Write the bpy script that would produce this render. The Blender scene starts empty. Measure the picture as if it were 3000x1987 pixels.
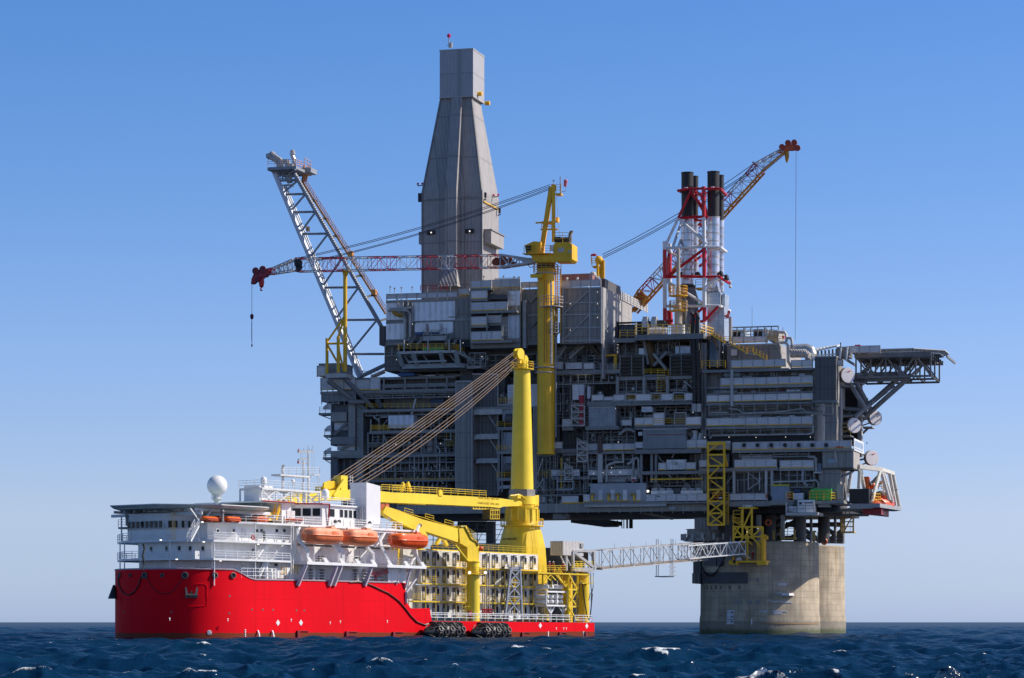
# Offshore platform with a red accommodation ship alongside, seen from a small boat
import bpy,math,random
import numpy as np
from mathutils import Vector,Matrix
random.seed(7)
sin,cos,pi,rad=math.sin,math.cos,math.pi,math.radians
Z=Vector((0,0,1))
SC=bpy.context.scene
COL=SC.collection
FPX,HORIZON,EYE=8000.0,1823.0,2.6
CROP=dict(I=(0,0,1),A1=(300,1280,.3955),A2=(800,1350,.3509),A3=(1150,1400,.3188),C4=(700,400,.4464),C5=(900,800,.3189),D1=(900,1050,.3189),D2=(1500,750,.3188),D3=(1500,1150,.3188),D4=(2000,900,.3378),D5=(2000,1200,.2956),D6=(1900,1450,.287),E1=(1150,80,.5102),E2=(1500,500,.5423),E3=(1750,380,.3954),E4=(2350,950,.4146),F1=(780,1280,.2041),F2=(1550,1540,.2168),F3=(300,1400,.1913))
def q(c,x,y):
 a=CROP[c]
 return a[0]+x*a[2],a[1]+y*a[2]
class Frame:
 """a local frame standing on the water: u along a side, w away from the viewer's side, z up"""
 def __init__(s,x,y,ang,tilt=0.0):
  s.o=Vector((x,y,0));s.ang=ang;s.tilt=tilt
  s.S=Vector((cos(ang),sin(ang),tilt));s.B=Vector((-sin(ang),cos(ang),0))
 def W(s,u,w,z):
  return s.o+s.S*u+s.B*w+Z*z
 def at(s,c,x,y,w=0.0):
  px,py=q(c,x,y)
  r=Vector(((px-1500)/FPX,1,0))
  d=(s.o.dot(s.B)+w)/r.dot(s.B)
  p=r*d-s.o
  u=p.dot(Vector((s.S.x,s.S.y,0)))
  return u,EYE+(HORIZON-py)/FPX*d-u*s.tilt
 def P(s,c,x,y,w=0.0):
  u,z=s.at(c,x,y,w)
  return s.W(u,w,z)
PL=Frame(50,547,math.asin(-.2672))
SH=Frame(-5.56,445,math.acos(.643),-.0095)
class MB:
 """collects shapes in world coordinates; mk() turns it into one mesh object"""
 def __init__(s):
  s.v=[];s.f=[]
 def add(s,vs,fs):
  n=len(s.v)
  s.v+=[tuple(v)for v in vs]
  s.f+=[tuple(i+n for i in f)for f in fs]
  return s
 def hexa(s,p):
  return s.add(p,[(3,2,1,0),(4,5,6,7),(0,1,5,4),(1,2,6,5),(2,3,7,6),(3,0,4,7)])
 def box(s,fr,u0,u1,w0,w1,z0,z1):
  if u0>u1:u0,u1=u1,u0
  if w0>w1:w0,w1=w1,w0
  if z0>z1:z0,z1=z1,z0
  W=fr.W
  return s.hexa([W(u0,w0,z0),W(u1,w0,z0),W(u1,w1,z0),W(u0,w1,z0),W(u0,w0,z1),W(u1,w0,z1),W(u1,w1,z1),W(u0,w1,z1)])
 def pbox(s,fr,c,x0,y0,x1,y1,w0,w1):
  """box whose front face spans two corners given in picture coordinates at depth w0"""
  xm=(x0+x1)/2
  u0=fr.at(c,x0,(y0+y1)/2,w0)[0];u1=fr.at(c,x1,(y0+y1)/2,w0)[0]
  return s.box(fr,u0,u1,w0,w1,fr.at(c,xm,y1,w0)[1],fr.at(c,xm,y0,w0)[1])
 def beam(s,a,b,t,h=None,up=None):
  a,b=Vector(a),Vector(b);h=h or t
  d=b-a
  if d.length<1e-5:return s
  d.normalize()
  x=d.cross(up or Z)
  if x.length<.02:x=d.cross(Vector((0.96,-.27,0)))
  x.normalize();y=x.cross(d)
  x*=t/2;y*=h/2
  return s.hexa([a-x-y,a+x-y,b+x-y,b-x-y,a-x+y,a+x+y,b+x+y,b-x+y])
 def tube(s,a,b,r,n=8,r2=None,cap=True):
  a,b=Vector(a),Vector(b);r2=r if r2 is None else r2
  d=b-a
  if d.length<1e-5:return s
  x=d.cross(Z)
  if x.length<.02*d.length:x=Vector((1,0,0))
  x=(x-d*(x.dot(d)/d.length_squared)).normalized();y=d.normalized().cross(x)
  vs=[]
  for p,rr in((a,r),(b,r2)):
   for i in range(n):
    t=2*pi*i/n
    vs.append(p+x*(rr*cos(t))+y*(rr*sin(t)))
  fs=[(i,(i+1)%n,n+(i+1)%n,n+i)for i in range(n)]
  if cap:fs+=[tuple(range(n))[::-1],tuple(range(n,2*n))]
  return s.add(vs,fs)
 def path(s,pts,r,n=6):
  pts=[Vector(p)for p in pts]
  vs=[];k=len(pts)
  for j,p in enumerate(pts):
   d=(pts[min(j+1,k-1)]-pts[max(j-1,0)]).normalized()
   x=d.cross(Z)
   if x.length<.1:x=d.cross(Vector((0.27,.96,0)))
   x.normalize();y=d.cross(x)
   for i in range(n):
    t=2*pi*i/n
    vs.append(p+x*(r*cos(t))+y*(r*sin(t)))
  fs=[(j*n+i,j*n+(i+1)%n,(j+1)*n+(i+1)%n,(j+1)*n+i)for j in range(k-1)for i in range(n)]
  return s.add(vs,fs+[tuple(range(n))[::-1],tuple(range((k-1)*n,k*n))])
 def lathe(s,c,prof,n=16,ax=None):
  c=Vector(c);ax=Vector(ax or Z).normalized()
  x=ax.cross(Vector((0.13,.99,.02))).normalized();y=ax.cross(x)
  vs=[];k=len(prof)
  for r,h in prof:
   for i in range(n):
    t=2*pi*i/n
    vs.append(c+ax*h+x*(r*cos(t))+y*(r*sin(t)))
  fs=[(j*n+i,j*n+(i+1)%n,(j+1)*n+(i+1)%n,(j+1)*n+i)for j in range(k-1)for i in range(n)]
  return s.add(vs,fs+[tuple(range(n))[::-1],tuple(range((k-1)*n,k*n))])
 def ball(s,c,r,n=16,m=10):
  return s.lathe(c,[(max(1e-3,r*sin(pi*j/m)),-r*cos(pi*j/m))for j in range(m+1)],n)
 def prism(s,fr,poly,z0,z1):
  """vertical prism over a plan polygon of (u, w)"""
  n=len(poly)
  vs=[fr.W(u,w,z0)for u,w in poly]+[fr.W(u,w,z1)for u,w in poly]
  return s.add(vs,[(i,(i+1)%n,n+(i+1)%n,n+i)for i in range(n)]+[tuple(range(n))[::-1],tuple(range(n,2*n))])
 def slab(s,pts,off):
  """flat polygon given as 3-D points, thickened by the vector off"""
  n=len(pts);off=Vector(off)
  vs=[Vector(p)for p in pts]+[Vector(p)+off for p in pts]
  return s.add(vs,[(i,(i+1)%n,n+(i+1)%n,n+i)for i in range(n)]+[tuple(range(n))[::-1],tuple(range(n,2*n))])
 def rail(s,pts,h=1.1,step=1.6,t=.06,rails=(.4,.75,1.1),close=False):
  pts=[Vector(p)for p in pts]
  if close:pts.append(pts[0])
  for a,b in zip(pts,pts[1:]):
   n=max(1,int((b-a).length/step))
   for i in range(n+1):
    p=a.lerp(b,i/n)
    s.beam(p,p+Z*h,t)
   for k in rails:
    s.beam(a+Z*k*h/1.1,b+Z*k*h/1.1,t*.9)
  return s
 def stair(s,a,b,wdir,width=.9):
  a,b=Vector(a),Vector(b);wdir=Vector(wdir)*width/2
  for k in(-1,1):
   s.beam(a+wdir*k,b+wdir*k,.08,.26)
   s.beam(a+wdir*k+Z,b+wdir*k+Z,.06)
   s.beam(a+wdir*k+Z*.55,b+wdir*k+Z*.55,.05)
   for i in range(5):
    p=a.lerp(b,i/4)+wdir*k
    s.beam(p,p+Z,.06)
  n=max(3,int(abs(b.z-a.z)/.28))
  for i in range(n):
   p=a.lerp(b,(i+.5)/n)
   s.beam(p-wdir,p+wdir,.24,.05)
  return s
 def ladder(s,a,b,wdir,width=.5,cage=False):
  a,b=Vector(a),Vector(b);wdir=Vector(wdir).normalized()*width/2
  s.beam(a-wdir,b-wdir,.06);s.beam(a+wdir,b+wdir,.06)
  n=max(2,int((b-a).length/.5))
  for i in range(n):
   p=a.lerp(b,(i+.5)/n)
   s.beam(p-wdir,p+wdir,.05)
  return s
def at_angle(fr,x,y=0):
 return fr.S.x*x-fr.S.y*y,fr.S.y*x+fr.S.x*y
def thing(name,label,cat,loc,ang=0.0,group=None):
 o=bpy.data.objects.new(name,None)
 COL.objects.link(o)
 o.empty_display_size=.5
 o.location=loc;o.rotation_euler=(0,0,ang)
 o['label']=label;o['category']=cat
 if group:o['group']=group
 return o
def mat_of(o):
 return Matrix.Translation(o.location)@Matrix.Rotation(o.rotation_euler.z,4,'Z')
def world_of(o):
 m=mat_of(o)
 return world_of(o.parent)@m if o.parent else m
def mk(name,mb,mat,par=None,smooth=False,loc=None,ang=0.0,angle=35,label=None):
 me=bpy.data.meshes.new(name)
 o=bpy.data.objects.new(name,me)
 COL.objects.link(o)
 if par is not None:
  o.parent=par
  M=world_of(par)
 else:
  if loc is None:
   a=np.array(mb.v);loc=Vector(((a[:,0].min()+a[:,0].max())/2,(a[:,1].min()+a[:,1].max())/2,a[:,2].min()))
  o.location=loc;o.rotation_euler=(0,0,ang)
  M=mat_of(o)
 a=np.array(mb.v,dtype=np.float64)
 Mi=np.array(M.inverted())
 a=a@Mi[:3,:3].T+Mi[:3,3]
 me.from_pydata(a.tolist(),[],mb.f)
 me.materials.append(mat)
 if smooth:
  me.shade_smooth()
  me.set_sharp_from_angle(angle=rad(angle))
 if label:o['label']=label
 return o
def mk_each(name,mb,mat,par=None,**kw):
 """every loose piece of mb becomes an object of its own"""
 r=list(range(len(mb.v)))
 def find(i):
  while r[i]!=i:r[i]=r[r[i]];i=r[i]
  return i
 for f in mb.f:
  a=find(f[0])
  for j in f[1:]:r[find(j)]=a
 g={}
 for f in mb.f:g.setdefault(find(f[0]),[]).append(f)
 out=[]
 for fs in g.values():
  ids=sorted({i for f in fs for i in f});m={i:k for k,i in enumerate(ids)}
  b=MB();b.v=[mb.v[i]for i in ids];b.f=[tuple(m[i]for i in f)for f in fs]
  out.append(mk(name,b,mat,par,**kw))
 return out
def truss(mb,A,B,wv,hv,n,t,wv2=None,hv2=None,cross=True,tc=None):
 """box lattice from A to B (centre line); wv, hv are the half width and half height vectors at A, wv2, hv2 at B"""
 A,B,wv,hv=Vector(A),Vector(B),Vector(wv),Vector(hv)
 wv2=Vector(wv2)if wv2 is not None else wv;hv2=Vector(hv2)if hv2 is not None else hv
 tc=tc or t*1.6
 def C(k,i):
  f=i/n;p=A.lerp(B,f);w_=wv.lerp(wv2,f);h_=hv.lerp(hv2,f)
  return p+w_*(-1,1,1,-1)[k]+h_*(-1,-1,1,1)[k]
 for k in range(4):mb.beam(C(k,0),C(k,n),tc)
 for i in range(n+1):
  for k in range(4):mb.beam(C(k,i),C((k+1)%4,i),t)
  if i<n:
   for k in range(4):
    a,b=(k,(k+1)%4)if(i+(k//2))%2 else((k+1)%4,k)
    mb.beam(C(a,i),C(b,i+1),t)
 return mb
def tag(o,label=None,cat=None,group=None,kind=None):
 if label:o['label']=label
 if cat:o['category']=cat
 if group:o['group']=group
 if kind:o['kind']=kind
 return o
def sub(name,mb,mat,parent,**k):
 return mk(name,mb,mat,parent,**k)
def copy_tree(o,loc,ang=None,label=None):
 def cp(x,par):
  c=x.copy();COL.objects.link(c)
  if par:c.parent=par
  for ch in[k for k in bpy.data.objects if k.parent==x]:cp(ch,c)
  return c
 c=cp(o,None)
 c.location=loc
 if ang is not None:c.rotation_euler=(0,0,ang)
 if label:c['label']=label
 return c
 # ---------------------------------------------------------------- materials
def M(name,col,rough=.55,metal=0.0,var=.12,nscale=.6,streak=0.0,streak_col=None,corr=None,panel=None,spec=.5,bump=0.0,zband=None,rv=0.0):
 m=bpy.data.materials.new(name);m.use_nodes=True
 N=m.node_tree.nodes;L=m.node_tree.links
 b=N['Principled BSDF']
 b.inputs['Roughness'].default_value=rough;b.inputs['Metallic'].default_value=metal
 b.inputs['Specular IOR Level'].default_value=spec
 tc=N.new('ShaderNodeTexCoord');src=tc.outputs['Object']
 def noise(scale,detail=4,vec=None,mul=None):
  v=vec or src
  if mul:
   mp=N.new('ShaderNodeVectorMath');mp.operation='MULTIPLY';mp.inputs[1].default_value=mul
   L.new(v,mp.inputs[0]);v=mp.outputs[0]
  n=N.new('ShaderNodeTexNoise');n.inputs['Scale'].default_value=scale;n.inputs['Detail'].default_value=detail
  L.new(v,n.inputs['Vector']);return n.outputs['Fac']
 def math_(op,a,bb=None,c=None):
  n=N.new('ShaderNodeMath');n.operation=op
  for i,x in enumerate((a,bb,c)):
   if x is None:continue
   if isinstance(x,(int,float)):n.inputs[i].default_value=x
   else:L.new(x,n.inputs[i])
  return n.outputs[0]
 def mix(fac,a,bb,mode='MIX'):
  n=N.new('ShaderNodeMix');n.data_type='RGBA';n.blend_type=mode
  if isinstance(fac,(int,float)):n.inputs[0].default_value=fac
  else:L.new(fac,n.inputs[0])
  for i,x in((6,a),(7,bb)):
   if isinstance(x,(tuple,list)):n.inputs[i].default_value=(*x[:3],1)
   else:L.new(x,n.inputs[i])
  return n.outputs[2]
 def ramp(x,lo,hi):
  n=N.new('ShaderNodeMapRange');n.inputs[1].default_value=lo;n.inputs[2].default_value=hi
  L.new(x,n.inputs[0]);return n.outputs[0]
 lo=tuple(c*(1-var)for c in col);hi=tuple(min(1,c*(1+var))for c in col)
 c=mix(ramp(noise(nscale),.3,.7),lo,hi)
 if streak:
  s=ramp(noise(1.0,5,mul=(1.6,1.6,.09)),.52,.78)
  s=math_('MULTIPLY',s,streak)
  c=mix(s,c,streak_col or(.12,.07,.04))
 sep=N.new('ShaderNodeSeparateXYZ');L.new(src,sep.inputs[0])
 if zband:
  z0,zc,soft=zband
  nz=math_('ADD',sep.outputs[2],math_('MULTIPLY',noise(.5,4,mul=(1,1,.3)),soft))
  c=mix(ramp(nz,z0+soft*.5+.05,z0+soft*.5-.05),c,zc)
 hgt=None
 if corr:
  ax,per,amt=corr
  coord=sep.outputs[2]if ax=='z' else math_('ADD',sep.outputs[0],sep.outputs[1])
  hgt=math_('SINE',math_('MULTIPLY',coord,2*pi/per))
  c=mix(math_('MULTIPLY',ramp(hgt,-1,.3),amt),c,tuple(x*1.22 for x in col))  # ribs tinted lighter than the grooves: groove shade put into the colour
 if panel:
  pw,ph,amt=panel
  px=math_('LESS_THAN',math_('FRACT',math_('DIVIDE',math_('ADD',sep.outputs[0],sep.outputs[1]),pw)),.05)
  pz=math_('LESS_THAN',math_('FRACT',math_('DIVIDE',sep.outputs[2],ph)),.04)
  ln=math_('MULTIPLY',math_('MAXIMUM',px,pz),amt)
  c=mix(ln,c,tuple(x*.45 for x in col))
  wn=N.new('ShaderNodeTexWhiteNoise');wn.noise_dimensions='2D'
  cv=N.new('ShaderNodeCombineXYZ')
  L.new(math_('FLOOR',math_('DIVIDE',math_('ADD',sep.outputs[0],sep.outputs[1]),pw)),cv.inputs[0])
  L.new(math_('FLOOR',math_('DIVIDE',sep.outputs[2],ph)),cv.inputs[1])
  L.new(cv.outputs[0],wn.inputs['Vector'])
  c=mix(math_('MULTIPLY',wn.outputs['Value'],amt*.35),c,tuple(x*.6 for x in col))
 if rv:
  oi=N.new('ShaderNodeObjectInfo')
  c=mix(1.0,c,mix(oi.outputs['Random'],(1-rv,1-rv*.9,1-rv*.75),(1+rv,1+rv*.8,1+rv*.5)),'MULTIPLY')
 L.new(c,b.inputs['Base Color'])
 if hgt is not None or bump:
  bp=N.new('ShaderNodeBump');bp.inputs['Distance'].default_value=.06
  bp.inputs['Strength'].default_value=.6 if hgt is not None else bump
  L.new(hgt if hgt is not None else noise(3.0,6),bp.inputs['Height']);L.new(bp.outputs[0],b.inputs['Normal'])
 return m
def lampmat(name,col,e):
 m=bpy.data.materials.new(name);m.use_nodes=True
 b=m.node_tree.nodes['Principled BSDF']
 b.inputs['Base Color'].default_value=(*col,1);b.inputs['Emission Color'].default_value=(*col,1)
 b.inputs['Emission Strength'].default_value=e
 return m
RUST=(.13,.05,.02)
steel=M('grey_steel',(.26,.255,.245),.5,streak=.3,streak_col=(.1,.09,.08),rv=.24)
steel_lt=M('pale_grey_steel',(.45,.44,.425),.5,streak=.3,streak_col=(.18,.14,.1),rv=.24)
steel_dk=M('dark_grey_steel',(.11,.107,.103),.6,streak=.2,rv=.24)
pipe_m=M('pipe_steel',(.4,.39,.37),.42,var=.3,nscale=.35,rv=.24)
pipe_d=M('dull_pipe_steel',(.21,.205,.195),.45,var=.35,nscale=.3,rv=.24)
clad=M('corrugated_grey_cladding',(.25,.24,.22),.55,corr=('h',1.1,.85),panel=(6.3,5.1,.5),streak=.35,streak_col=(.11,.09,.08),rv=.24)
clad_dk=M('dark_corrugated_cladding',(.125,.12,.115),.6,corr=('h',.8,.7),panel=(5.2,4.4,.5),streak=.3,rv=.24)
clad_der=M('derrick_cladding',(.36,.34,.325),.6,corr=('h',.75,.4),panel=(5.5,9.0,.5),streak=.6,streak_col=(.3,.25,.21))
clad_lit=M('sunlit_weathered_cladding',(.4,.375,.35),.6,corr=('h',.5,.3),panel=(4.5,6,.35),streak=.4,streak_col=(.27,.2,.15))  # paler copy of the grey cladding, sunlight painted into its colour
silver=M('silver_cladding',(.58,.6,.64),.4,.2,corr=('h',1.25,.9),var=.25,nscale=.5,rv=.24)
louv=M('louvred_wind_wall',(.72,.7,.7),.5,corr=('z',.34,.5),var=.08,streak=.25,streak_col=(.25,.22,.2),rv=.14)
brown=M('brown_louvre',(.15,.125,.1),.6,var=.2)
black=M('black_metal',(.022,.021,.02),.55,var=.3)
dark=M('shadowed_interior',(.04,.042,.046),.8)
yel=M('safety_yellow',(.85,.48,.012),.45,streak=.15,streak_col=(.4,.2,.02),rv=.14)
yel_col=M('weathered_amber_paint',(.95,.5,.01),.5,var=.12,nscale=.3,streak=.3,streak_col=(.5,.24,.01))
yel_ship=M('lemon_yellow_paint',(.88,.64,.03),.45,var=.1,nscale=.25,streak=.3,streak_col=(.62,.45,.05))
yel_ship2=M('deep_yellow_paint',(.8,.55,.012),.45,var=.12,streak=.4,streak_col=(.5,.28,.03))
white=M('white_paint',(.8,.8,.79),.45,var=.06,streak=.3,streak_col=(.52,.4,.3))
offw=M('off_white_paint',(.66,.67,.67),.45,var=.08,streak=.2,streak_col=(.45,.36,.28))
cream=M('cream_corrugated_steel',(.74,.7,.6),.45,corr=('h',.28,.5),var=.06,streak=.2,streak_col=(.5,.35,.2))
cabinw=M('white_corrugated_steel',(.85,.83,.79),.45,corr=('h',.28,.5),var=.06,streak=.22,streak_col=(.55,.4,.26))
red_pt=M('red_paint',(.6,.012,.02),.4,var=.1)
crim=M('dark_red_paint',(.33,.012,.03),.45,var=.12)
orange=M('bright_orange_plastic',(.82,.14,.015),.35,var=.08)
salmon=M('sun_faded_orange_gelcoat',(.84,.3,.15),.45,var=.08,nscale=.9)
hullred=M('red_hull_paint',(.83,.001,.011),.6,var=.06,nscale=.15,streak=.3,streak_col=(.5,.006,.012),zband=(.85,(.2,.045,.02),.25),spec=.09,bump=.03,panel=(9.5,2.9,.16))
glass=M('dark_window_glass',(.008,.012,.015),.15,var=.3,spec=.2)
rubber=M('black_rubber',(.018,.018,.019),.45,var=.3,nscale=2)
green=M('green_paint',(.08,.42,.09),.45)
blue=M('blue_paint',(.03,.09,.24),.5)
cable=M('brown_wire_rope',(.27,.19,.13),.6)
cable_d=M('dark_wire_rope',(.06,.06,.07),.6)
pinkw=M('pale_dish_cover',(.86,.8,.78),.5,var=.03)
pinkm=M('faded_maroon_cladding',(.34,.17,.16),.6,corr=('h',.8,.3),var=.2,streak=.4,streak_col=(.3,.26,.25))
galv=M('galvanised_sheet',(.5,.53,.56),.35,.5,var=.22,nscale=.7,panel=(2.6,1.7,.6),rv=.24)
lav=M('white_gloss_paint',(.8,.795,.8),.35,var=.03)
skin=M('skin',(.5,.3,.22),.6)
lampw=lampmat('floodlight_glow',(1,.95,.85),1.2)
hullgrey=M('silver_grey_paint',(.4,.4,.41),.4,var=.1)
lattice_w=M('white_lattice_paint',(.52,.53,.55),.45,var=.1)
lattice_r=M('red_lattice_paint',(.45,.02,.035),.45,var=.12)
concrete=None
# ---------------------------------------------------------------- camera, sky, sun
cam=bpy.data.cameras.new('camera');co=bpy.data.objects.new('camera',cam);COL.objects.link(co)
cam.sensor_width=36;cam.lens=FPX/3000*36;cam.clip_end=60000;cam.clip_start=1
co.location=(0,0,EYE);co.rotation_euler=(pi/2,0,0)
cam.shift_y=(HORIZON-993.5)/3000
SC.camera=co
SUN_EL,SUN_AZ=rad(40),rad(-4.5)
sd=Vector((cos(SUN_EL)*cos(SUN_AZ),-cos(SUN_EL)*sin(SUN_AZ),sin(SUN_EL)))
sl=bpy.data.lights.new('sun','SUN');so=bpy.data.objects.new('sun',sl);COL.objects.link(so)
sl.energy=5.0;sl.angle=rad(.53);sl.color=(1,.93,.83)
so.rotation_euler=(-sd).to_track_quat('-Z','Y').to_euler();so.location=sd*300
w=bpy.data.worlds.new('World');SC.world=w;w.use_nodes=True
wn,wl=w.node_tree.nodes,w.node_tree.links
sky=wn.new('ShaderNodeTexSky');sky.sky_type='NISHITA';sky.sun_disc=False
sky.sun_elevation=SUN_EL;sky.sun_rotation=pi/2+SUN_AZ
sky.air_density=1.0;sky.dust_density=.7;sky.ozone_density=4
tcw=wn.new('ShaderNodeTexCoord');mpw=wn.new('ShaderNodeVectorMath');mpw.operation='MULTIPLY_ADD'
mpw.inputs[1].default_value=(1,1,1.2);mpw.inputs[2].default_value=(0,0,.05)
nrm=wn.new('ShaderNodeVectorMath');nrm.operation='NORMALIZE'
wl.new(tcw.outputs['Generated'],mpw.inputs[0]);wl.new(mpw.outputs[0],nrm.inputs[0]);wl.new(nrm.outputs[0],sky.inputs['Vector'])
bg=wn['Background'];bg.inputs['Strength'].default_value=.15
hs=wn.new('ShaderNodeHueSaturation');hs.inputs['Saturation'].default_value=1.27
tint=wn.new('ShaderNodeMix');tint.data_type='RGBA';tint.blend_type='MULTIPLY';tint.inputs[0].default_value=1;tint.inputs[7].default_value=(1.0,.945,1.05,1)
wl.new(sky.outputs[0],hs.inputs['Color']);wl.new(hs.outputs[0],tint.inputs[6]);sepw=wn.new('ShaderNodeSeparateXYZ');wl.new(tcw.outputs['Generated'],sepw.inputs[0])
zen=wn.new('ShaderNodeMapRange');zen.inputs[1].default_value=.24;zen.inputs[2].default_value=.6;zen.inputs[3].default_value=1;zen.inputs[4].default_value=.42
wl.new(sepw.outputs[2],zen.inputs[0])
dk=wn.new('ShaderNodeMix');dk.data_type='RGBA';dk.blend_type='MULTIPLY';dk.inputs[0].default_value=1
wl.new(tint.outputs[2],dk.inputs[6]);wl.new(zen.outputs[0],dk.inputs[7]);rp=wn.new('ShaderNodeValToRGB');el=rp.color_ramp.elements
el[0].position=0;el[0].color=(.70/1.5,.70/1.5,.92/1.5,1);el[1].position=.24;el[1].color=(1.04/1.5,1.01/1.5,1.02/1.5,1)
for ps,c_ in((.012,(.9,.82,.9)),(.04,(1.27,.98,.9)),(.1,(1.36,1.07,1.0))):
 e_=el.new(ps);e_.color=(*(x/1.5 for x in c_),1)
wl.new(sepw.outputs[2],rp.inputs[0])
vs_=wn.new('ShaderNodeVectorMath');vs_.operation='MULTIPLY';vm_=wn.new('ShaderNodeVectorMath');vm_.operation='SCALE';vm_.inputs['Scale'].default_value=1.5
wl.new(dk.outputs[2],vs_.inputs[0]);wl.new(rp.outputs[0],vs_.inputs[1]);wl.new(vs_.outputs[0],vm_.inputs[0]);wl.new(vm_.outputs[0],bg.inputs['Color'])
SC.view_settings.view_transform='Standard';SC.view_settings.look='None'
SC.view_settings.exposure=.05;SC.view_settings.gamma=1
# ---------------------------------------------------------------- sea
def make_sea():
 d=[18.0]
 while d[-1]<45000:
  x=d[-1]
  k=.0028 if 110<x<360 else(.0042 if 80<x<2200 else(.02 if x<5000 else .05))
  d.append(x*(1+k))
 d=np.array(d)
 t=np.concatenate([np.linspace(-1.1,-.26,60),np.linspace(-.255,.255,620),np.linspace(.26,1.1,60)])
 D,T=np.meshgrid(d,t,indexing='ij')
 X,Y=D*T,D.copy()
 rng=np.random.RandomState(4)
 H=np.zeros_like(X);HS=np.zeros_like(X);DX=np.zeros_like(X);DY=np.zeros_like(X)
 base=rad(-65)
 n=96
 for i in range(n):
  lam=.7*(17/.7)**(i/(n-1))*rng.uniform(.93,1.07)
  a=.0195*lam**.5*rng.uniform(.4,1.4)
  th=base+rng.normal(0,.5 if lam>5 else .8);ph=rng.uniform(0,2*pi)
  k=2*pi/lam
  px=np.maximum(D*.0034,.05)
  fade=np.clip((lam/px-1.4)/2,0,1)
  arg=k*(X*cos(th)+Y*sin(th))+ph
  s_,c_=np.sin(arg),np.cos(arg)
  H+=a*fade*s_
  if lam<5:HS+=a*fade*s_
  DX+=.9*a*fade*c_*cos(th);DY+=.9*a*fade*c_*sin(th)
 patch=np.zeros_like(X)
 for i in range(10):
  lam=rng.uniform(6,34);th=rng.uniform(0,2*pi)
  patch+=np.sin(2*pi/lam*(X*cos(th)+Y*sin(th))+rng.uniform(0,6))
 sd_=H[(D>120)&(D<400)].std()
 ss_=HS[(D>120)&(D<250)].std()
 foam=np.clip((HS/ss_*.8+H/sd_-2.75)/.9,0,1)*np.clip((patch-.9)/1.6,0,1)
 # wash around the ship and the concrete shafts
 def seg(ax,ay,bx,by,wd,amp):
  vx,vy=bx-ax,by-ay
  tt=np.clip(((X-ax)*vx+(Y-ay)*vy)/(vx*vx+vy*vy),0,1)
  r=np.hypot(X-ax-tt*vx,(Y-ay-tt*vy))
  return amp*np.exp(-(r/wd)**2)
 foam=np.maximum(foam,seg(17,529,40,531,2.0,.75))
 foam=np.maximum(foam,seg(-58,352,-50,346,1.3,.6));foam=np.maximum(foam,seg(47,335,62,322,1.6,.5))
 foam=np.maximum(foam,seg(-70,395,-66,394,1.3,.9));foam=np.maximum(foam,seg(-31,398,-23,404,.9,.9))
 far=np.clip((D-1500)/3000,0,1)
 V=np.stack([X+DX,Y+DY,H*(1-far)-.12],-1).reshape(-1,3)
 nr,nc=X.shape
 idx=np.arange(nr*nc).reshape(nr,nc)
 F=np.stack([idx[:-1,:-1],idx[:-1,1:],idx[1:,1:],idx[1:,:-1]],-1).reshape(-1,4)
 me=bpy.data.meshes.new('sea')
 me.vertices.add(len(V));me.vertices.foreach_set('co',V.astype(np.float32).ravel())
 me.loops.add(F.size);me.loops.foreach_set('vertex_index',F.astype(np.int32).ravel())
 me.polygons.add(len(F));me.polygons.foreach_set('loop_start',np.arange(0,F.size,4,dtype=np.int32))
 me.update(calc_edges=True)
 at=me.attributes.new('foam','FLOAT','POINT');at.data.foreach_set('value',foam.astype(np.float32).ravel())
 me.shade_smooth()
 m=bpy.data.materials.new('sea_water');m.use_nodes=True
 N=m.node_tree.nodes;L=m.node_tree.links;b=N['Principled BSDF']
 at=N.new('ShaderNodeAttribute');at.attribute_name='foam'
 tc=N.new('ShaderNodeTexCoord')
 mp=N.new('ShaderNodeMapping');mp.inputs['Scale'].default_value=(1,.55,1);mp.inputs['Rotation'].default_value=(0,0,.4)
 L.new(tc.outputs['Object'],mp.inputs[0])
 n1=N.new('ShaderNodeTexNoise');n1.inputs['Scale'].default_value=2.2;n1.inputs['Detail'].default_value=3;n1.inputs['Roughness'].default_value=.65
 L.new(mp.outputs[0],n1.inputs['Vector'])
 bp=N.new('ShaderNodeBump');bp.inputs['Strength'].default_value=.8;bp.inputs['Distance'].default_value=.12
 L.new(n1.outputs['Fac'],bp.inputs['Height'])
 n2=N.new('ShaderNodeTexNoise');n2.inputs['Scale'].default_value=1.7;n2.inputs['Detail'].default_value=8;n2.inputs['Roughness'].default_value=.8
 L.new(mp.outputs[0],n2.inputs['Vector'])
 ad=N.new('ShaderNodeMath');ad.operation='MULTIPLY_ADD';ad.inputs[1].default_value=.5
 L.new(at.outputs['Fac'],ad.inputs[0]);L.new(n2.outputs['Fac'],ad.inputs[2])
 mr=N.new('ShaderNodeMapRange');mr.inputs[1].default_value=.9;mr.inputs[2].default_value=1.04
 L.new(ad.outputs[0],mr.inputs[0])
 n3=N.new('ShaderNodeTexNoise');n3.inputs['Scale'].default_value=.05;n3.inputs['Detail'].default_value=4;L.new(tc.outputs['Object'],n3.inputs['Vector'])
 m1=N.new('ShaderNodeMix');m1.data_type='RGBA';m1.inputs[6].default_value=(.0018,.015,.058,1);m1.inputs[7].default_value=(.0035,.034,.07,1)
 L.new(n3.outputs['Fac'],m1.inputs[0])
 df=N.new('ShaderNodeBsdfDiffuse');L.new(m1.outputs[2],df.inputs['Color']);L.new(bp.outputs[0],df.inputs['Normal'])
 gl=N.new('ShaderNodeBsdfGlossy');gl.inputs['Roughness'].default_value=.16;L.new(bp.outputs[0],gl.inputs['Normal'])
 fr=N.new('ShaderNodeFresnel');fr.inputs['IOR'].default_value=1.33;L.new(bp.outputs[0],fr.inputs['Normal'])
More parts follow.
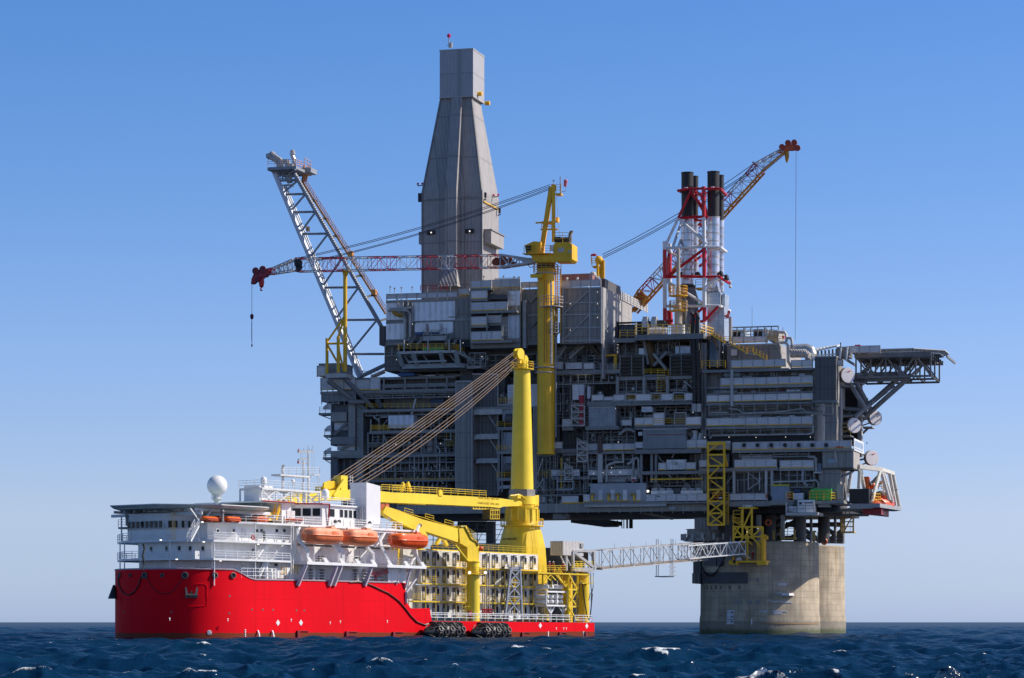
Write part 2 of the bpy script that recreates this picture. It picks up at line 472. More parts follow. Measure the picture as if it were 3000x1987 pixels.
 # a rough sea never reflects like a mirror at grazing angles: its wave faces tilt towards the eye
 fm=N.new('ShaderNodeMapRange');fm.inputs[1].default_value=.02;fm.inputs[2].default_value=.9;fm.inputs[3].default_value=.015;fm.inputs[4].default_value=.3
 L.new(fr.outputs[0],fm.inputs[0])
 wm=N.new('ShaderNodeMixShader');L.new(fm.outputs[0],wm.inputs[0]);L.new(df.outputs[0],wm.inputs[1]);L.new(gl.outputs[0],wm.inputs[2])
 b.inputs['Base Color'].default_value=(.78,.82,.84,1);b.inputs['Roughness'].default_value=.7
 fx=N.new('ShaderNodeMixShader');L.new(mr.outputs[0],fx.inputs[0]);L.new(wm.outputs[0],fx.inputs[1]);L.new(b.outputs[0],fx.inputs[2])
 L.new(fx.outputs[0],N['Material Output'].inputs['Surface'])
 me.materials.append(m)
 o=bpy.data.objects.new('sea',me);COL.objects.link(o)
 tag(o,'choppy dark blue sea with scattered whitecaps','sea',kind='structure')
make_sea()
def text_mesh(s,origin,xd,ud,size,mat,par,name='lettering',depth=.02,align='CENTER'):
 cu=bpy.data.curves.new('lettering_curve','FONT');cu.body=s;cu.size=size;cu.align_x=align;cu.align_y='CENTER'
 cu.extrude=depth;cu.resolution_u=2
 t=bpy.data.objects.new('lettering_curve',cu);COL.objects.link(t)
 dg=bpy.context.evaluated_depsgraph_get()
 me0=t.evaluated_get(dg).to_mesh()
 xd=Vector(xd).normalized();ud=Vector(ud).normalized();nd=xd.cross(ud)
 mb=MB()
 mb.add([Vector(origin)+xd*v.co.x+ud*v.co.y+nd*v.co.z for v in me0.vertices],[tuple(p.vertices)for p in me0.polygons])
 COL.objects.unlink(t);bpy.data.objects.remove(t)
 return mk(name,mb,mat,par)
 # ================================================================ THE SHIP
def SP(c,x,y,b=0.0):return SH.P(c,x,y,b)
bowx,stern=SH.W(-60,11.5,0),SH.at('A3',1855,1400,0)[0]
ship=thing('accommodation_ship','long red and white accommodation ship with helideck over its bow','ship',SH.W(-15,11.5,0),SH.ang)
NB=11.5
def nose(tt,s0=-51.0,L=12.8,n=2.3):
 c,s_=cos(tt),sin(tt)
 return s0-L*abs(s_)**(2/n),NB-NB*math.copysign(abs(c)**(2/n),c)
def s_at(c,x,y):return SH.at(c,x,y,0)
zf=s_at('A1',995,984)[1]
prof=[(-99,zf),(s_at('A1',985,984)[0],zf),(s_at('A1',1035,1005)[0],zf-.5),(s_at('A1',1085,1045)[0],s_at('A1',1085,1045)[1]),s_at('A1',1130,1058),s_at('A2',300,1000),s_at('A2',1105,1020),s_at('A2',1106,1125),s_at('A2',1122,1190),s_at('A2',1150,1234),s_at('A2',1308,1232),s_at('A2',1324,1330),s_at('A3',365,1316),s_at('A3',1855,1333)]
def top_z(s):
 for(a,za),(b,zb)in zip(prof,prof[1:]):
  if a<=s<=b:return za+(zb-za)*(s-a)/max(1e-6,b-a)
 return prof[-1][1]
near=sorted({round(p[0],3)for p in prof[1:]}|{round(-51+i*2.0,3)for i in range(0,41)if-51+i*2<stern})
near=[s for s in near if-51<=s<=stern+.01][::-1]
outline=[(s,0.0)for s in near]+[nose(pi*i/72)for i in range(1,72)]+[(s,2*NB)for s in near[::-1]]
mb=MB();rows=[-2.5,-.4,.3,1.0,None]
k=9
vs=[]
for s,b in outline:
 zt=top_z(s)
 for j in range(k):
  vs.append(SH.W(s,b,-2.5+(zt+2.5)*j/(k-1)))
m_=len(outline)
mb.add(vs,[(i*k+j,i*k+j+1,(i+1)*k+j+1,(i+1)*k+j)for i in range(m_-1)for j in range(k-1)])
mb.add([SH.W(stern,0,-2.5),SH.W(stern,2*NB,-2.5),SH.W(stern,2*NB,prof[-1][1]),SH.W(stern,0,prof[-1][1])],[(0,1,2,3)])
hull=mk('hull',mb,hullred,ship,smooth=True)
# decks inside the hull
zm=s_at('A2',600,1005)[1];zd=prof[-1][1];s_step=s_at('A2',1104,1020)[0]
mb=MB();mb.prism(SH,[(-20+(s+20)*.99,NB+(b-NB)*.98)for s,b in outline if s<s_step],zm-1.5,zm-1.2)
mb.prism(SH,[(s_step,.1),(stern-.05,.1),(stern-.05,2*NB-.1),(s_step,2*NB-.1)],zd-.6,zd-.02)
mk('deck',mb,steel_dk,ship)
mb=MB();mb.box(SH,s_step-.4,s_step-.1,.15,2*NB-.15,zd,zm-1.2)
mk('bulkhead',mb,offw,ship)
# rubbing strakes, welds and marks on the hull
mb=MB()
for c,x0,x1,y0,y1 in(('A2',195,295,1418,1490),('A2',602,700,1424,1474),('A2',992,1085,1428,1488),('A3',1180,1262,1420,1462),('A3',1524,1600,1420,1462),('A3',1762,1800,1414,1456)):
 s0,z0=s_at(c,x0,y0);s1=s_at(c,x1,y0)[0]
 mb.box(SH,s0,s1,-.16,0.05,z0-.12,z0)
 mb.box(SH,s0,s0+.55,-.3,.05,-.5,z0)
mk_each('thruster_cover',mb,M('dark_red_hull_paint',(.2,.008,.012),.5),hull)
mb=MB()
for c,x,y in(('A1',1300,1377),('A1',1470,1377),('A3',1357,1358),('A3',1784,1362)):
 s,z=s_at(c,x,y);r=.42
 mb.slab([SH.W(s+r*cos(t),-.03,z+1.15*r*sin(t))for t in(0,pi/2,pi,3*pi/2)],SH.B*.02)
for c,x,y in(('A2',150,1332),('A2',475,1354),('A2',560,1345),('A2',952,1342),('A1',928,1355),('A1',497,1350),('A3',1570,1386),('A3',1595,1386),('A3',1504,1386)):
 s,z=s_at(c,x,y)
 mb.box(SH,s,s+.1,-.03,.02,z-.22,z+.2);mb.box(SH,s-.12,s+.2,-.035,.02,z+.1,z+.17)
for c,x,y0,y1 in(('A1',1055,1430,1500),('A3',1428,1415,1465),('A3',1752,1415,1465)):
 for i in range(7):
  s,z=s_at(c,x,y0+(y1-y0)*i/6)
  mb.box(SH,s,s+.22,-.03,.02,z-.07,z+.07)
mk_each('hull_marking',mb,white,hull)
def hull_px(px):
 """(s, b, outward normal) of the visible hull outline in picture column px"""
 best=None
 pts=[(s,b)for s,b in outline[:len(near)+68]]
 for(a,b)in zip(pts,pts[1:]):
  pa,pb=SH.W(*a,5),SH.W(*b,5)
  xa,xb=1500+FPX*pa.x/pa.y,1500+FPX*pb.x/pb.y
  if min(xa,xb)-.01<=px<=max(xa,xb)+.01 and abs(xa-xb)>1e-6:
   t=(px-xa)/(xb-xa)
   p=pa.lerp(pb,t);d=(pb-pa);nrm=Vector((-d.y,d.x,0)).normalized()
   if nrm.y>0:nrm=-nrm
   if best is None or p.y<best[0].y:best=(p,nrm)
 return best
def hull_pt(c,x,y,out=0.0):
 px,py=q(c,x,y);p,n=hull_px(px)
 p=Vector((p.x,p.y,EYE+(HORIZON-py)/FPX*p.y))
 return p+n*out,n
 # bow thruster mark
p,n=hull_pt('A1',793,1450,.03)
mb=MB();mb.lathe(p-n*.05,[(.001,0),(.36,0),(.36,.06),(.001,.06)],20,n)
mk_each('thruster_mark',mb,white,hull)
mb=MB();side=n.cross(Z)
for a in(pi/4,3*pi/4):
 v=side*cos(a)+Z*sin(a)
 for s in(-1,1):mb.beam(p+v*s*.09+n*.03,p+v*s*.3+n*.03,.12,.03)
mk_each('thruster_mark',mb,black,hull)
# fairleads: black rings in the bulwark
for x,r in((130,.42),(210,.26),(317,.5),(445,.3),(612,.5),(832,.44),(966,.44)):
 p,n=hull_pt('A1',x,1026,0)
 mb=MB();mb.lathe(p-n*.1,[(r*.62,.12),(r,.12),(r*1.05,.3),(r*.75,.34),(r*.62,.12)],16,n)
 fl=mk('fairlead',mb,steel_dk,hull,smooth=True)
 mb=MB();mb.lathe(p-n*.1,[(.001,.12),(r*.66,.12),(r*.66,.16),(.001,.16)],14,n)
 mk('opening',mb,black,fl)
for c,x,y in(('A1',1108,1280),('A1',1188,1280),('A1',1264,1282),('A1',1437,1286),('A1',1495,1286),('A1',942,1180),('A1',940,1308),('A1',512,1297),('A1',163,1299)):
 p,n=hull_pt(c,x,y,0)
 mb=MB();mb.lathe(p-n*.05,[(.001,0),(.13,0),(.16,.07),(.001,.08)],10,n)
 mk('scuttle',mb,steel_dk,hull)
mb=MB()
def seam(pts):
 mb.path([hull_pt('A1',x,y,.02)[0]for x,y in pts],.04,4)
seam([(690,1092),(720,1090),(755,1091),(768,1098),(773,1110),(773,1180),(773,1250),(760,1254),(700,1254),(640,1254),(575,1253)])
seam([(140,1180),(140,1250),(100,1254)])
mk_each('weld_seam',mb,hullred,hull)
# bulwark cap
mb=MB()
mb.path([SH.W(s,b-.02 if b==0 else b,top_z(s)+.02)for s,b in outline[:len(near)+71]if s<=s_step+.01],.13,5)
mk('bulwark_rail',mb,M('mauve_grey_paint',(.38,.3,.34),.5),hull)
# --- forward deckhouse, one storey at a time
L1=SH.at('A1',1200,918,0)[1];L2=SH.at('A1',1200,784,0)[1];L3=SH.at('A1',1200,640,0)[1]
s_aft=SH.at('A1',1395,780,0)[0]
def plan(inset,aft,front=-62.0):
 return[(aft,inset),(-52+inset*.4,inset),(-58.3+inset*.75,1.0+inset),(front+inset,6.5+inset*.5),(front+inset,16.7-inset*.5),(-58.3+inset,22-inset),(aft,23-inset)]
house=offw
mb=MB();mb.prism(SH,plan(2.3,-17),zm-1.2,L1-.14);mk('deckhouse_wall',mb,white,ship)
mb=MB();mb.prism(SH,plan(2.2,-17),L1+.16,L2-.14);mk('deckhouse_wall',mb,white,ship)
mb=MB();mb.prism(SH,[(-17,2),(-52.8,2),(-56.5,4.2),(-56.5,19),(-52,21),(-17,21)],L2+.16,L3-.16);mk('deckhouse_wall',mb,white,ship)
for zz,aft in((L1,s_aft),(L2,s_aft)):
 mb=MB();mb.prism(SH,plan(0.0,aft),zz-.14,zz+.16);dk=mk('deck',mb,white,ship)
 mb=MB();pts=[SH.W(u,w_+(.05 if w_<11 else-.05),zz+.16)for u,w_ in plan(0.0,aft)]
 mb.rail(pts,1.1,1.7,.075);mk('railing',mb,white,dk)
mb=MB();mb.prism(SH,[(-14,.2),(-50,.2),(-55.5,2.2),(-58,4.6),(-57,20),(-14,22.8)],L3-.16,L3+.14);dk3=mk('deck',mb,white,ship)
mb=MB();mb.rail([SH.W(-18,.3,L3+.14),SH.W(-49.9,.3,L3+.14),SH.W(-55.4,2.3,L3+.14),SH.W(-57.8,4.7,L3+.14)],1.15,1.6,.07);mk('railing',mb,white,dk3)
# verandah posts
mb=MB()
for x in(160,182,343,505,558):
 pass
for u,w_ in[(-50.5,.25),(-42.5,.25),(-38,.25),(-58,1.2),(-61.8,6.6),(-61.8,13),(-61.8,16.5),(-60,19.5),(s_aft+.3,.25)]:
 mb.tube(SH.W(u,w_,zm-1.2),SH.W(u,w_,L2),.09,6)
 if w_<1:mb.tube(SH.W(u,w_,L2),SH.W(u,w_,L3),.09,6)
for w_ in(17,18.5):mb.tube(SH.W(-60.6,w_,L2),SH.W(-60.6,w_,L3+1),.12,6)
mk_each('verandah_post',mb,white,ship)
mb=MB();mb.box(SH,-61,-59,16.4,18.8,L3-.9,L3-.6);mb.rail([SH.W(-61,16.4,L3-.6),SH.W(-61,18.8,L3-.6)],1.1);mk('lookout_balcony',mb,steel,ship)
# windows of the house sides
def facet_win(poly,i,ts,z0,z1,name='window',mat=glass,out=.05,fr=.1):
 a,b=Vector((*poly[i],0)),Vector((*poly[i+1],0))
 d=(b-a).normalized();nrm=Vector((d.y,-d.x,0))
 if nrm.dot(Vector((-30,11.5,0))-a)>0:nrm=-nrm
 for t0,t1 in ts:
  p0,p1=a.lerp(b,t0),a.lerp(b,t1)
  def Q(p,z,o):return SH.W(p.x+nrm.x*o,p.y+nrm.y*o,z)
  mb=MB()
  e=d*fr
  mb.hexa([Q(p0-e,z0-fr,-.05),Q(p1+e,z0-fr,-.05),Q(p1+e,z0-fr,out),Q(p0-e,z0-fr,out),Q(p0-e,z1+fr,-.05),Q(p1+e,z1+fr,-.05),Q(p1+e,z1+fr,out),Q(p0-e,z1+fr,out)])
  w_=mk(name+'_frame' if mat is glass else name,mb,offw if mat is glass else mat,ship)
  if mat is glass:
   mb=MB()
   mb.hexa([Q(p0,z0,0),Q(p1,z0,0),Q(p1,z0,out+.02),Q(p0,z0,out+.02),Q(p0,z1,0),Q(p1,z1,0),Q(p1,z1,out+.02),Q(p0,z1,out+.02)])
   w_.name=name
   mk('pane',mb,mat,w_)
def side_win(c,xs,y0,y1,inset,wd=.5):
 for x in xs:
  s,zt=SH.at(c,x,y0,inset);zb=SH.at(c,x,y1,inset)[1]
  poly=[(s+wd/2,inset),(s-wd/2,inset)]
  facet_win(poly,0,[(0,1)],zb,zt)
side_win('A1',(855,970,1143,1178,1290,1346),685,705,2.0,.5)
side_win('A1',(1118,),830,848,2.2,.5)
side_win('A1',(1285,),940,958,2.3,.6)
P1=plan(2.2,-17);P2=plan(2.0,-17)
facet_win(P1,2,[(.2,.27),(.55,.62),(.85,.92)],L1+1.25,L1+1.95)
facet_win(P1,3,[(.2,.26),(.62,.68)],L1+1.25,L1+1.95)
facet_win(plan(2.3,-17),2,[(.1,.2),(.24,.34),(.38,.47),(.7,.77)],zm+.4,zm+1.5)
# doors on the side
for c,x,y0,y1,ins in(('A1',1045,680,765,2.0),('A1',1250,825,905,2.2),('A1',1050,945,1010,2.3),('A1',700,845,905,2.2)):
 s,zt=SH.at(c,x,y0,ins);zb=SH.at(c,x,y1,ins)[1]
 mb=MB();mb.box(SH,s-.45,s+.45,ins-.07,ins+.05,zb,zt);dd=mk('door',mb,offw,ship)
 mb=MB();mb.box(SH,s+.25,s+.32,ins-.14,ins-.06,(zb+zt)/2-.1,(zb+zt)/2+.1);mk('handle',mb,steel,dd)
 # inclined stairs between decks
for(x0,y0,x1,y1)in((1120,915,1205,795),(640,775,700,660),(1150,1040,1200,930)):
 a=SP('A1',x0,y0,1.2);b=SP('A1',x1,y1,1.2);mb=MB();mb.stair(a,b,SH.B);mk('stairs',mb,white,ship)
 # lit ceiling lights under the decks
mb=MB()
for x,y in((427,801),(745,797),(735,655),(1150,800),(870,930),(545,935)):
 p=SP('A1',x,y,3 if x>800 else 5);mb.box(SH,*(SH.at('A1',x,y,1.2)[0]+k_ for k_ in(-.18,.18)),1.0,1.1,L2-.3 if 790<y<810 else(L3-.32 if y<700 else L1-.3),(L2 if 790<y<810 else(L3 if y<700 else L1))-.17)
mk_each('ceiling_light',mb,lampw,ship)
# --- wheelhouse at the bow
wz0,wz1=L2+.16,SH.at('A1',340,562,8)[1]
WH=[(-50,6.0),(-57,6.0),(-60.4,8.8),(-60.4,17.0),(-57,19),(-50,19)]
WT=[(-50,5.8),(-57.3,5.6),(-61.1,8.6),(-61.1,17.3),(-57.3,19.3),(-50,19.2)]
zmid=wz1-2.4
mb=MB()
n=len(WH)
vs=[SH.W(u,w_,wz0)for u,w_ in WH]+[SH.W(u,w_,zmid)for u,w_ in WH]+[SH.W(u,w_,wz1)for u,w_ in WT]
mb.add(vs,[(k_*n+i,k_*n+(i+1)%n,(k_+1)*n+(i+1)%n,(k_+1)*n+i)for k_ in(0,1)for i in range(n)]+[tuple(range(2*n,3*n))])
wh=mk('wheelhouse',mb,white,ship)
z_a,z_b=SH.at('A1',340,664,8)[1],SH.at('A1',340,613,8)[1]
WM=[((a[0]*.55+b[0]*.45),(a[1]*.55+b[1]*.45))for a,b in zip(WH,WT)]
facet_win(WM,2,[(.03+.118*i,.11+.118*i)for i in range(8)],z_a,z_b,fr=.05,out=.42)
facet_win(WM,1,[(.06,.14),(.2,.28),(.4,.49),(.62,.72),(.79,.92)],z_a,z_b,fr=.05,out=.42)
mb=MB()
a=SP('A1',528,765,7.2);b=SP('A1',526,555,7.2)
mb.ladder(a,b,SH.S,.55);mk('ladder',mb,yel,ship)
mb=MB()
pts=[SH.W(-61.1,12,wz1+.05),SH.W(-61.1,8.7,wz1+.05),SH.W(-59,7.0,wz1+.05),SH.W(-57.4,5.7,wz1+.05)]
mb.rail(pts,1.0,1.2,.07);mk('railing',mb,white,wh)
# --- helideck over the bow
hc_s,hc_b,hz,hr=-53.0,11.5,SH.at('A1',700,512,2)[1],10.6
octo=[(hc_s+hr*cos(pi/8+pi/4*i)/cos(pi/8),hc_b+hr*sin(pi/8+pi/4*i)/cos(pi/8))for i in range(8)]
heli=ship
mb=MB();mb.prism(SH,octo,hz-.25,hz);hd=mk('helideck',mb,M('green_grey_deck_paint',(.34,.42,.38),.6),ship)
mb=MB()
for i in range(8):
 a,b=octo[i],octo[(i+1)%8]
 oa=(hc_s+(a[0]-hc_s)*1.11,hc_b+(a[1]-hc_b)*1.1);ob=(hc_s+(b[0]-hc_s)*1.11,hc_b+(b[1]-hc_b)*1.1)
 A,B,OA,OB=SH.W(*a,hz-.1),SH.W(*b,hz-.1),SH.W(*oa,hz+.25),SH.W(*ob,hz+.25)
 mb.beam(OA,OB,.12)
 for j in range(9):
  mb.beam(A.lerp(B,j/8),OA.lerp(OB,j/8),.08)
 for j in(1,2):mb.beam(A.lerp(OA,j/3),B.lerp(OB,j/3),.07)
mk('safety_net_frame',mb,white,hd)
mb=MB()
for i in range(8):
 a,b=octo[i],octo[(i+1)%8]
 oa=(hc_s+(a[0]-hc_s)*1.11,hc_b+(a[1]-hc_b)*1.1);ob=(hc_s+(b[0]-hc_s)*1.11,hc_b+(b[1]-hc_b)*1.1)
 mb.slab([SH.W(*a,hz-.14),SH.W(*b,hz-.14),SH.W(*ob,hz+.2),SH.W(*oa,hz+.2)],Z*.03)
mk('safety_net',mb,M('pale_green_mesh',(.6,.68,.63),.6),hd)
mb=MB()
for k_ in range(-4,5):
 mb.beam(SH.W(hc_s-7.5,hc_b+k_*2.2,hz-.45),SH.W(hc_s+8,hc_b+k_*2.2,hz-.45),.16,.4)
for u in(-60,-56,-50,-45):mb.beam(SH.W(u,1.6,hz-1.0),SH.W(u,21.4,hz-1.0),.2,.45)
for x0,y0,x1,y1 in((650,530,720,628),(815,538,735,628),(730,540,728,628)):
 mb.beam(SP('A1',x0,y0,2.2),SP('A1',x1,y1,2.2),.2)
for u in(-49,-46,-42,-38,-34):
 for w_ in(2.6,12,20):mb.beam(SH.W(u,w_,L3),SH.W(u,w_,hz-.8),.25)
mk('helideck_truss',mb,offw,hd)
mb=MB();mb.box(SH,-56.5,-40,4.8,18,L3+.15,hz-1.0);mk('machinery_house',mb,M('dark_olive_paint',(.08,.08,.06),.6),ship)
# --- upper house and bridge aft of the helideck
UZ=SH.at('A2',300,372,3)[1]
s0,s1=SH.at('A2',72,450,3)[0],SH.at('A2',245,450,3)[0]
s2=SH.at('A2',455,450,1.4)[0];s3=SH.at('A2',715,450,2)[0]
mb=MB();mb.prism(SH,[(s3,2.2),(s2,1.4),(s2-1.2,1.4),(s1,5.5),(s0+2,3.0),(s0,3.0),(s0,17),(s3,17)],L3+.14,UZ);uh=mk('upper_house',mb,white,ship)
mb=MB();mb.prism(SH,[(s3,1.9),(s2,1.0),(s2-1.6,1.0),(s1-.5,4.6),(s0+2,2.2),(s0-5,2.2),(s0-5,17),(s3,17)],UZ,UZ+.22);rf=mk('roof',mb,white,uh)
mb=MB();mb.path([SH.W(u,w_,UZ+.2)for u,w_ in[(s0-5,2.15),(s0+2,2.15),(s1-.5,4.5),(s2-1.6,.95),(s2,.95),(s2,.95)]]+[SH.W(s2+.02,1.3,L3+.2)],.12,5);mk('red_trim',mb,crim,rf)
mb=MB();mb.rail([SH.W(s0-5,2.4,UZ+.22),SH.W(s0+2,2.4,UZ+.22),SH.W(s1,4.8,UZ+.22),SH.W(s2-1.5,1.3,UZ+.22),SH.W(s3,2.2,UZ+.22)],1.1,1.3,.065);mk('railing',mb,white,rf)
UP=[(s3,2.2),(s2,1.4),(s2-1.2,1.4),(s1,5.5)]
za,zb=SH.at('A2',480,468,2)[1],SH.at('A2',480,405,2)[1]
facet_win(UP,2,[(.06,.3),(.36,.62),(.68,.94)],za,zb,fr=.06)
facet_win(UP,0,[(.78,.98),(.5,.6),(.35,.45),(.2,.3),(.06,.15)],za,zb,fr=.06)
mb=MB()
for x in(130,165):
 s,z=SH.at('A2',x,380,2.95)
 mb.box(SH,s-.4,s+.4,2.88,3.0,L3+.3,L3+2.3)
mk('door',mb,offw,uh)
# funnel casing
fs0,fs1=SH.at('A2',780,380,.8)[0],SH.at('A2',896,380,.8)[0]
fz=SH.at('A2',780,180,.8)[1];fz2=SH.at('A2',896,212,.8)[1]
wf=3.4
mb=MB();W=SH.W
mb.hexa([W(fs0,.8,L3-2.6),W(fs1,.8,L3-2.6),W(fs1,.8+wf,L3-2.6),W(fs0,.8+wf,L3-2.6),W(fs0,.8,fz),W(fs1,.8,fz2),W(fs1,.8+wf,fz2),W(fs0,.8+wf,fz)])
fn=mk('funnel_casing',mb,lav,ship)
mb=MB()
for i in range(3):
 mb.tube(W(fs0-.4,1.3+i*.35,L3+.3),W(fs0-.4,1.3+i*.35,UZ+.2),.1,6)
mb.rail([W(fs1,.9,L3-2.4),W(fs1+6,.9,L3-2.4)],1.1)
mk('pipework',mb,offw,ship)
mb=MB()
for x0 in(1900,):
 mb.ladder(W(fs0+.5,.8+wf+.3,UZ),W(fs0+.5,.8+wf+.3,fz+1.2),SH.S,.6)
mk('ladder',mb,white,fn)
# tank house and gear between helideck and mast (white block left of the mast)
mb=MB();mb.pbox(SH,'A1',1165,362,1262,500,6,7.4);mb.pbox(SH,'A1',1128,360,1172,500,7.2,9.5);mk_each('vent_house',mb,white,ship)
# mast platform and mast
mpz=SH.at('A2',200,246,6)[1]
a0=SH.at('A2',-90,246,5)[0];a1=SH.at('A2',395,246,5)[0]
mb=MB();mb.box(SH,a0,a1,5,10,mpz-.3,mpz);mb.rail([W(a1,5,mpz),W(a0,5,mpz),W(a0,10,mpz)],1.15,1.4,.07)
for u in np.linspace(a0,a1,5):
 for w_ in(5.2,9.8):mb.beam(W(u,w_,UZ-1),W(u,w_,mpz-.3),.22)
us=np.linspace(a0,a1,5)
for i in range(4):
 if i!=2:mb.beam(W(us[i],5.2,UZ),W(us[i+1],5.2,mpz-.3),.16)
 mb.beam(W(us[i+1],5.2,UZ),W(us[i],5.2,mpz-.3),.13)
mk('mast_platform',mb,offw,ship)
mast=thing('ship_mast','white radar mast with platform and aerials above the ship bridge','mast',SP('F1',605,900,6),SH.ang)
mb=MB();mb.tube(SP('F1',605,960,6),SP('F1',603,190,6),.2,8,.12);mb.tube(SP('F1',530,960,6),SP('F1',535,345,6),.16,8,.12);mb.tube(SP('F1',238,760,6),SP('F1',238,450,6),.22,8)
mk('pole',mb,offw,mast,smooth=True)
mb=MB()
mb.pbox(SH,'F1',205,548,625,572,5.2,7.2);mb.rail([SP('F1',215,545,5.2),SP('F1',768,545,5.2),SP('F1',768,545,6.4)],1.15,1.5,.065)
mb.beam(SP('F1',600,545,6),SP('F1',768,545,6),.2);mb.beam(SP('F1',600,640,6),SP('F1',660,560,6),.12)
for x in(735,762):mb.beam(SP('F1',x,545,6.2),SP('F1',x,900,6.2),.06)
mk('platform',mb,offw,mast)
mb=MB()
mb.beam(SP('F1',452,212,6),SP('F1',680,212,6),.2);mb.beam(SP('F1',460,235,6),SP('F1',600,240,6),.08);mb.beam(SP('F1',450,376,6),SP('F1',600,376,6),.16)
mb.beam(SP('F1',462,324,6),SP('F1',588,310,6),.3,.2)
for x in(462,486,540,590,622,650,672):mb.beam(SP('F1',x,215,6),SP('F1',x,165+(x*7)%30,6),.07)
mb.beam(SP('F1',603,200,6),SP('F1',603,130,6),.07);mb.beam(SP('F1',655,190,6),SP('F1',672,130,6),.06)
for x in(495,515,655,685):mb.beam(SP('F1',x,240,6),SP('F1',x+8,560,6),.025)
for y in range(260,540,22):mb.beam(SP('F1',595,y,5.8),SP('F1',625,y,5.8),.05)
mk('aerial',mb,steel_lt,mast)
mb=MB();mb.lathe(SP('F1',461,226,6),[(.12,0),(.14,.1),(.08,.5),(.03,.6)],8);mb.lathe(SP('F1',458,384,6),[(.14,0),(.14,.4),(.02,.5)],8);mk('navigation_lamp',mb,crim,mast)
mb=MB();mb.beam(SP('F1',228,430,6),SP('F1',258,412,6),.2,.3);mb.ball(SP('F1',240,438,6),.2,8,6);mk('searchlight',mb,steel,mast)
# radomes and small domes
def dome(c,x,y,b,r,label,tall=1.0,ped=1.2):
 p=SP(c,x,y,b)
 t=thing('radome',label,'radome',p-Z*(r+ped),SH.ang)
 mb=MB()
 if tall==1.0:mb.ball(p,r,28,18)
 else:mb.lathe(p-Z*r,[(r*.9,0),(r,.2*r),(r,tall*r)]+[(max(.01,r*cos(a)),tall*r+r*sin(a))for a in(.3,.6,.9,1.2,1.5)],20)
 mk('dome_cover',mb,lav,t,smooth=True)
 mb=MB();mb.tube(p-Z*(r+ped),p-Z*(r*.9),r*.3,10);mk('pedestal',mb,offw,t)
 return t
big=dome('A1',850,361,7,1.53,'large white satellite ball on a stalk above the ship helideck',ped=1.0)
p=SP('A1',848,450,7)
mb=MB();mb.lathe(p+Z*.15,[(.55,.3),(.78,.3),(.78,.38),(.3,.38)],16)
for i in range(8):
 a=i*pi/4;v=Vector((cos(a),sin(a),0));mb.beam(p+v*.75-Z*.2,p+v*.75+Z*.45,.07)
mb.lathe(p-Z*.7,[(.2,0),(.8,.45),(.8,.5),(.2,.5)],16);mb.tube(p-Z*2,p-Z*.5,.2,8)
mk('support_ring',mb,offw,big)
dome('A1',1195,325,6,.48,'small white dome on the platform left of the ship mast',1.3,.5)
dome('F1',383,640,5.5,.27,'tiny white dome on a thin post beside the ship mast',1.3,.7)
dome('F1',845,825,4,.62,'squat white dome on the roof of the aft bridge',1.4,.5)
dome('F1',1768,1165,1,.27,'little white ball on a post right of the funnel casing',1.0,.6)
# orange raft canisters along the third deck
def orange_box(c,x0,x1,y0,y1,b,label):
 s0,z1_=SH.at(c,x0,y0,b);s1,z0_=SH.at(c,x1,y1,b)
 t=thing('rescue_craft',label,'life raft',W((s0+s1)/2,b,z0_),SH.ang,'orange rafts along the upper deck')
 L_=s1-s0;h=z1_-z0_
 mb=MB();ring=[(-.5,0),(-.62,.25),(-.62,.55),(-.4,.9),(0,1),(.4,.9),(.62,.55),(.62,.25),(.5,0)]
 st=[(0,.55),(.06,.9),(.15,1),(.85,1),(.94,.9),(1,.55)]
 vs=[]
 for f_,k_ in st:
  for r_,zz in ring:vs.append(W(s0+L_*f_,b+r_*k_*1.3,z0_+h*(.5+(zz-.5)*k_)))
 n=len(ring)
 mb.add(vs,[(j*n+i,j*n+i+1,(j+1)*n+i+1,(j+1)*n+i)for j in range(5)for i in range(n-1)]+[tuple(range(n)),tuple(range(5*n,6*n))])
 mk('shell',mb,orange,t,smooth=True)
 mb=MB()
 for f_ in(.25,.75):mb.box(SH,s0+L_*f_-.08,s0+L_*f_+.08,b-.84,b+.84,z0_-.1,z0_+.15)
 mb.beam(W(s0+.3,b-.83,z0_+h*.5),W(s1-.3,b-.83,z0_+h*.5),.06,.12)
 mk_each('cradle',mb,crim,t)
for x0,x1,lab in((742,880,'orange raft under the helideck edge, farthest towards the bow'),(902,1008,'orange raft beside the grey post under the helideck'),(1116,1212,'orange raft just left of the white bridge block'),(1372,1474,'orange raft at the foot of the white bridge wall')):
 orange_box('A1',x0,x1,585 if x0<1300 else 600,632,1.6,lab)
mb=MB();p=SP('A1',888,620,.6);mb.tube(p-Z*.2,p+Z*1.0,.24,10);mb.ball(p+Z*1.35,.33,10,8);mk('searchlight_post',mb,steel,ship,smooth=True)
mb=MB();p=SP('A1',182,590,15);mb.tube(p-Z*1.4,p-Z*.2,.22,10);mb.ball(p,.33,10,8);mk('searchlight_post',mb,steel,ship,smooth=True)
mb=MB();mb.stair(SP('A2',10,500,3),SP('A2',40,400,3),SH.B);mb.pbox(SH,'A1',1215,560,1252,620,3,4);mk('stairs',mb,yel,ship)
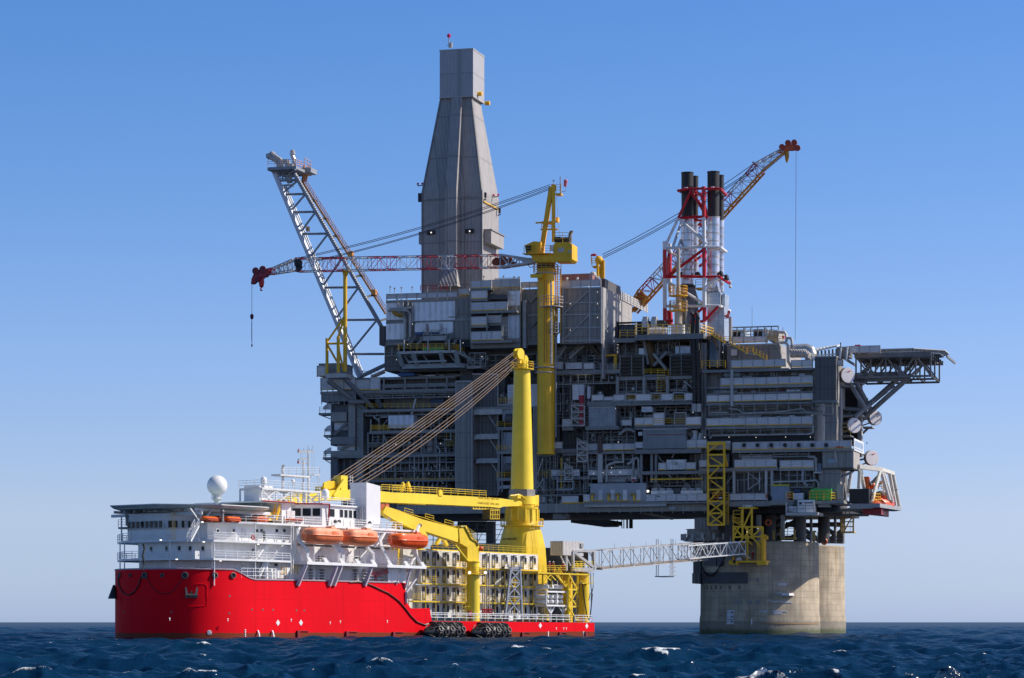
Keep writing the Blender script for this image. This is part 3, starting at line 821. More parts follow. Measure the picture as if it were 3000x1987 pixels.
# foredeck gear seen above the bulwark
mb=MB()
for x0,x1,y0 in((355,390,932),(408,440,930)):mb.pbox(SH,'A1',x0,y0,x1,990,15.5,16.2)
mk_each('vent_box',mb,offw,ship)
mb=MB();p=SP('A1',527,985,11);mb.tube(p-Z*.5,p+Z*1.2,.55,10);mb.lathe(p+Z*.9,[(.5,0),(.75,.1),(.75,.55),(.1,.6)],12)
p=SP('A1',1208,1045,1);mb.tube(p-Z*.5,p+Z*1.9,.4,12);mb.lathe(p+Z*1.9,[(.4,0),(.55,.1),(.55,.6),(.1,.75)],12)
p=SP('A1',1245,1045,1);mb.tube(p-Z*.5,p+Z*1.4,.35,12);p=SP('A1',1275,1045,1);mb.tube(p-Z*.5,p+Z*1.3,.3,12)
mb.pbox(SH,'A1',1298,968,1402,1050,1,3.5)
mk_each('ventilator',mb,white,ship,smooth=True)
mb=MB();mb.rail([SP('A1',1330,1045,.8),SP('A1',1362,1045,.8)],2.2,.5,.08);mb.rail([SP('A1',1405,1020,.8),SP('A1',1445,1020,.8)],1.4,.5,.08);mk_each('guard_frame',mb,yel,ship)
mb=MB();mb.rail([SP('A1',1030,1048,.15),SP('A1',1290,1050,.15)],1.5,1.2,.075,(.3,.75,1.1));mb.rail([SP('A2',240,1000,.2),SP('A2',930,1012,.2)],1.4,1.2,.07);mk('railing',mb,white,ship)
mb=MB();mb.box(SH,-44,-16,3.4,3.7,zm-1.2,L1-.2);mk('bulkhead',mb,offw,ship)
mb=MB()
for x in(330,420,700,770):mb.pbox(SH,'A2',x,905,x+12,1000,1.6,2.2)
mb.pbox(SH,'A2',285,890,310,985,2.5,3.3);mk_each('deck_gear',mb,steel_lt,ship)
# side panel with a red emblem under the aft boat deck
mb=MB();mb.pbox(SH,'A2',960,897,1110,1018,.1,.5);pn=mk('side_panel',mb,white,ship)
mb=MB();e=SH.at('A2',835,930,.0);mb.path([SP('A2',1140-11+12*cos(t),925-13*sin(t),.0)for t in np.linspace(-.4,pi+.4,9)],.1,4);mk('emblem',mb,red_pt,pn)
# red folded deck crane at the ship side
rc=thing('folding_deck_crane','small dark red folded crane on the ship side below the aft lifeboat','crane',SP('A2',850,960,.3),SH.ang)
mb=MB();mb.tube(SP('A2',850,1000,.4),SP('A2',850,930,.4),.3,10);mk('pedestal',mb,crim,rc)
mb=MB();mb.beam(SP('A2',822,945,.3),SP('A2',950,918,.3),.35,.5);mb.beam(SP('A2',850,962,.1),SP('A2',960,930,.1),.3,.35);mb.beam(SP('A2',940,915,.3),SP('A2',1022,908,.3),.28,.4);mb.beam(SP('A2',1005,905,.3),SP('A2',1022,932,.3),.22);mk('arm',mb,crim,rc)
mb=MB();mb.tube(SP('A2',870,935,.1),SP('A2',935,925,.1),.09,6);mk('hydraulic_ram',mb,steel,rc)
# --- lifeboat decks, struts and davits
bd0=SH.at('A2',285,855,-1.6);bd1=SH.at('A2',870,870,-1.6);bd2=SH.at('A2',955,880,-1.6);bd3=SH.at('A2',1282,888,-1.6)
for(a,b,inn)in((bd0,bd1,3.5),(bd2,bd3,1.6)):
 zz=(a[1]+b[1])/2
 mb=MB();mb.box(SH,a[0],b[0],-1.6,inn,zz-.25,zz+.2);o=mk('boat_deck',mb,white,ship)
 mb=MB()
 n=int((b[0]-a[0])/3.4)
 for i in range(n+1):
  s=a[0]+.5+(b[0]-a[0]-1.4)*i/max(1,n)
  mb.hexa([W(s,-1.5,zz+.2),W(s+.85,-1.5,zz+.2),W(s+.85,-1.2,zz+.2),W(s,-1.2,zz+.2),W(s-.5,-1.5,zz+.85),W(s+.2,-1.5,zz+.85),W(s+.2,-1.35,zz+.85),W(s-.5,-1.35,zz+.85)])
 mb.rail([W(a[0]+.2,.8,zz+.2),W(b[0]-.1,.8,zz+.2)],1.1,1.2,.07)
 mk('roller',mb,white,o)
mb=MB()
for x0,x1 in((278,205),(535,470),(575,508),(830,765)):
 mb.beam(SP('A2',x0,868,-1.3),SP('A2',x1,1042,-.05)if True else 0,.5,.5)
for x0,y0,x1,y1 in((1150,895,1106,1062),(1218,895,1195,990),(1195,980,1112,1100),(1070,895,1030,1035),(1112,1095,1112,1190)):
 mb.beam(SP('A2',x0,y0,-1.2 if y0<900 else-.2),SP('A2',x1,y1,-.1),.3 if x0!=1070 else .12)
mk_each('deck_strut',mb,M('pale_lavender_grey_paint',(.56,.53,.58),.5),ship)
def davit(c,pts,b0,b1,t=.4):
 mb=MB()
 k_=len(pts)
 for i in range(k_-1):
  w0_=b0+(b1-b0)*i/(k_-1);w1_=b0+(b1-b0)*(i+1)/(k_-1)
  mb.beam(SP(c,*pts[i],w0_),SP(c,*pts[i+1],w1_),t)
 mk('davit',mb,white,ship)
davit('A2',[(245,500),(205,580),(210,660),(285,745),(292,850)],.8,-.9)
davit('A2',[(185,850),(188,560)],1.5,1.5);davit('A2',[(188,700),(240,840)],1.5,.5,.25);davit('A2',[(190,850),(250,735)],1.5,.8,.25)
davit('A2',[(490,690),(550,760),(552,850)],0,-.9);davit('A2',[(525,690),(585,760),(588,850)],0,-.9)
davit('A2',[(780,715),(840,780),(842,855)],0,-.9)
davit('A2',[(945,575),(895,660),(905,720),(970,850)],.8,-.8);davit('A2',[(1175,745),(1235,870)],0,-.9);davit('A2',[(1200,745),(1205,790),(1165,830),(1150,870)],.3,-.8,.25)
davit('A2',[(620,790),(760,660)],2,2,.2);davit('A2',[(700,840),(860,660),(960,580)],1.5,1.0,.2)
davit('A2',[(760,840),(800,740)],.8,.3);davit('A2',[(1220,540),(1195,590)],-.5,-1.2,.35)
for x0,y0 in((545,510),(805,522)):davit('A2',[(x0+12,y0),(x0-40,y0+45)],.2,-1.1,.5)
mb=MB()
for x,y in((520,508),(553,508),(808,520),(1228,540)):mb.ball(SP('A2',x,y,-.2),.3,10,8)
mk_each('davit_sheave',mb,steel_dk,ship)
mb=MB()
for x in(295,385,405,420,690,705,718):mb.beam(SP('A2',x,850,.6),SP('A2',x-12+(x%5)*6,705,.4),.03)
mk_each('boat_fall',mb,steel_dk,ship)
mb=MB()
for x,y in((400,815),(700,825)):mb.tube(SP('A2',x-12,y,1.2),SP('A2',x+14,y,1.2),.45,12)
mk_each('winch',mb,steel_dk,ship)
mb=MB();mb.box(SH,bd0[0],bd3[0]-3,3.6,3.9,L1+.3,L3-.3);mk('bulkhead',mb,offw,ship)
mb=MB();mb.box(SH,s3-1,fs1+3.5,.4,17,L3-.5,L3-.2);dk=mk('deck',mb,white,ship)
mb=MB();mb.rail([W(s2,.5,L3-.1),W(fs0,.5,L3-.1)],1.1,1.3,.07);mb.rail([W(fs1,.5,L3-.2),W(fs1+3.4,.5,L3-.2)],1.1,1.0,.07);mk('railing',mb,white,dk)
def lifeboat(c,x0,x1,y0,y1,b,canopy,lower,label):
 ps0=SH.at(c,x0,(y0+y1)/2,b);ps1=SH.at(c,x1,(y0+y1)/2,b)
 wid=1.62
 s0,s1=ps0[0]+wid*.48,ps1[0]-wid*.48
 # the boat's beam adds to its width in the picture because it is seen obliquely
 ctr=(s0+s1)/2;L_=(s1-s0)
 zt=SH.at(c,(x0+x1)/2,y0,b)[1];zb=SH.at(c,(x0+x1)/2,y1,b)[1]
 h=(zt-zb)*.93
 t=thing('lifeboat',label,'lifeboat',W(ctr,b,zb),SH.ang,'orange lifeboats hung on the ship davits')
 def plan_w(f):return wid*max(0.02,(1-abs(2*f-1)**6))**.5
 n=19;fs_=[i/(n-1)for i in range(n)]
 low=[(0.0,0.0),(.45,.04),(.8,.2),(.97,.42)];zk=.5
 def loft(ring_fn,mat,name,par):
  mb=MB();vs=[];m2=None
  for f in fs_:
   r=ring_fn(f);m2=len(r)
   for y_,z_ in r:vs.append(W(s0+L_*f,b+y_,zb+h*z_))
  mb.add(vs,[(j*m2+i,j*m2+i+1,(j+1)*m2+i+1,(j+1)*m2+i)for j in range(n-1)for i in range(m2-1)])
  mb.add(vs[:m2],[tuple(range(m2))]);mb.add(vs[-m2:],[tuple(range(m2))])
  return mk(name,mb,mat,par,smooth=True,angle=50)
 def lower_ring(f):
  w_=plan_w(f);rise=.2*abs(2*f-1)**3
  half=[(0,rise),(.5*w_,rise+.02),(.82*w_,rise+(.5-rise)*.35),(.97*w_,rise+(.5-rise)*.75),(w_,.5)]
  return[(-y,z)for y,z in half[::-1]]+half[1:]
 def upper_ring(f):
  w_=plan_w(f);e=abs(2*f-1);top=.94-.14*e**5
  half=[(w_*.98,.5),(w_*.97,.5+(top-.5)*.45),(w_*.84,.5+(top-.5)*.85),(w_*.5,top-.01),(0,top)]
  return[(-y,z)for y,z in half]+half[:-1][::-1]
 loft(lower_ring,lower,'hull',t);loft(upper_ring,canopy,'canopy',t)
 mb=MB()
 for sgn in(-1,1):mb.path([W(s0+L_*f,b+sgn*(plan_w(f)+.03),zb+h*.5)for f in fs_],.1,6)
 mk('fender_strake',mb,lower,t)
 mb=MB();f0,f1=.66,.82;za_,zb_=zb+h*.86,zb+h*1.04
 mb.hexa([W(s0+L_*f0,b-.75,za_),W(s0+L_*f1,b-.75,za_),W(s0+L_*f1,b+.75,za_),W(s0+L_*f0,b+.75,za_),W(s0+L_*(f0+.02),b-.6,zb_),W(s0+L_*(f1-.03),b-.6,zb_),W(s0+L_*(f1-.03),b+.6,zb_),W(s0+L_*(f0+.02),b+.6,zb_)])
 mk('steering_turret',mb,canopy,t)
 mb=MB()
 for f in(.38,.55,.72):mb.box(SH,s0+L_*f-.25,s0+L_*f+.25,b-wid*.975,b-wid*.9,zb+h*.57,zb+h*.67)
 mb.box(SH,s0+L_*.58,s0+L_*.68,b-wid*1.01,b-wid*.9,zb+h*.52,zb+h*.74)
 mk_each('hatch',mb,lower,t)
 mb=MB()
 mb.path([W(s0+L_*f,b-plan_w(f)-.12,zb+h*(.4-.05*(i%2)))for i,f in enumerate(fs_[2:-2])],.03,4)
 mb.path([W(s0+L_*f,b-plan_w(f)*.86,zb+h*.82)for f in(.1,.2,.3,.4,.5)],.04,4)
 mk('grab_line',mb,lower,t)
 mb=MB()
 for f in(.12,.88):mb.tube(W(s0+L_*f,b,zb+h*.6),W(s0+L_*f,b,zb+h*1.0),.12,8)
 mk_each('lifting_hook',mb,steel,t)
lifeboat('A2',238,586,540,700,-1.0,salmon,M('orange_gelcoat',(.82,.2,.07),.4),'pale faded orange lifeboat nearest the bow, below the bridge windows')
lifeboat('A2',556,872,553,712,-1.0,salmon,M('orange_gelcoat_lower',(.82,.19,.06),.4),'pale faded orange lifeboat below the white funnel casing')
lifeboat('A2',958,1292,588,740,-1.0,M('glossy_orange_canopy',(.83,.13,.02),.25),M('glossy_orange_hull',(.8,.09,.012),.25),'glossy deep orange lifeboat hung alone beside the yellow boom')
# ================================================================ ON THE SHIP'S DECK
# --- cabin containers, four rows of twelve
CB=5.0
ca,cb=SH.at('A3',262,900,CB)[0],SH.at('A3',1336,900,CB)[0]
rowz=[SH.at('A3',800,y,CB)[1]for y in(1292,1143,983,829,673)]
pitch=(cb-ca)/12;CW=pitch-.1
CH=min(rowz[i+1]-rowz[i]for i in range(4))-.12
def make_cabin(u,z,label,dark_front=False):
 t=thing('cabin_container',label,'cabin container',SH.W(u+pitch/2,CB,z),SH.ang,'white cabin containers stacked on the aft deck')
 x0,x1=u+.05,u+.05+CW
 mb=MB();mb.box(SH,x0,x1,CB,CB+6.0,z+.05,z+CH)
 mk('body',mb,cabinw,t)
 mb=MB()
 for a in(x0-.02,x1-.13):mb.box(SH,a,a+.15,CB-.04,CB+.1,z+.02,z+CH+.03)
 for zz in(z+.02,z+CH-.14):mb.box(SH,x0+.13,x1-.13,CB-.03,CB+.1,zz,zz+.17)
 mk('frame',mb,white,t)
 mb=MB();mb.box(SH,x0+.16,x0+1.04,CB-.06,CB+.05,z+.12,z+2.3);d=mk('door',mb,M_door,t)
 mb=MB();mb.box(SH,x0+.42,x0+.74,CB-.08,CB-.04,z+.5,z+1.5);mk('door_panel',mb,steel_lt,d)
 mb=MB();mb.box(SH,x0+1.24,x0+1.86,CB-.06,CB+.05,z+.9,z+2.1);w_=mk('window',mb,offw,t)
 mb=MB();mb.box(SH,x0+1.3,x0+1.8,CB-.09,CB-.04,z+.98,z+2.03);mk('pane',mb,glass,w_)
 mb=MB();mb.box(SH,x0+.9,x0+1.5,CB-.25,CB,z+CH-.5,z+CH-.2);mk('vent_unit',mb,steel,t)
 return t
M_door=M('charcoal_door',(.05,.05,.055),.5)
ords=['first','second','third','fourth','fifth','sixth','seventh','eighth','ninth','tenth','eleventh','twelfth']
rn=['bottom row','second row from the deck','third row from the deck','top row']
proto=None
for r in range(4):
 for i in range(12):
  lab=f'white cabin container, {ords[i]} from the bow end in the {rn[r]}'
  u=ca+pitch*i
  if proto is None:proto=make_cabin(u,rowz[0],lab)
  else:copy_tree(proto,SH.W(u+pitch/2,CB,rowz[r]),label=lab)
wk=thing('cabin_walkway','yellow steel walkways along the stacked white cabins','walkway',SH.W((ca+cb)/2,CB-.7,zd),SH.ang)
for r in range(1,5):
 z=rowz[r];w0=CB-1.0 if r<4 else CB+.3
 mb=MB();mb.box(SH,ca-(3 if r==1 else .8),cb+.3,w0,CB-.1 if r<4 else w0+.9,z-.22,z-.02);d=mk('gangplank',mb,yel_ship2,wk)
 mb=MB();mb.rail([SH.W(ca-(3 if r==1 else .6),w0+.05,z),SH.W(cb+.2,w0+.05,z)],1.1,1.25,.05);mk('railing',mb,yel_ship2,d)
mb=MB()
for i in range(13):
 u=ca+pitch*i
 mb.beam(SH.W(u,CB-.95,zd),SH.W(u,CB-.95,rowz[3]),.09)
mk_each('post',mb,yel_ship2,wk)
mb=MB()
for r in range(4):
 for i in range(12):
  u=ca+pitch*i
  if(i*7+r*3)%3==0:
   mb.ladder(SH.W(u+.6,CB-1.0,rowz[r]),SH.W(u+.6,CB-1.0,rowz[r]+1.1),SH.S,.9)
mk_each('gate',mb,yel_ship2,wk)
# cream stores block on the bow end of the stack
mb=MB();mb.box(SH,ca-3.2,ca-.25,CB+1,CB+7,zd,rowz[4]-.2);blk=mk('stores_container',mb,cream,None,ang=SH.ang)
tag(blk,'cream corrugated block at the bow end of the white cabins','container')
mb=MB();mb.rail([SH.W(ca-3,CB+1.1,rowz[4]-.2),SH.W(ca-.3,CB+1.1,rowz[4]-.2)],1.1,1.2,.07);mk('railing',mb,yel_ship2,blk)
mb=MB()
for y0,y1 in((840,700),(980,840),(1120,990)):mb.stair(SP('A2',940,y1 if 0 else y0,5.2),SP('A2',1030,y1,5.2),SH.B)
ls=mk('stair_tower',mb,yel_ship2,wk)
mb=MB();a=SH.at('A2',915,700,6)[0];b_=SH.at('A2',1050,700,6)[0]
mb.box(SH,a,b_,6,8,rowz[4]+.2,rowz[4]+.5);mb.rail([SH.W(a,6,rowz[4]+.5),SH.W(b_+3,6,rowz[4]+.5)],1.1,1.2,.08)
for k_ in range(4):
 u=a+(b_-a)*k_/3;mb.beam(SH.W(u,6,zd),SH.W(u,6,rowz[4]+.4),.22)
mk('gangplank',mb,yel_ship2,wk)
# deck railing along the low deck, with pipework behind
dr=thing('deck_railing','long white railing on the edge of the low aft deck','railing',SH.W((s_at('A3',365,1316)[0]+stern)/2,.2,zd),SH.ang)
mb=MB();mb.rail([SH.W(s_at('A3',355,1316)[0],.25,zd),SH.W(stern-6.5,.25,zd)],1.25,1.7,.1,(.45,.85,1.1));mb.rail([SH.W(stern-5,.3,zd),SH.W(stern-.3,.3,zd),SH.W(stern-.3,8,zd)],1.25,1.7,.1);mk('rails',mb,white,dr)
pg=thing('deck_pipes','grey pipes with red valves standing before the white cabins','pipes',SP('A3',860,1310,2),SH.ang)
mb=MB();mv=MB()
for i,x in enumerate((830,848,866,888,905)):
 top=(1005,1010,690,690,1165)[i]
 mb.tube(SP('A3',x,1285,2),SP('A3',x,top,2),.1,6)
 p=SP('A3',x,1225,2);mv.lathe(p-Z*.4,[(.12,0),(.26,.1),(.26,.25),(.12,.3),(.12,.55),(.24,.6),(.24,.75),(.1,.8)],8)
mk_each('pipe',mb,steel_lt,pg,smooth=True);mk_each('valve',mv,crim,pg)
def deck_box(c,x0,y0,x1,y1,b,m,name,label,cat):
 mb=MB();mb.pbox(SH,c,x0,y0,x1,y1,b,b+1.2)
 o=mk(name,mb,m,None,ang=SH.ang);tag(o,label,cat)
 u0,zt=SH.at(c,x0,y0,b);u1,zb_=SH.at(c,x1,y1,b)
 mb=MB()
 for u in(u0,u1):
  mb.box(SH,u-.05,u+.05,b-.05,b+1.25,zb_,zt+.04)
 mb.box(SH,u0,u1,b-.06,b+.2,zt-.1,zt+.03);mk('edge_frame',mb,steel,o)
 mb=MB();mb.box(SH,(u0+u1)/2-.2,(u0+u1)/2+.2,b-.09,b-.02,zb_+.3,zb_+.6);mk('label_plate',mb,white,o)
 return o
deck_box('A3',735,1222,778,1262,1.5,steel,'control_cabinet','grey cabinet beside the foot of the small yellow crane','cabinet')
deck_box('A3',1062,1255,1110,1312,2,white,'equipment_crate','white crate behind the deck railing below the grey lattice','crate')
deck_box('A3',1140,1255,1178,1300,2,white,'equipment_crate','white crate just right of the other crate below the grey lattice','crate')
gm=MB();p=SP('A3',712,1250,1.0);gm.lathe(p,[(.05,-.3),(.45,-.25),(.45,.25),(.05,.3)],14,SH.B);gm.tube(p-Z*1.2,p,.15,6);tag(mk('hose_reel',gm,crim,None,ang=SH.ang,smooth=True),'dark red hose reel on the low deck beside the crane foot','hose reel')
# --- grey lattice boom rest
br=thing('boom_rest','grey steel lattice rest standing before the white cabins','boom rest',SP('A3',1110,1310,2.5),SH.ang)
mb=MB()
for b in(2.2,4.2):
 L=[SP('A3',x,y,b)for x,y in((1030,1300),(1085,830),(1190,1310),(1170,830))]
 mb.beam(L[0],L[1],.35);mb.beam(L[2],L[3],.35);mb.beam(L[1],L[3],.4)
 for y0,y1 in((1270,1090),(1090,960),(960,850)):
  def on(t_,a,b__):return a.lerp(b__,(1300-t_)/470)
  mb.beam(on(y0,L[0],L[1]),on(y1,L[2],L[3]),.2);mb.beam(on(y0,L[2],L[3]),on(y1,L[0],L[1]),.2);mb.beam(on(y1,L[0],L[1]),on(y1,L[2],L[3]),.2)
mk('lattice',mb,M('blue_grey_steel',(.24,.27,.33),.5),br)
mb=MB()
for x,x2 in((1075,1055),(1172,1182)):mb.hexa([SP('A3',x-14,840,2),SP('A3',x+14,840,2),SP('A3',x+14,840,4.4),SP('A3',x-14,840,4.4),SP('A3',x2-6,785,2),SP('A3',x2+6,785,2),SP('A3',x2+6,785,4.4),SP('A3',x2-6,785,4.4)])
mk_each('guide_horn',mb,M('slate_steel',(.15,.17,.2),.5),br)
# --- big ship crane
KB=14.0
def kr(dx):return dx*.3188*SH.P('A3',1190,300,KB).y/FPX
kc=SP('A3',1190,1310,KB)
def kz(c,x,y):return SH.P(c,x,y,KB).z
crane=thing('ship_crane','huge lemon yellow ship crane with tall column and lowered boom','crane',kc,SH.ang)
C0=Vector((kc.x,kc.y,0))
zs=[kz('A3',1190,y)for y in(1310,860,640,452)]
mb=MB();n=32;vs=[]
def ringp(r,sq,z):
 o=[]
 for i in range(n):
  a=2*pi*(i+.5)/n;cx,sy=cos(a),sin(a)
  k_=1/max(abs(cx),abs(sy));k_=min(k_,1.3)
  k_=1+(k_-1)*sq
  o.append(C0+SH.S*(r*k_*cx)+SH.B*(r*k_*sy)+Z*(z-SH.S.z*0))
 return o
rings=[(kr(225)*.86,1,zs[0]),(kr(212)*.84,1,zs[1]),(kr(200)*.84,.95,zs[2]),(kr(172),.25,zs[3]-1.2),(kr(162),0,zs[3])]
for r,sq,z in rings:vs+=ringp(r,sq,z)
mb.add(vs,[(j*n+i,j*n+(i+1)%n,(j+1)*n+(i+1)%n,(j+1)*n+i)for j in range(4)for i in range(n)]+[tuple(range(4*n,5*n))])
ped=mk('pedestal',mb,yel_ship2,crane,smooth=True,angle=28)
mb=MB();zz=[kz('A3',1190,y)for y in(452,430,400,290,272,262)]
mb.lathe(C0,[(kr(162),zz[0]),(kr(148),zz[1]),(kr(146),zz[3]),(kr(150),zz[3]+.05),(kr(150),zz[4]),(kr(120),zz[4]),(kr(120),zz[5]+.4)],32)
mk('slew_drum',mb,yel_ship2,crane,smooth=True)
mb=MB()
for i in range(14):
 a=2*pi*i/14;v=SH.S*cos(a)+SH.B*sin(a)
 mb.tube(C0+v*kr(150)+Z*zz[2],C0+v*kr(150)+Z*zz[3],.16,6)
mk('bolt_column',mb,yel_ship,crane)
mb=MB();mb.lathe(C0,[(kr(150),zz[0]+.05),(kr(200),zz[0]+.05),(kr(200),zz[0]+.25),(kr(150),zz[0]+.25)],28)
pf=mk('walkway',mb,yel_ship2,crane)
def ringrail(mb,c,r,z,n=18,h=1.1,t=.07):
 pts=[Vector(c)+Vector((r*cos(2*pi*i/n),r*sin(2*pi*i/n),z))for i in range(n)]
 mb.rail(pts,h,9,t,close=True);return mb
mb=MB();ringrail(mb,C0,kr(197),zz[0]+.25,22);mk('railing',mb,yel_ship2,pf)
mb=MB();ringrail(mb,C0,kr(147),zz[3]-.1,18,.9);mk('railing',mb,yel_ship2,crane)
mb=MB();mb.ladder(SP('A3',1310,690,KB-5.0),SP('A3',1280,450,KB-3.6),SH.S,.8);mk('ladder',mb,yel_ship2,crane)
text_mesh('NO WELDING',C0-SH.S*(kr(171)+.12)+Z*kz('A3',1190,569),-SH.B,Z+SH.S*.16,.5,black,ped,'lettering')
# turning platform, column
zc0,zc1,zc2=kz('D1',1975,1270),kz('D1',1975,1213),kz('C5',1975,890)
mb=MB();mb.lathe(C0,[(2.2,zz[5]+.3),(2.35,zc0-1.4),(2.35,zc0),(2.2,zc0)],28);mk('turntable',mb,yel_ship,crane,smooth=True)
mb=MB();mb.lathe(C0,[(2.3,zc0-.4),(2.3,zc1+.1),(1.8,zc1+.1)],6);mk('column_collar',mb,M('bare_grey_steel',(.25,.235,.22),.5),crane)
mb=MB();mb.lathe(C0,[(1.98,zc1),(1.97,zc1+1),(1.42,zc2),(1.2,zc2+.1)],40);colm=mk('column',mb,yel_ship,crane,smooth=True)
mb=MB()
for f in(.12,.24,.36,.48,.6,.72,.84):mb.lathe(C0,[(1.99-.56*f,zc1+(zc2-zc1)*f),(1.995-.56*f,zc1+(zc2-zc1)*f+.02),(1.985-.56*f,zc1+(zc2-zc1)*f+.07)],36)
mk_each('weld_ring',mb,yel_ship,colm,smooth=True)
mb=MB();mb.lathe(C0,[(1.3,zc2-.1),(2.05,zc2+.0),(2.05,zc2+.16),(1.3,zc2+.16)],24);tp=mk('top_walkway',mb,yel_ship2,crane)
mb=MB();ringrail(mb,C0,2.0,zc2+.16,16,1.2,.07);mk('railing',mb,yel_ship2,tp)
mb=MB();mb.tube(C0+Z*zc2,C0+Z*(zc2+1.0),1.1,16);mk('mast_head',mb,yel_ship,crane,smooth=True)
zh=kz('C5',1960,745)
for du,db in((-.9,-.35),(-.9,.35),(.75,0)):
 mb=MB();p=C0+SH.S*du+SH.B*db+Z*(zh if du<0 else zh-.9)
 mb.lathe(p-SH.B*.16,[(.1,0),(.95 if du<0 else .8,0),(.85 if du<0 else .7,.16),(.95 if du<0 else .8,.32),(.1,.32)],18,SH.B);mk('sheave',mb,yel_ship,crane,smooth=True)
mb=MB()
for du in(-.9,.75):mb.beam(C0+SH.S*du*.5+Z*(zc2+.6),C0+SH.S*du+Z*(zh-.2),.5,.5)
mk('sheave_bracket',mb,yel_ship,crane)
# boom
def side_profile(pts,b0,b1,name,mat,par):
 mb=MB();bm_=(b0)
 p0=[SH.at(c,x,y,b0)for c,x,y in pts]
 mb.slab([SH.W(u,b0,z)for u,z in p0],SH.B*(b1-b0));return mk(name,mb,mat,par)
boom=side_profile([('A3',1345,160),('A3',1345,262),('A3',1240,258),('A3',1010,266),('A3',990,277),('A3',900,268),('A3',300,240),('A3',0,230),('D1',375,1300),('F1',1100,912),('F1',800,905),('F1',560,960),('F1',320,965),('F1',330,900),('F1',600,810),('F1',820,770),('F1',1300,755),('A2',900,254),('A3',0,135),('A3',230,143),('A3',470,158),('A3',700,170),('A3',1000,190),('A3',1230,222),('A3',1260,200),('A3',1290,160)],KB-1.5,KB+1.5,'boom',yel_ship,crane)
mb=MB()
for c,x0,y0,x1,y1 in(('A3',0,133,470,156),('A3',470,156,860,180),('D1',680,1222,900,1228)):
 mb.rail([SP(c,x0,y0,KB-1.4),SP(c,x1,y1,KB-1.4)],1.1,1.6,.08)
mk('railing',mb,yel_ship2,boom)
mb=MB();mb.pbox(SH,'F1',1075,556,1168,850,KB-1.3,KB+.4);mk('boom_post',mb,yel_ship,crane)
mb=MB();mb.tube(SP('F1',965,850,KB-1.6),SP('F1',1112,622,KB-1.4),.27,10);mk('post_brace',mb,yel_ship,crane,smooth=True)
mb=MB()
for i,(x,y,r)in enumerate(((855,700,.62),(905,690,.7),(960,690,.65),(900,740,.6),(850,745,.5))):
 p=SP('F1',x,y,KB-1.2+i*.4);mb.lathe(p-SH.B*.15,[(.1,0),(r,0),(r*.85,.15),(r,.3),(.1,.3)],14,SH.B)
mk_each('tip_sheave',mb,yel_ship2,crane,smooth=True)
mb=MB();mb.pbox(SH,'F1',805,715,905,840,KB-.8,KB+.8);mb.pbox(SH,'F1',940,690,990,790,KB-.4,KB+.6);mk_each('tip_bracket',mb,yel_ship2,crane)
mb=MB()
for x0,y0,x1,y1 in((1072,258,1088,190),(1150,260,1122,185)):
 mb.beam(SP('A2',x0,y0,KB-1),SP('A2',x1,y1,KB-1),.5,.45);mb.beam(SP('A2',x1,y1+12,KB-1),SP('A2',x1-(6 if x0<1100 else-6),y1-10,KB-1),.3)
mk_each('boom_horn',mb,yel_ship,crane)
mb=MB();p=SP('A3',443,135,KB-1.6);mb.lathe(p,[(.1,0),(.5,0),(.5,.3),(.1,.3)],12,SH.B);mb.box(SH,*(SH.at('A3',443,135,KB-1.6)[0]+k_ for k_ in(-.45,.45)),KB-1.65,KB-1.2,SH.at('A3',443,165,KB-1.6)[1],SH.at('A3',443,130,KB-1.6)[1]);mk('boom_block',mb,yel_ship,crane)
mb=MB()
for i in range(9):mb.beam(SP('A3',735+i*28,258,KB-1.3),SP('A3',745+i*28,285-i%2*10,KB-1.3),.12)
mb.beam(SP('A3',735,285,KB-1.3),SP('A3',975,290,KB-1.3),.14);mb.pbox(SH,'A3',140,232,305,245,KB-1.4,KB+1);mk('under_gear',mb,yel_ship2,crane)
mb=MB();mb.path([SP('A3',x,y,KB-1.8)for x,y in((1080,165),(1125,162),(1160,155),(1190,170),(1225,205),(1260,185),(1290,165),(1300,185))],.16,6)
mb.pbox(SH,'A3',1150,158,1180,190,KB-2,KB-1.4);mk('hydraulics',mb,yel_ship2,crane)
mb=MB();mb.pbox(SH,'A3',900,290,985,380,KB-2.4,KB-.6);cagem=mk('access_cage',mb,M('dark_cage_interior',(.12,.08,.01),.7),crane)
mb=MB()
for i in range(5):mb.beam(SP('A3',900+i*21,285,KB-2.5),SP('A3',897+i*21,382,KB-2.5),.09)
for y in(300,340,378):mb.beam(SP('A3',898,y,KB-2.5),SP('A3',985,y,KB-2.5),.09)
mk('cage_bars',mb,yel_ship2,cagem)
for i,s_ in enumerate(('WHIP HOIST  SWL 50 t','MAIN HOIST  SWL 400 t')):
 text_mesh(s_,SP('A3',885,190+i*48,KB-1.53),SH.S,Z,.55,M('faded_stencil',(.55,.36,.03),.5),boom,'lettering',.01)
TOPS=[(1890,733),(1900,745),(1912,760),(1925,778),(1940,795),(1930,800),(1945,812),(1955,822)]
ENDS=[(198,1128),(214,1150),(240,1163),(268,1168),(296,1182),(380,1160),(425,1172),(500,1160)]
for i,(t_,e_)in enumerate(zip(TOPS,ENDS)):
 b=KB-.8+1.6*((i*3)%8)/7
 a0_,b0_=SP('C5',*t_,b),SP('D1',*e_,b)
 pts=[a0_.lerp(b0_,k_/12)-Z*(1.3 if i>4 else .4)*4*(k_/12)*(1-k_/12)for k_ in range(13)]
 mb=MB();mb.path(pts,.06,5);mk('wire_rope',mb,cable,crane)
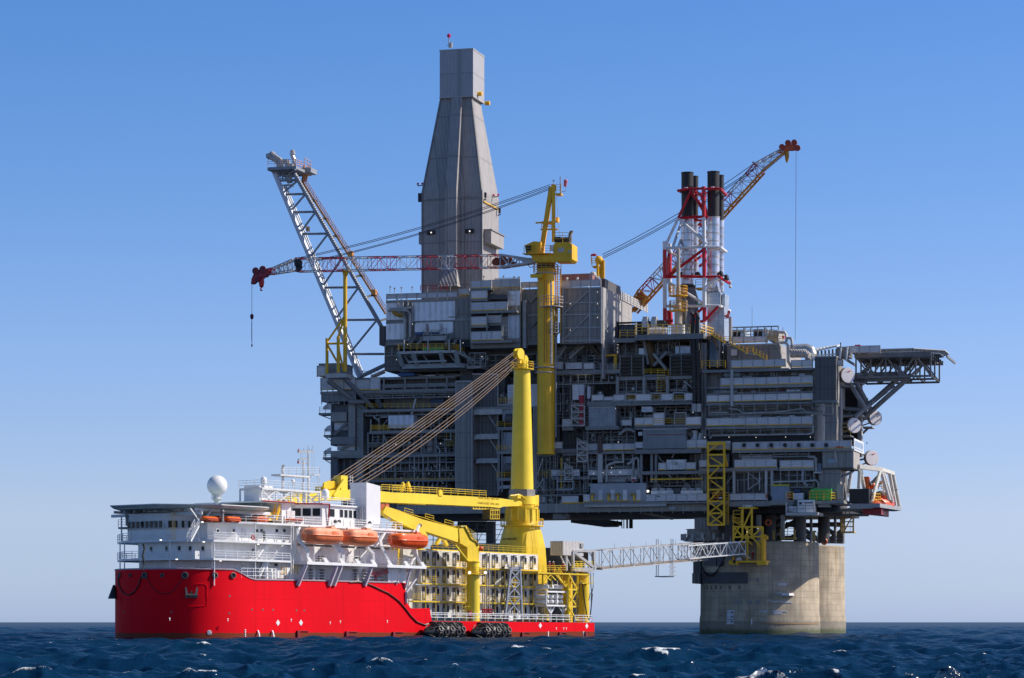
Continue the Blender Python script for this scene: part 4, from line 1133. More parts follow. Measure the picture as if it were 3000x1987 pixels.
 # --- small ship crane
JB=1.3
jc=SP('A3',740,1300,JB)
jr=thing('deck_crane','smaller yellow ship crane with its boom raised towards the bow','crane',jc,SH.ang)
def jz(y):return SH.at('A3',740,y,JB)[1]+SH.S.z*SH.at('A3',740,y,JB)[0]
J0=Vector((jc.x,jc.y,0))
mb=MB();mb.lathe(J0,[(1.1,jz(1325)),(1.08,jz(900)),(1.06,jz(780)),(1.2,jz(775)),(1.2,jz(765))],28);mk('pedestal',mb,yel_ship,jr,smooth=True)
mb=MB();mb.lathe(J0,[(1.05,jz(895)),(1.75,jz(892)),(1.75,jz(888)),(1.05,jz(880))],20);jp=mk('walkway',mb,yel_ship2,jr)
mb=MB();ringrail(mb,J0,1.72,jz(888),14);mk('railing',mb,yel_ship2,jp)
mb=MB()
for x in(707,852):mb.ball(SP('A3',x,872,JB-.8),.24,10,8)
mk_each('floodlight',mb,lampw,jr)
mb=MB()
for x in(680,705):mb.beam(SP('A3',x,1182,JB-1.1),SP('A3',x-12,1182,JB-1.1),.1)
mb.ladder(SP('A3',655,1320,JB-.2),SP('A3',655,880,JB-.2),SH.S,.6);mk('ladder',mb,yel_ship2,jr)
side_profile([('A3',690,768),('A3',688,640),('A3',620,600),('A3',612,470),('A3',625,440),('A3',680,440),('A3',720,520),('A3',785,590),('A3',800,640),('A3',796,720),('A3',795,770)],JB-.8,JB+.9,'slewing_house',yel_ship2,jr)
jb=side_profile([('A3',615,470),('A3',600,592),('A3',300,492),('A2',1300,640),('A2',1000,487),('A2',925,440),('A2',918,425),('A2',945,378),('A2',975,392),('A2',1250,490)],JB-.65,JB+.65,'boom',yel_ship,jr)
mb=MB()
for x0,y0 in((110,303),(300,355),(480,408)):
 a,b=SP('A3',x0,y0+20,JB-.4),SP('A3',x0+78,y0+42,JB-.4);mb.rail([a,b],.8,1.2,.07,(.55,1.1))
mb.path([SP('A3',x,y,JB)for x,y in((-30,275),(110,318),(300,372),(480,430),(610,460))],.05,4)
mk('railing',mb,yel_ship2,jb)
mb=MB();mb.tube(SP('A3',575,618,JB-.9),SP('A3',690,765,JB-.9),.17,8);mb.tube(SP('A3',625,618,JB+.6),SP('A3',738,750,JB+.6),.17,8);mk_each('luffing_ram',mb,yel_ship,jr,smooth=True)
mb=MB();mb.path([SP('A3',x,y,JB-.9)for x,y in((628,450),(660,445),(690,500),(720,560),(770,590),(785,625))],.14,6);mb.path([SP('A3',x,y,JB-.95)for x,y in((700,500),(740,530),(770,560),(790,620))],.07,5)
mb.rail([SP('A3',690,510,JB-.8),SP('A3',770,560,JB-.8)],.9,.8,.06);mk('hydraulics',mb,M('grimy_yellow',(.4,.3,.03),.5),jr)
mb=MB();p=SP('A2',945,380,JB);mb.lathe(p-SH.B*.3,[(.1,0),(.4,0),(.4,.6),(.1,.6)],12,SH.B);mb.lathe(SP('A2',910,385,JB),[(.1,-.2),(.5,-.2),(.5,.2),(.1,.2)],12,SH.B);mk_each('tip_sheave',mb,M('faded_red_orange',(.55,.12,.05),.5),jr,smooth=True)
mb=MB();mb.ball(SP('A3',810,650,JB-.8),.42,10,8);mk('lamp',mb,M('deep_orange',(.75,.1,.02),.4),jr,smooth=True)
# cradle for the boom
cr=thing('boom_cradle','yellow lattice cradle under the small crane boom beside the lifeboat','boom rest',SP('A2',1020,720,3),SH.ang)
mb=MB()
mb.beam(SP('A2',1040,720,3),SP('A2',1040,470,3),.35);mb.beam(SP('A2',1000,720,4.6),SP('A2',1025,470,4),.22);mb.beam(SP('A2',965,620,3),SP('A2',1030,480,3),.22);mb.beam(SP('A2',1080,720,3),SP('A2',1040,500,3),.2)
mb.beam(SP('A2',960,472,3),SP('A2',1060,482,3),.5,.55);mb.pbox(SH,'A2',1012,452,1032,480,2.8,3.4);mb.beam(SP('A2',1040,720,3),SP('A2',1040,1000,3),.35);mk('frame',mb,yel_ship2,cr)
tf=thing('lifting_frame','yellow A-shaped frame on top of the white cabins','frame',SP('A3',455,640,6),SH.ang)
mb=MB();mb.beam(SP('A3',400,610,6),SP('A3',440,552,6),.5);mb.beam(SP('A3',500,625,6),SP('A3',462,552,6),.5);mb.beam(SP('A3',432,555,6),SP('A3',470,555,6),.5);mk('frame',mb,yel_ship,tf)
# --- rack of white gas bottles
gk=thing('tank_rack','white steel rack of white cylinders beside the stern tower','tank rack',SP('F2',370,1300,2.2),SH.ang)
mb=MB();x0,x1=230,520
u0,u1=SH.at('F2',x0,1000,1.8)[0],SH.at('F2',x1,1000,1.8)[0]
zr=[SH.at('F2',375,y,1.8)[1]for y in(1082,895)]
for u in(u0,u1,(u0+u1)/2):
 for b in(1.8,4.2):mb.beam(SH.W(u,b,zr[0]),SH.W(u,b,zr[1]),.2)
for z in zr:
 for b in(1.8,4.2):mb.beam(SH.W(u0,b,z),SH.W(u1,b,z),.28)
 for u in(u0,u1):mb.beam(SH.W(u,1.8,z),SH.W(u,4.2,z),.2)
for x in(290,458):
 a=SP('F2',x,1300,2.2);t_=SP('F2',x,1190,2.2);mb.beam(a,SP('F2',x,1082,2.2),.24)
 mb.beam(t_,SP('F2',x-58,1090,2.2),.2);mb.beam(t_,SP('F2',x+55,1090,2.2),.2)
for i in range(4):mb.beam(SP('F2',185+i*66,800,2),SP('F2',185+i*66,745,2),.12)
mk('frame',mb,white,gk)
for y in(828,962,1028):
 for i in range(4):
  p=SP('F2',268+i*65,y,2.0);r=.42 if y<900 else .36
  mb=MB();mb.lathe(p,[(.05,0),(r*.8,.1),(r,.35),(r,2.0),(r*.8,2.25),(.05,2.35)],16,SH.B*.9-SH.S*.35);mk('cylinder',mb,white,gk,smooth=True)
deck_box('F2',60,1095,200,1235,6,M('brown_shadowed_steel',(.1,.08,.06),.6),'machine_skid','brown machinery on the stern deck behind the tank rack','machinery')
# --- gangway tower at the stern
TB=4.0
gt=thing('gangway_tower','deep yellow column with stairs at the ship stern carrying the gangway','tower',SP('F2',735,1300,TB),SH.ang)
G0=SP('F2',735,1300,TB);G0=Vector((G0.x,G0.y,0))
gz=lambda y:SH.P('F2',735,y,TB).z
mb=MB();mb.lathe(G0,[(1.0,gz(1308)),(1.0,gz(640)),(.8,gz(632))],36);mk('column',mb,yel_ship2,gt,smooth=True)
G1=G0-SH.S*.5+SH.B*3.2
mb=MB();mb.lathe(G1,[(.95,gz(1308)),(.95,gz(640))],24);mk('column',mb,yel_ship2,gt,smooth=True)
mb=MB()
for x in(530,652):
 for b in(1.4,3.4):mb.beam(SP('F2',x,1308,b),SP('F2',x,640,b),.28)
seq=[(530,1090),(652,1300),(530,1100),(530,1085),(645,870),(530,660)]
for(xa,ya),(xb,yb)in(((645,1290),(530,1090)),((530,1080),(645,880)),((645,860),(530,650)),((540,950),(630,1070)),((530,1210),(580,1130))):mb.beam(SP('F2',xa,ya,1.3),SP('F2',xb,yb,1.3),.22)
for y in(865,1095):mb.beam(SP('F2',525,y,1.3),SP('F2',655,y,1.3),.3)
for y in(790,815,840,1020,1045):mb.beam(SP('F2',560,y,2),SP('F2',640,y,2),.08)
u0,zt=SH.at('F2',120,640,1.2);u1=SH.at('F2',820,640,1.2)[0]
mb.box(SH,u0,u1,1.2,6.5,zt-.1,zt+.12)
for x in(185,300,495):mb.beam(SP('F2',x,640,1.4),SP('F2',x,830,1.6),.22)
for xa,ya,xb,yb in((195,660,290,740),(300,650,200,760),(375,650,500,830),(275,650,360,740),(340,640,470,790)):mb.beam(SP('F2',xa,ya,1.4),SP('F2',xb,yb,1.4),.16)
mk('stair_frame',mb,yel_ship2,gt)
mb=MB();mb.rail([SP('F2',125,630,1.3),SP('F2',500,630,1.3)],1.1,1.3,.08);mb.rail([SP('F2',580,630,1.3),SP('F2',720,630,1.3)],1.2,1.0,.08);mb.rail([SP('F2',690,780,2.0),SP('F2',868,780,2.0)],1.1,1.0,.08)
mb.pbox(SH,'F2',690,775,870,788,1.6,3.5);mb.stair(SP('F2',500,830,2.6),SP('F2',370,645,2.6),SH.B);mk('railing',mb,yel_ship2,gt)
ho=MB();ho.path([SP('F2',x,y,1.0)for x,y in((655,1230),(662,1050),(672,880),(685,790),(705,770),(722,800),(740,950),(762,1100),(785,1220),(808,1280),(825,1240),(838,1120),(850,980),(855,860))],.1,6)
tag(mk('loading_hose',ho,rubber,None,ang=SH.ang,smooth=True),'black hose looping down the yellow stern column','hose')
ho=MB()
for xs in(((832,640),(835,800),(845,900)),((868,640),(866,830),(850,905)),((805,1010),(825,930),(845,900),(858,930),(852,1000),(840,1030),(842,900))):ho.path([SP('F2',x,y,1.0)for x,y in xs],.07,5)
tag(mk('umbilical_cable',ho,M('teal_black_rubber',(.03,.05,.05),.5),None,ang=SH.ang),'thin dark cables hanging beside the yellow stern column','cable')
# --- telescopic gangway to the platform
ga=thing('gangway','long white lattice gangway bridging the ship stern and the concrete leg','gangway',SP('F2',735,600,TB),SH.ang)
A_=SP('F2',890,465,TB);B_=PL.P('D6',545,575,-5.5);C_=PL.P('D6',942,540,-4.5)
dirv=(C_-A_);dirv.z=0;dirv.normalize();sw=Vector((-dirv.y,dirv.x,0))
def m_per(p):return p.y/FPX
hA,hB,hC=130*.2168*m_per(A_),88*.287*m_per(B_),62*.287*m_per(C_)
mb=MB();truss(mb,A_,B_,sw*1.3,Z*hA,11,.11,sw*1.3,Z*hB,tc=.22);mk('outer_span',mb,hullgrey,ga)
A2_=A_.lerp(B_,.8)
mb=MB();truss(mb,A2_+Z*.05,C_,sw*1.0,Z*hC*1.05,9,.11,sw*1.0,Z*hC,tc=.2);mk('inner_span',mb,offw,ga)
mb=MB();mb.beam(A_-Z*hA*.85,B_-Z*hB*.85,2.2,.12);mb.beam(B_-Z*hC*.8,C_-Z*hC*.8,1.7,.12)
mk('walk_deck',mb,M('tan_deck_grating',(.3,.24,.19),.7),ga)
mb=MB();mb.slab([B_+sw*.9-Z*hC*.85,C_+sw*.9-Z*hC*.85,C_+sw*.9+Z*hC*.75,B_+sw*.9+Z*hC*.75],sw*.06);mk('side_screen',mb,M('brown_screen',(.3,.22,.18),.7),ga)
mb=MB()
e=C_-Z*hC*.9;f_=PL.P('D6',1015,655,-3)
mb.beam(e,f_,1.5,.15);mb.beam(e+Z*1.1,f_+Z*1.0,.1);mb.hexa([PL.P('D6',890,668,-4),PL.P('D6',955,668,-4),PL.P('D6',955,668,-3),PL.P('D6',890,668,-3),PL.P('D6',905,640,-4),PL.P('D6',935,632,-4),PL.P('D6',935,632,-3),PL.P('D6',905,640,-3)])
mk('landing_ramp',mb,offw,ga)
# support carriage half way
mb=MB();K_=A_.lerp(B_,.62)
for k_ in(-1,1):
 for s_ in(-.5,.5):mb.beam(K_+sw*1.5*k_+dirv*s_-Z*4.2,K_+sw*1.5*k_+dirv*s_+Z*2.9,.12)
for z_ in(-4.2,-3.4,-2.6):mb.rail([K_+sw*-1.6-dirv*1.6+Z*z_,K_+sw*-1.6+dirv*1.6+Z*z_],.3,.8,.06)
mb.beam(K_-dirv*1.8-Z*4.25,K_+dirv*1.8-Z*4.25,2.6,.2)
mk('service_basket',mb,hullgrey,ga)
mb=MB()
for i in range(9):
 p=A_.lerp(C_,.12+.1*i);p=p+Z*(hA+(hC-hA)*(.12+.1*i));mb.beam(p,p+Z*1.0,.05)
mk_each('aerial',mb,hullgrey,ga)
# base of the gangway: cabin, luffing frame
mb=MB()
for b in(2.4,5.4):
 a=SP('F2',590,345,b)
 mb.beam(a,SP('F2',600,620,b),.4);mb.beam(a,SP('F2',770,345,b),.35);mb.beam(SP('F2',605,360,b),SP('F2',860,560,b),.45);mb.beam(SP('F2',870,350,b),SP('F2',880,600,b),.55);mb.beam(SP('F2',760,345,b),SP('F2',890,345,b),.4)
 mb.beam(SP('F2',425,410,b),SP('F2',500,560,b),.2);mb.beam(SP('F2',495,410,b),SP('F2',560,540,b),.2);mb.beam(SP('F2',505,610,b),SP('F2',500,410,b),.35)
mb.pbox(SH,'F2',600,570,880,622,2.2,5.6);mk('luffing_frame',mb,hullgrey,ga)
mb=MB();mb.rail([SP('F2',590,570,2.3),SP('F2',860,570,2.3)],1.1,1.0,.08);mb.pbox(SH,'F2',645,510,668,600,2.5,3);mb.pbox(SH,'F2',700,510,722,600,2.5,3);mk('railing',mb,yel_ship,ga)
mb=MB();mb.pbox(SH,'F2',775,360,800,480,3,4);mb.pbox(SH,'F2',640,450,690,530,4,5);mb.pbox(SH,'F2',500,560,570,615,3,5);mk('drive_unit',mb,black,ga)
mb=MB();mb.pbox(SH,'F2',458,214,735,405,2.4,5.2);ctr=mk('control_container',mb,M('pale_grey_container',(.56,.53,.5),.5,corr=('h',.4,.25)),None,ang=SH.ang)
tag(ctr,'pale grey container with beige end on top of the gangway tower','container')
mb=MB();uu,zz_=SH.at('F2',458,214,2.4);mb.box(SH,uu-.06,uu+.02,2.45,5.15,SH.at('F2',458,400,2.4)[1],zz_-.05);mk('end_doors',mb,M('beige_door_paint',(.6,.48,.3),.5,corr=('h',.5,.3)),ctr)
mb=MB();u_=SH.at('F2',712,235,2.3)[0];mb.box(SH,u_-.35,u_+.35,2.2,2.42,zz_-.9,zz_-.2);mk('vent',mb,steel,ctr)
# --- fenders between hull and sea
def fender(c,x0,x1,y0,label):
 u0,u1=SH.at(c,x0,1420,-1.7)[0],SH.at(c,x1,1420,-1.7)[0]
 zt=SH.at(c,(x0+x1)/2,y0,-1.7)[1]
 r=1.62;zc=zt-r
 u0+=1.2;u1-=1.3
 o=SH.W((u0+u1)/2,-1.75,zc-r)
 t=thing('ship_fender',label,'fender',o,SH.ang,'black tyre-clad fenders')
 mb=MB();p=SH.W(u0,-1.75,zc);L_=u1-u0;rc=r*.92
 mb.lathe(p,[(.15,-1.6),(.6,-1.1),(rc*.75,.1),(rc,.8),(rc,L_-.8),(rc*.85,L_-.2),(rc*.5,L_+.25),(.1,L_+.4)],24,SH.S)
 mk('body',mb,rubber,t,smooth=True)
 nl=5
 for j in range(nl):
  for k in range(9):
   a=2*pi*(k+.5*(j%2))/9
   nrm=SH.B*cos(a)+Z*sin(a)
   c_=p+SH.S*(.75+(L_-1.4)*j/(nl-1))+nrm*(rc+.05)
   if nrm.dot(SH.B)>.55 or c_.z<-1:continue
   mb=MB();m_=12;vs=[]
   x=nrm.cross(SH.S).normalized();y=nrm.cross(x)
   for i in range(m_):
    t_=2*pi*i/m_;d_=x*cos(t_)+y*sin(t_)
    for q_ in range(6):
     s_=2*pi*q_/6;vs.append(c_+d_*(.4+.15*cos(s_))+nrm*(.15*sin(s_)))
   mb.add(vs,[(i*6+q_,i*6+(q_+1)%6,((i+1)%m_)*6+(q_+1)%6,((i+1)%m_)*6+q_)for i in range(m_)for q_ in range(6)])
   mk('tyre',mb,rubber,t,smooth=True)
 mb=MB()
 for k in range(5):
  a=2*pi*k/5;mb.path([p+SH.S*-1.5,p+SH.S*-.4+(SH.B*cos(a)+Z*sin(a))*rc*.8,p+SH.S*.7+(SH.B*cos(a)+Z*sin(a))*(rc+.05)],.07,5)
 mk('chain_net',mb,black,t)
fender('A3',300,662,1326,'black tyre-clad fender floating under the red step of the hull')
fender('A3',735,1078,1334,'black tyre-clad fender floating below the grey lattice on deck')
# ropes, anchor, hoses on the hull
ho=MB();ho.path([SP('A2',x,y,-.12)for x,y in((640,1015),(700,1012),(760,1018),(820,1040),(900,1078),(960,1105),(1010,1140),(1050,1172),(1100,1228),(1150,1295),(1200,1345),(1265,1370),(1300,1360))],.1,6)
tag(mk('mooring_hose',ho,rubber,None,ang=SH.ang),'dark hose draped down the red hull towards the low deck','hose')
ho=MB()
for pts in(((120,1040),(125,1090),(140,1130),(165,1160),(200,1172),(235,1155),(260,1120),(280,1075),(292,1035)),):
 ho.path([hull_pt('A1',x,y,.12)[0]for x,y in pts],.1,6)
tag(mk('bow_rope',ho,rubber,None,ang=SH.ang),'thick black rope looped on the bow below the leftmost openings','rope')
ho=MB();ho.path([hull_pt('A1',x,y,.1)[0]for x,y in((335,1040),(355,1085),(385,1125),(425,1155),(470,1166),(510,1155),(550,1115),(580,1075),(598,1045))],.06,5)
tag(mk('bow_rope',ho,M('dark_red_rope',(.1,.015,.02),.6),None,ang=SH.ang),'thin dark red rope hanging in a loop left of the anchor','rope')
ho=MB();ho.path([SP('A1',x,y,4)for x,y in((305,790),(312,830),(300,880),(308,925),(300,985))],.16,6)
for d_ in((300,985,270,1110),(312,985,318,1010)):pass
tag(mk('anchor_rope',ho,M('dark_weathered_rope',(.04,.045,.04),.7),None,ang=SH.ang),'dark weathered rope hanging before the deckhouse at the bow','rope')
pa,na=hull_pt('A1',100,1195,.3)
fb=MB();fb.lathe(pa,[(.9,-.1),(.85,.1),(.25,1.7),(.12,2.0)],14);tag(mk('bow_fender',fb,rubber,None,ang=SH.ang,smooth=True),'black cone-shaped fender hanging over the tip of the bow','fender')
p,n=hull_pt('A1',660,1180,.15)
an=thing('ship_anchor','dark brown anchor stowed against the red bow','anchor',p-Z*.5,SH.ang)
side=n.cross(Z).normalized();am=M('anchor_iron',(.09,.07,.055),.6)
mb=MB();mb.beam(p-side*.95-Z*.05,p+side*.95-Z*.05,.35,.4);mb.tube(p-side*.45+Z*.1,p+side*.45+Z*.1,.3,10);mk('crown',mb,am,an)
for k_ in(-1,1):
 mb=MB();mb.hexa([p+side*k_*.4+Z*.1-n*.1,p+side*k_*.85+Z*.1-n*.1,p+side*k_*.85+Z*.1+n*.25,p+side*k_*.4+Z*.1+n*.25,p+side*k_*.75+Z*1.35-n*.0,p+side*k_*.95+Z*1.25,p+side*k_*.95+Z*1.25+n*.15,p+side*k_*.75+Z*1.35+n*.15]);mk('fluke',mb,M('pale_anchor_iron',(.2,.17,.14),.6),an)
mb=MB();mb.tube(p+Z*.1,p+Z*.75,.16,8);mk('shank',mb,am,an)
# cooling water running from the hull
wt=M('white_spray',(.85,.87,.9),.5)
for pts in(((1152,1436),(1160,1460),(1166,1500)),((1258,1436),(1266,1460),(1272,1495))):
 mb=MB();mb.path([SP('A1',x,y,-.1-.3*i)for i,(x,y)in enumerate(pts)],.14,6);tag(mk('water_jet',mb,wt,None,ang=SH.ang),'thin white jet of water running from the red hull'+(', left' if pts[0][0]<1200 else ', right')+' one of two','water jet',kind='stuff',group='water jets from the hull')
lb=MB()
p=SP('A1',1115,747,-.05);vs=[]
for i in range(16):
 t_=2*pi*i/16;d_=SH.S*cos(t_)+Z*sin(t_)
 for q_ in range(6):
  s_=2*pi*q_/6;vs.append(p+d_*(.3+.1*cos(s_))+SH.B*(.1*sin(s_)))
lb.add(vs,[(i*6+q_,i*6+(q_+1)%6,((i+1)%16)*6+(q_+1)%6,((i+1)%16)*6+q_)for i in range(16)for q_ in range(6)])
tag(mk('lifebuoy',lb,M('maroon_lifebuoy',(.5,.06,.04),.5),None,ang=SH.ang,smooth=True),'red lifebuoy on the second deck railing of the ship','lifebuoy')
# ================================================================ THE PLATFORM
def PP(c,x,y,w=0.0):return PL.P(c,x,y,w)
def pth(name,label,cat,c,x,y,w,group=None):return thing(name,label,cat,PP(c,x,y,w),PL.ang,group)
# --- concrete legs
def conc_mat():
 m=M('weathered_concrete',(.5,.41,.285),.8,var=.3,nscale=.35,streak=.75,streak_col=(.3,.17,.06),bump=.2)
 N=m.node_tree.nodes;L=m.node_tree.links;b=N['Principled BSDF']
 old=b.inputs['Base Color'].links[0].from_socket
 tc=N.new('ShaderNodeTexCoord');sp_=N.new('ShaderNodeSeparateXYZ');L.new(tc.outputs['Object'],sp_.inputs[0])
 def mt(op,a,bb=None):
  n=N.new('ShaderNodeMath');n.operation=op
  for i,x in enumerate((a,bb)):
   if x is None:continue
   if isinstance(x,(int,float)):n.inputs[i].default_value=x
   else:L.new(x,n.inputs[i])
  return n.outputs[0]
 ang=mt('ARCTAN2',sp_.outputs[1],sp_.outputs[0])
 v=mt('LESS_THAN',mt('FRACT',mt('MULTIPLY',ang,16)),.09)
 h=mt('LESS_THAN',mt('FRACT',mt('MULTIPLY',sp_.outputs[2],.8)),.09)
 nz=N.new('ShaderNodeTexNoise');nz.inputs['Scale'].default_value=.8;L.new(tc.outputs['Object'],nz.inputs['Vector'])
 ln=mt('MULTIPLY',mt('MAXIMUM',v,h),mt('MULTIPLY',nz.outputs['Fac'],.75))
 def mix(f,a,col):
  n=N.new('ShaderNodeMix');n.data_type='RGBA';L.new(f,n.inputs[0]);L.new(a,n.inputs[6]);n.inputs[7].default_value=(*col,1);return n.outputs[2]
 c=mix(ln,old,(.13,.11,.085))
 wn_=N.new('ShaderNodeTexWhiteNoise');wn_.noise_dimensions='2D';cv=N.new('ShaderNodeCombineXYZ')
 L.new(mt('FLOOR',mt('MULTIPLY',ang,3.2)),cv.inputs[0]);L.new(mt('FLOOR',mt('MULTIPLY',sp_.outputs[2],.16)),cv.inputs[1]);L.new(cv.outputs[0],wn_.inputs['Vector'])
 c=mix(mt('MULTIPLY',wn_.outputs['Value'],.45),c,(.24,.22,.18))
 def band(z0,z1,col,f):
  nonlocal c
  mr=N.new('ShaderNodeMapRange');mr.inputs[1].default_value=z0;mr.inputs[2].default_value=z1
  L.new(mt('ADD',sp_.outputs[2],mt('MULTIPLY',nz.outputs['Fac'],.8)),mr.inputs[0])
  c=mix(mt('MULTIPLY',mt('SUBTRACT',1.0,mr.outputs[0]),f),c,col)
 band(3.0,3.4,(.16,.15,.13),.6);band(1.2,1.9,(.05,.08,.02),.8)
 L.new(c,b.inputs['Base Color'])
 return m
concrete=conc_mat()
lc=PL.at('I',2226,1860,12.2);LR=12.1
ztop=PL.at('I',2226,1585,0)[1]
sil=M('silver_patch_paint',(.5,.5,.52),.4,var=.1)
def leg(u,w,top,label):
 t=thing('concrete_leg',label,'platform leg',PL.W(u,w,0),PL.ang,'concrete legs of the platform')
 mb=MB();c=PL.W(u,w,0)
 mb.lathe(c,[(LR+.25,-4),(LR+.22,3.2),(LR+.05,4.2),(LR-.05,top-.3),(LR-.35,top),(.2,top)],96);mk('shaft',mb,concrete,t,smooth=True)
 return t
leg1=leg(lc[0],12.2,ztop,'front concrete leg, half in shade, carrying the right end of the platform')
leg2=leg(lc[0],12.2+35,ztop+.2,'rear concrete leg standing in sunlight behind the front right one')
leg(lc[0]-58,12.2,ztop,'front left concrete leg hidden behind the ship cabins');leg(lc[0]-58,47,ztop,'rear left concrete leg hidden behind the ship cabins')
lcen=PL.W(lc[0],12.2,0)
def leg_pt(c,x,y,out=.03):
 px,py=q(c,x,y);r=Vector(((px-1500)/FPX,1,0));cc=Vector((lcen.x,lcen.y,0));R=LR+.25
 A_=r.dot(r);B_=-2*r.dot(cc);C_=cc.dot(cc)-R*R
 D_=max(0,B_*B_-4*A_*C_);d=(-B_-math.sqrt(D_))/(2*A_)
 p=r*d;n=(p-cc).normalized()
 z_=EYE+(HORIZON-py)/FPX*d
 return Vector((p.x,p.y,z_))+n*(out-.2*min(1,max(0,(z_-3)/1.2))),n
def patch(c,x0,y0,x1,y1,mat,name,par,th=.05):
 mb=MB();n=max(1,int((x1-x0)/25));vs=[]
 for i in range(n+1):
  x=x0+(x1-x0)*i/n
  a,na=leg_pt(c,x,y1,0);b,_=leg_pt(c,x,y0,0)
  vs+=[a+na*th,b+na*th,a-na*.3,b-na*.3]
 f=[]
 for i in range(n):
  k=i*4;f+=[(k,k+4,k+5,k+1),(k+1,k+5,k+7,k+3),(k,k+2,k+6,k+4)]
 f+=[(0,1,3,2),(n*4,n*4+2,n*4+3,n*4+1)]
 mb.add(vs,f);return mk(name,mb,mat,par)
for r in((1320,898,1415,925),(1312,998,1372,1012),(1205,1070,1250,1080),(1252,1082,1370,1096),(1365,1084,1467,1105),(1258,1180,1420,1194),(1282,1196,1365,1220),(1130,1184,1155,1198),(1170,1180,1215,1200)):
 patch('D6',*r,sil,'repair_patch',leg1)
db=patch('D6',798,1175,872,1325,M('draught_board_white',(.62,.62,.62),.5),'draught_board',leg1)
for i,s_ in enumerate(('60','50','40')):
 p,n=leg_pt('D6',852,1200+48*i,.2);text_mesh(s_,p,n.cross(Z)*-1,Z,.62,black,db)
 patch('D6',803,1222+50*i,868,1226+50*i,black,'graduation',db,.09);patch('D6',803,1198+48*i,822,1202+48*i,black,'graduation',db,.09)
patch('D6',1048,1270,1058,1325,white,'painted_mark',leg1)
gp=M('dark_grey_plate',(.15,.155,.16),.6)
for r in((875,1080,950,1110),(1010,1074,1050,1116),(1095,1074,1135,1116),(1015,850,1042,880),(1100,850,1130,880)):patch('D6',*r,steel,'anchor_plate',leg1,.12)
for i in range(26):
 x=740+(i%9)*28;y=850+(i//9)*18;patch('D6',x,y,x+8,y+8,steel_lt,'bolt_head',leg1,.1)
for i,x in enumerate((555,585,628,670,722,812,912)):patch('D6',x,925,x+10+i*2,965,M('faded_stencil_mark',(.2,.16,.13),.7),'stencil_mark',leg1,.06)
pb_,n_=leg_pt('D6',1440,1012,.0)
mb=MB();mb.box(PL,*(k_ for k_ in(PL.at('D6',1405,1000,3)[0],PL.at('D6',1405,1000,3)[0]+1.5)),-2.2,6,pb_.z-.35,pb_.z+.1);mk('pipe_bracket',mb,white,leg1)
# dark steel collar on the shaded side of the leg
mb=MB();mb.pbox(PL,'D6',445,800,530,905,6,18);mb.pbox(PL,'D6',455,470,535,800,7,18);cl=mk('steel_collar',mb,steel_dk,leg1)
mb=MB()
for x in(470,510):mb.pbox(PL,'D6',x,805,x+6,900,5.9,6.1)
mk('rib',mb,steel,cl)
patch('D6',540,790,1010,905,M('dark_steel_skirt',(.07,.072,.075),.6),'skirt_plate',leg1,.3)
patch('D6',570,560,690,725,steel_dk,'skirt_plate',leg1,.2);patch('D6',700,560,760,730,M('grey_weathered_plate',(.12,.12,.12),.6),'skirt_plate',leg1,.2)
patch('D6',1140,1308,1735,1322,M('rust_stain_band',(.33,.2,.09),.8),'rust_line',leg1,.035)
mb=MB();mb.path([leg_pt('D6',x,y,.5)[0]for x,y in((545,655),(555,720),(575,775),(610,815),(645,825),(680,810),(720,760),(750,710),(790,630))],.13,6);mk('hanging_hose',mb,rubber,leg1)
mb=MB();mb.path([leg_pt('D6',x,y,.4)[0]for x,y in((550,740),(575,805),(620,843),(660,838),(700,800),(725,770))],.07,5);mk('hanging_hose',mb,M('rust_red_hose',(.22,.07,.04),.6),leg1)
# --- topside: decks, girders, walls ------------------------------------------------
top=pth('platform_topside','vast dark grey platform deckhouse full of pipework on concrete legs','oil platform','I',1700,1500,25)
def part(name,mat,par,*rects,smooth=False):
 out=[]
 for r in rects:
  mb=MB();mb.pbox(PL,*r);out.append(mk(name,mb,mat,par))
 return out
def core(par,c,x0,y0,x1,y1,w0,w1,mat=None,name='back_wall'):
 return part(name,mat or clad_dk,par,(c,x0,y0,x1,y1,w0,w1))[0]
def slab(par,c,x0,y,x1,w0=0,w1=9,th=.55,mat=None,fl=None):
 """deck with an edge girder; y is the top edge at its middle"""
 u0=PL.at(c,x0,y,w0)[0];u1=PL.at(c,x1,y,w0)[0];z=PL.at(c,(x0+x1)/2,y,w0)[1]
 mb=MB();mb.box(PL,u0,u1,w0,w1,z-th*.35,z);mb.box(PL,u0,u1,w0-.02,w0+.3,z-th,z+.06)
 n=max(1,int((u1-u0)/3.2))
 for i in range(n+1):
  u=u0+(u1-u0)*i/n;mb.box(PL,u-.08,u+.08,w0+.3,w1,z-th*.95,z-th*.35)
 return mk('deck',mb,mat or steel,par),u0,u1,z
def wall(par,c,x0,y0,x1,y1,w=0.0,mat=None,posts=True,toe=True,name='wind_wall'):
 u0=PL.at(c,x0,y0,w)[0];u1=PL.at(c,x1,y0,w)[0];xm=(x0+x1)/2
 z1=PL.at(c,xm,y0,w)[1];z0=PL.at(c,xm,y1,w)[1]
 mb=MB();mb.box(PL,u0,u1,w,w+.12,z0+.15,z1)
 n=max(2,int((z1-z0-.15)/.34))
 for i in range(n):
  zz=z0+.15+(z1-z0-.15)*(i+.5)/n;mb.box(PL,u0,u1,w-.07,w,zz-.07,zz+.05)
 o=mk(name,mb,mat or louv,par)
 if posts:
  mb=MB();k=max(1,int(round((u1-u0)/2.3)))
  for i in range(k+1):
   u=u0+(u1-u0)*i/k;mb.box(PL,u-.07,u+.07,w-.14,w+.2,z0-.1,z1+.08)
  mb.box(PL,u0,u1,w-.1,w+.15,z1,z1+.09);mk('posts',mb,steel_lt,o)
 if toe:
  mb=MB();mb.box(PL,u0,u1,w-.05,w+.1,z0-.02,z0+.14);mk('toe_rail',mb,yel,o)
 return o
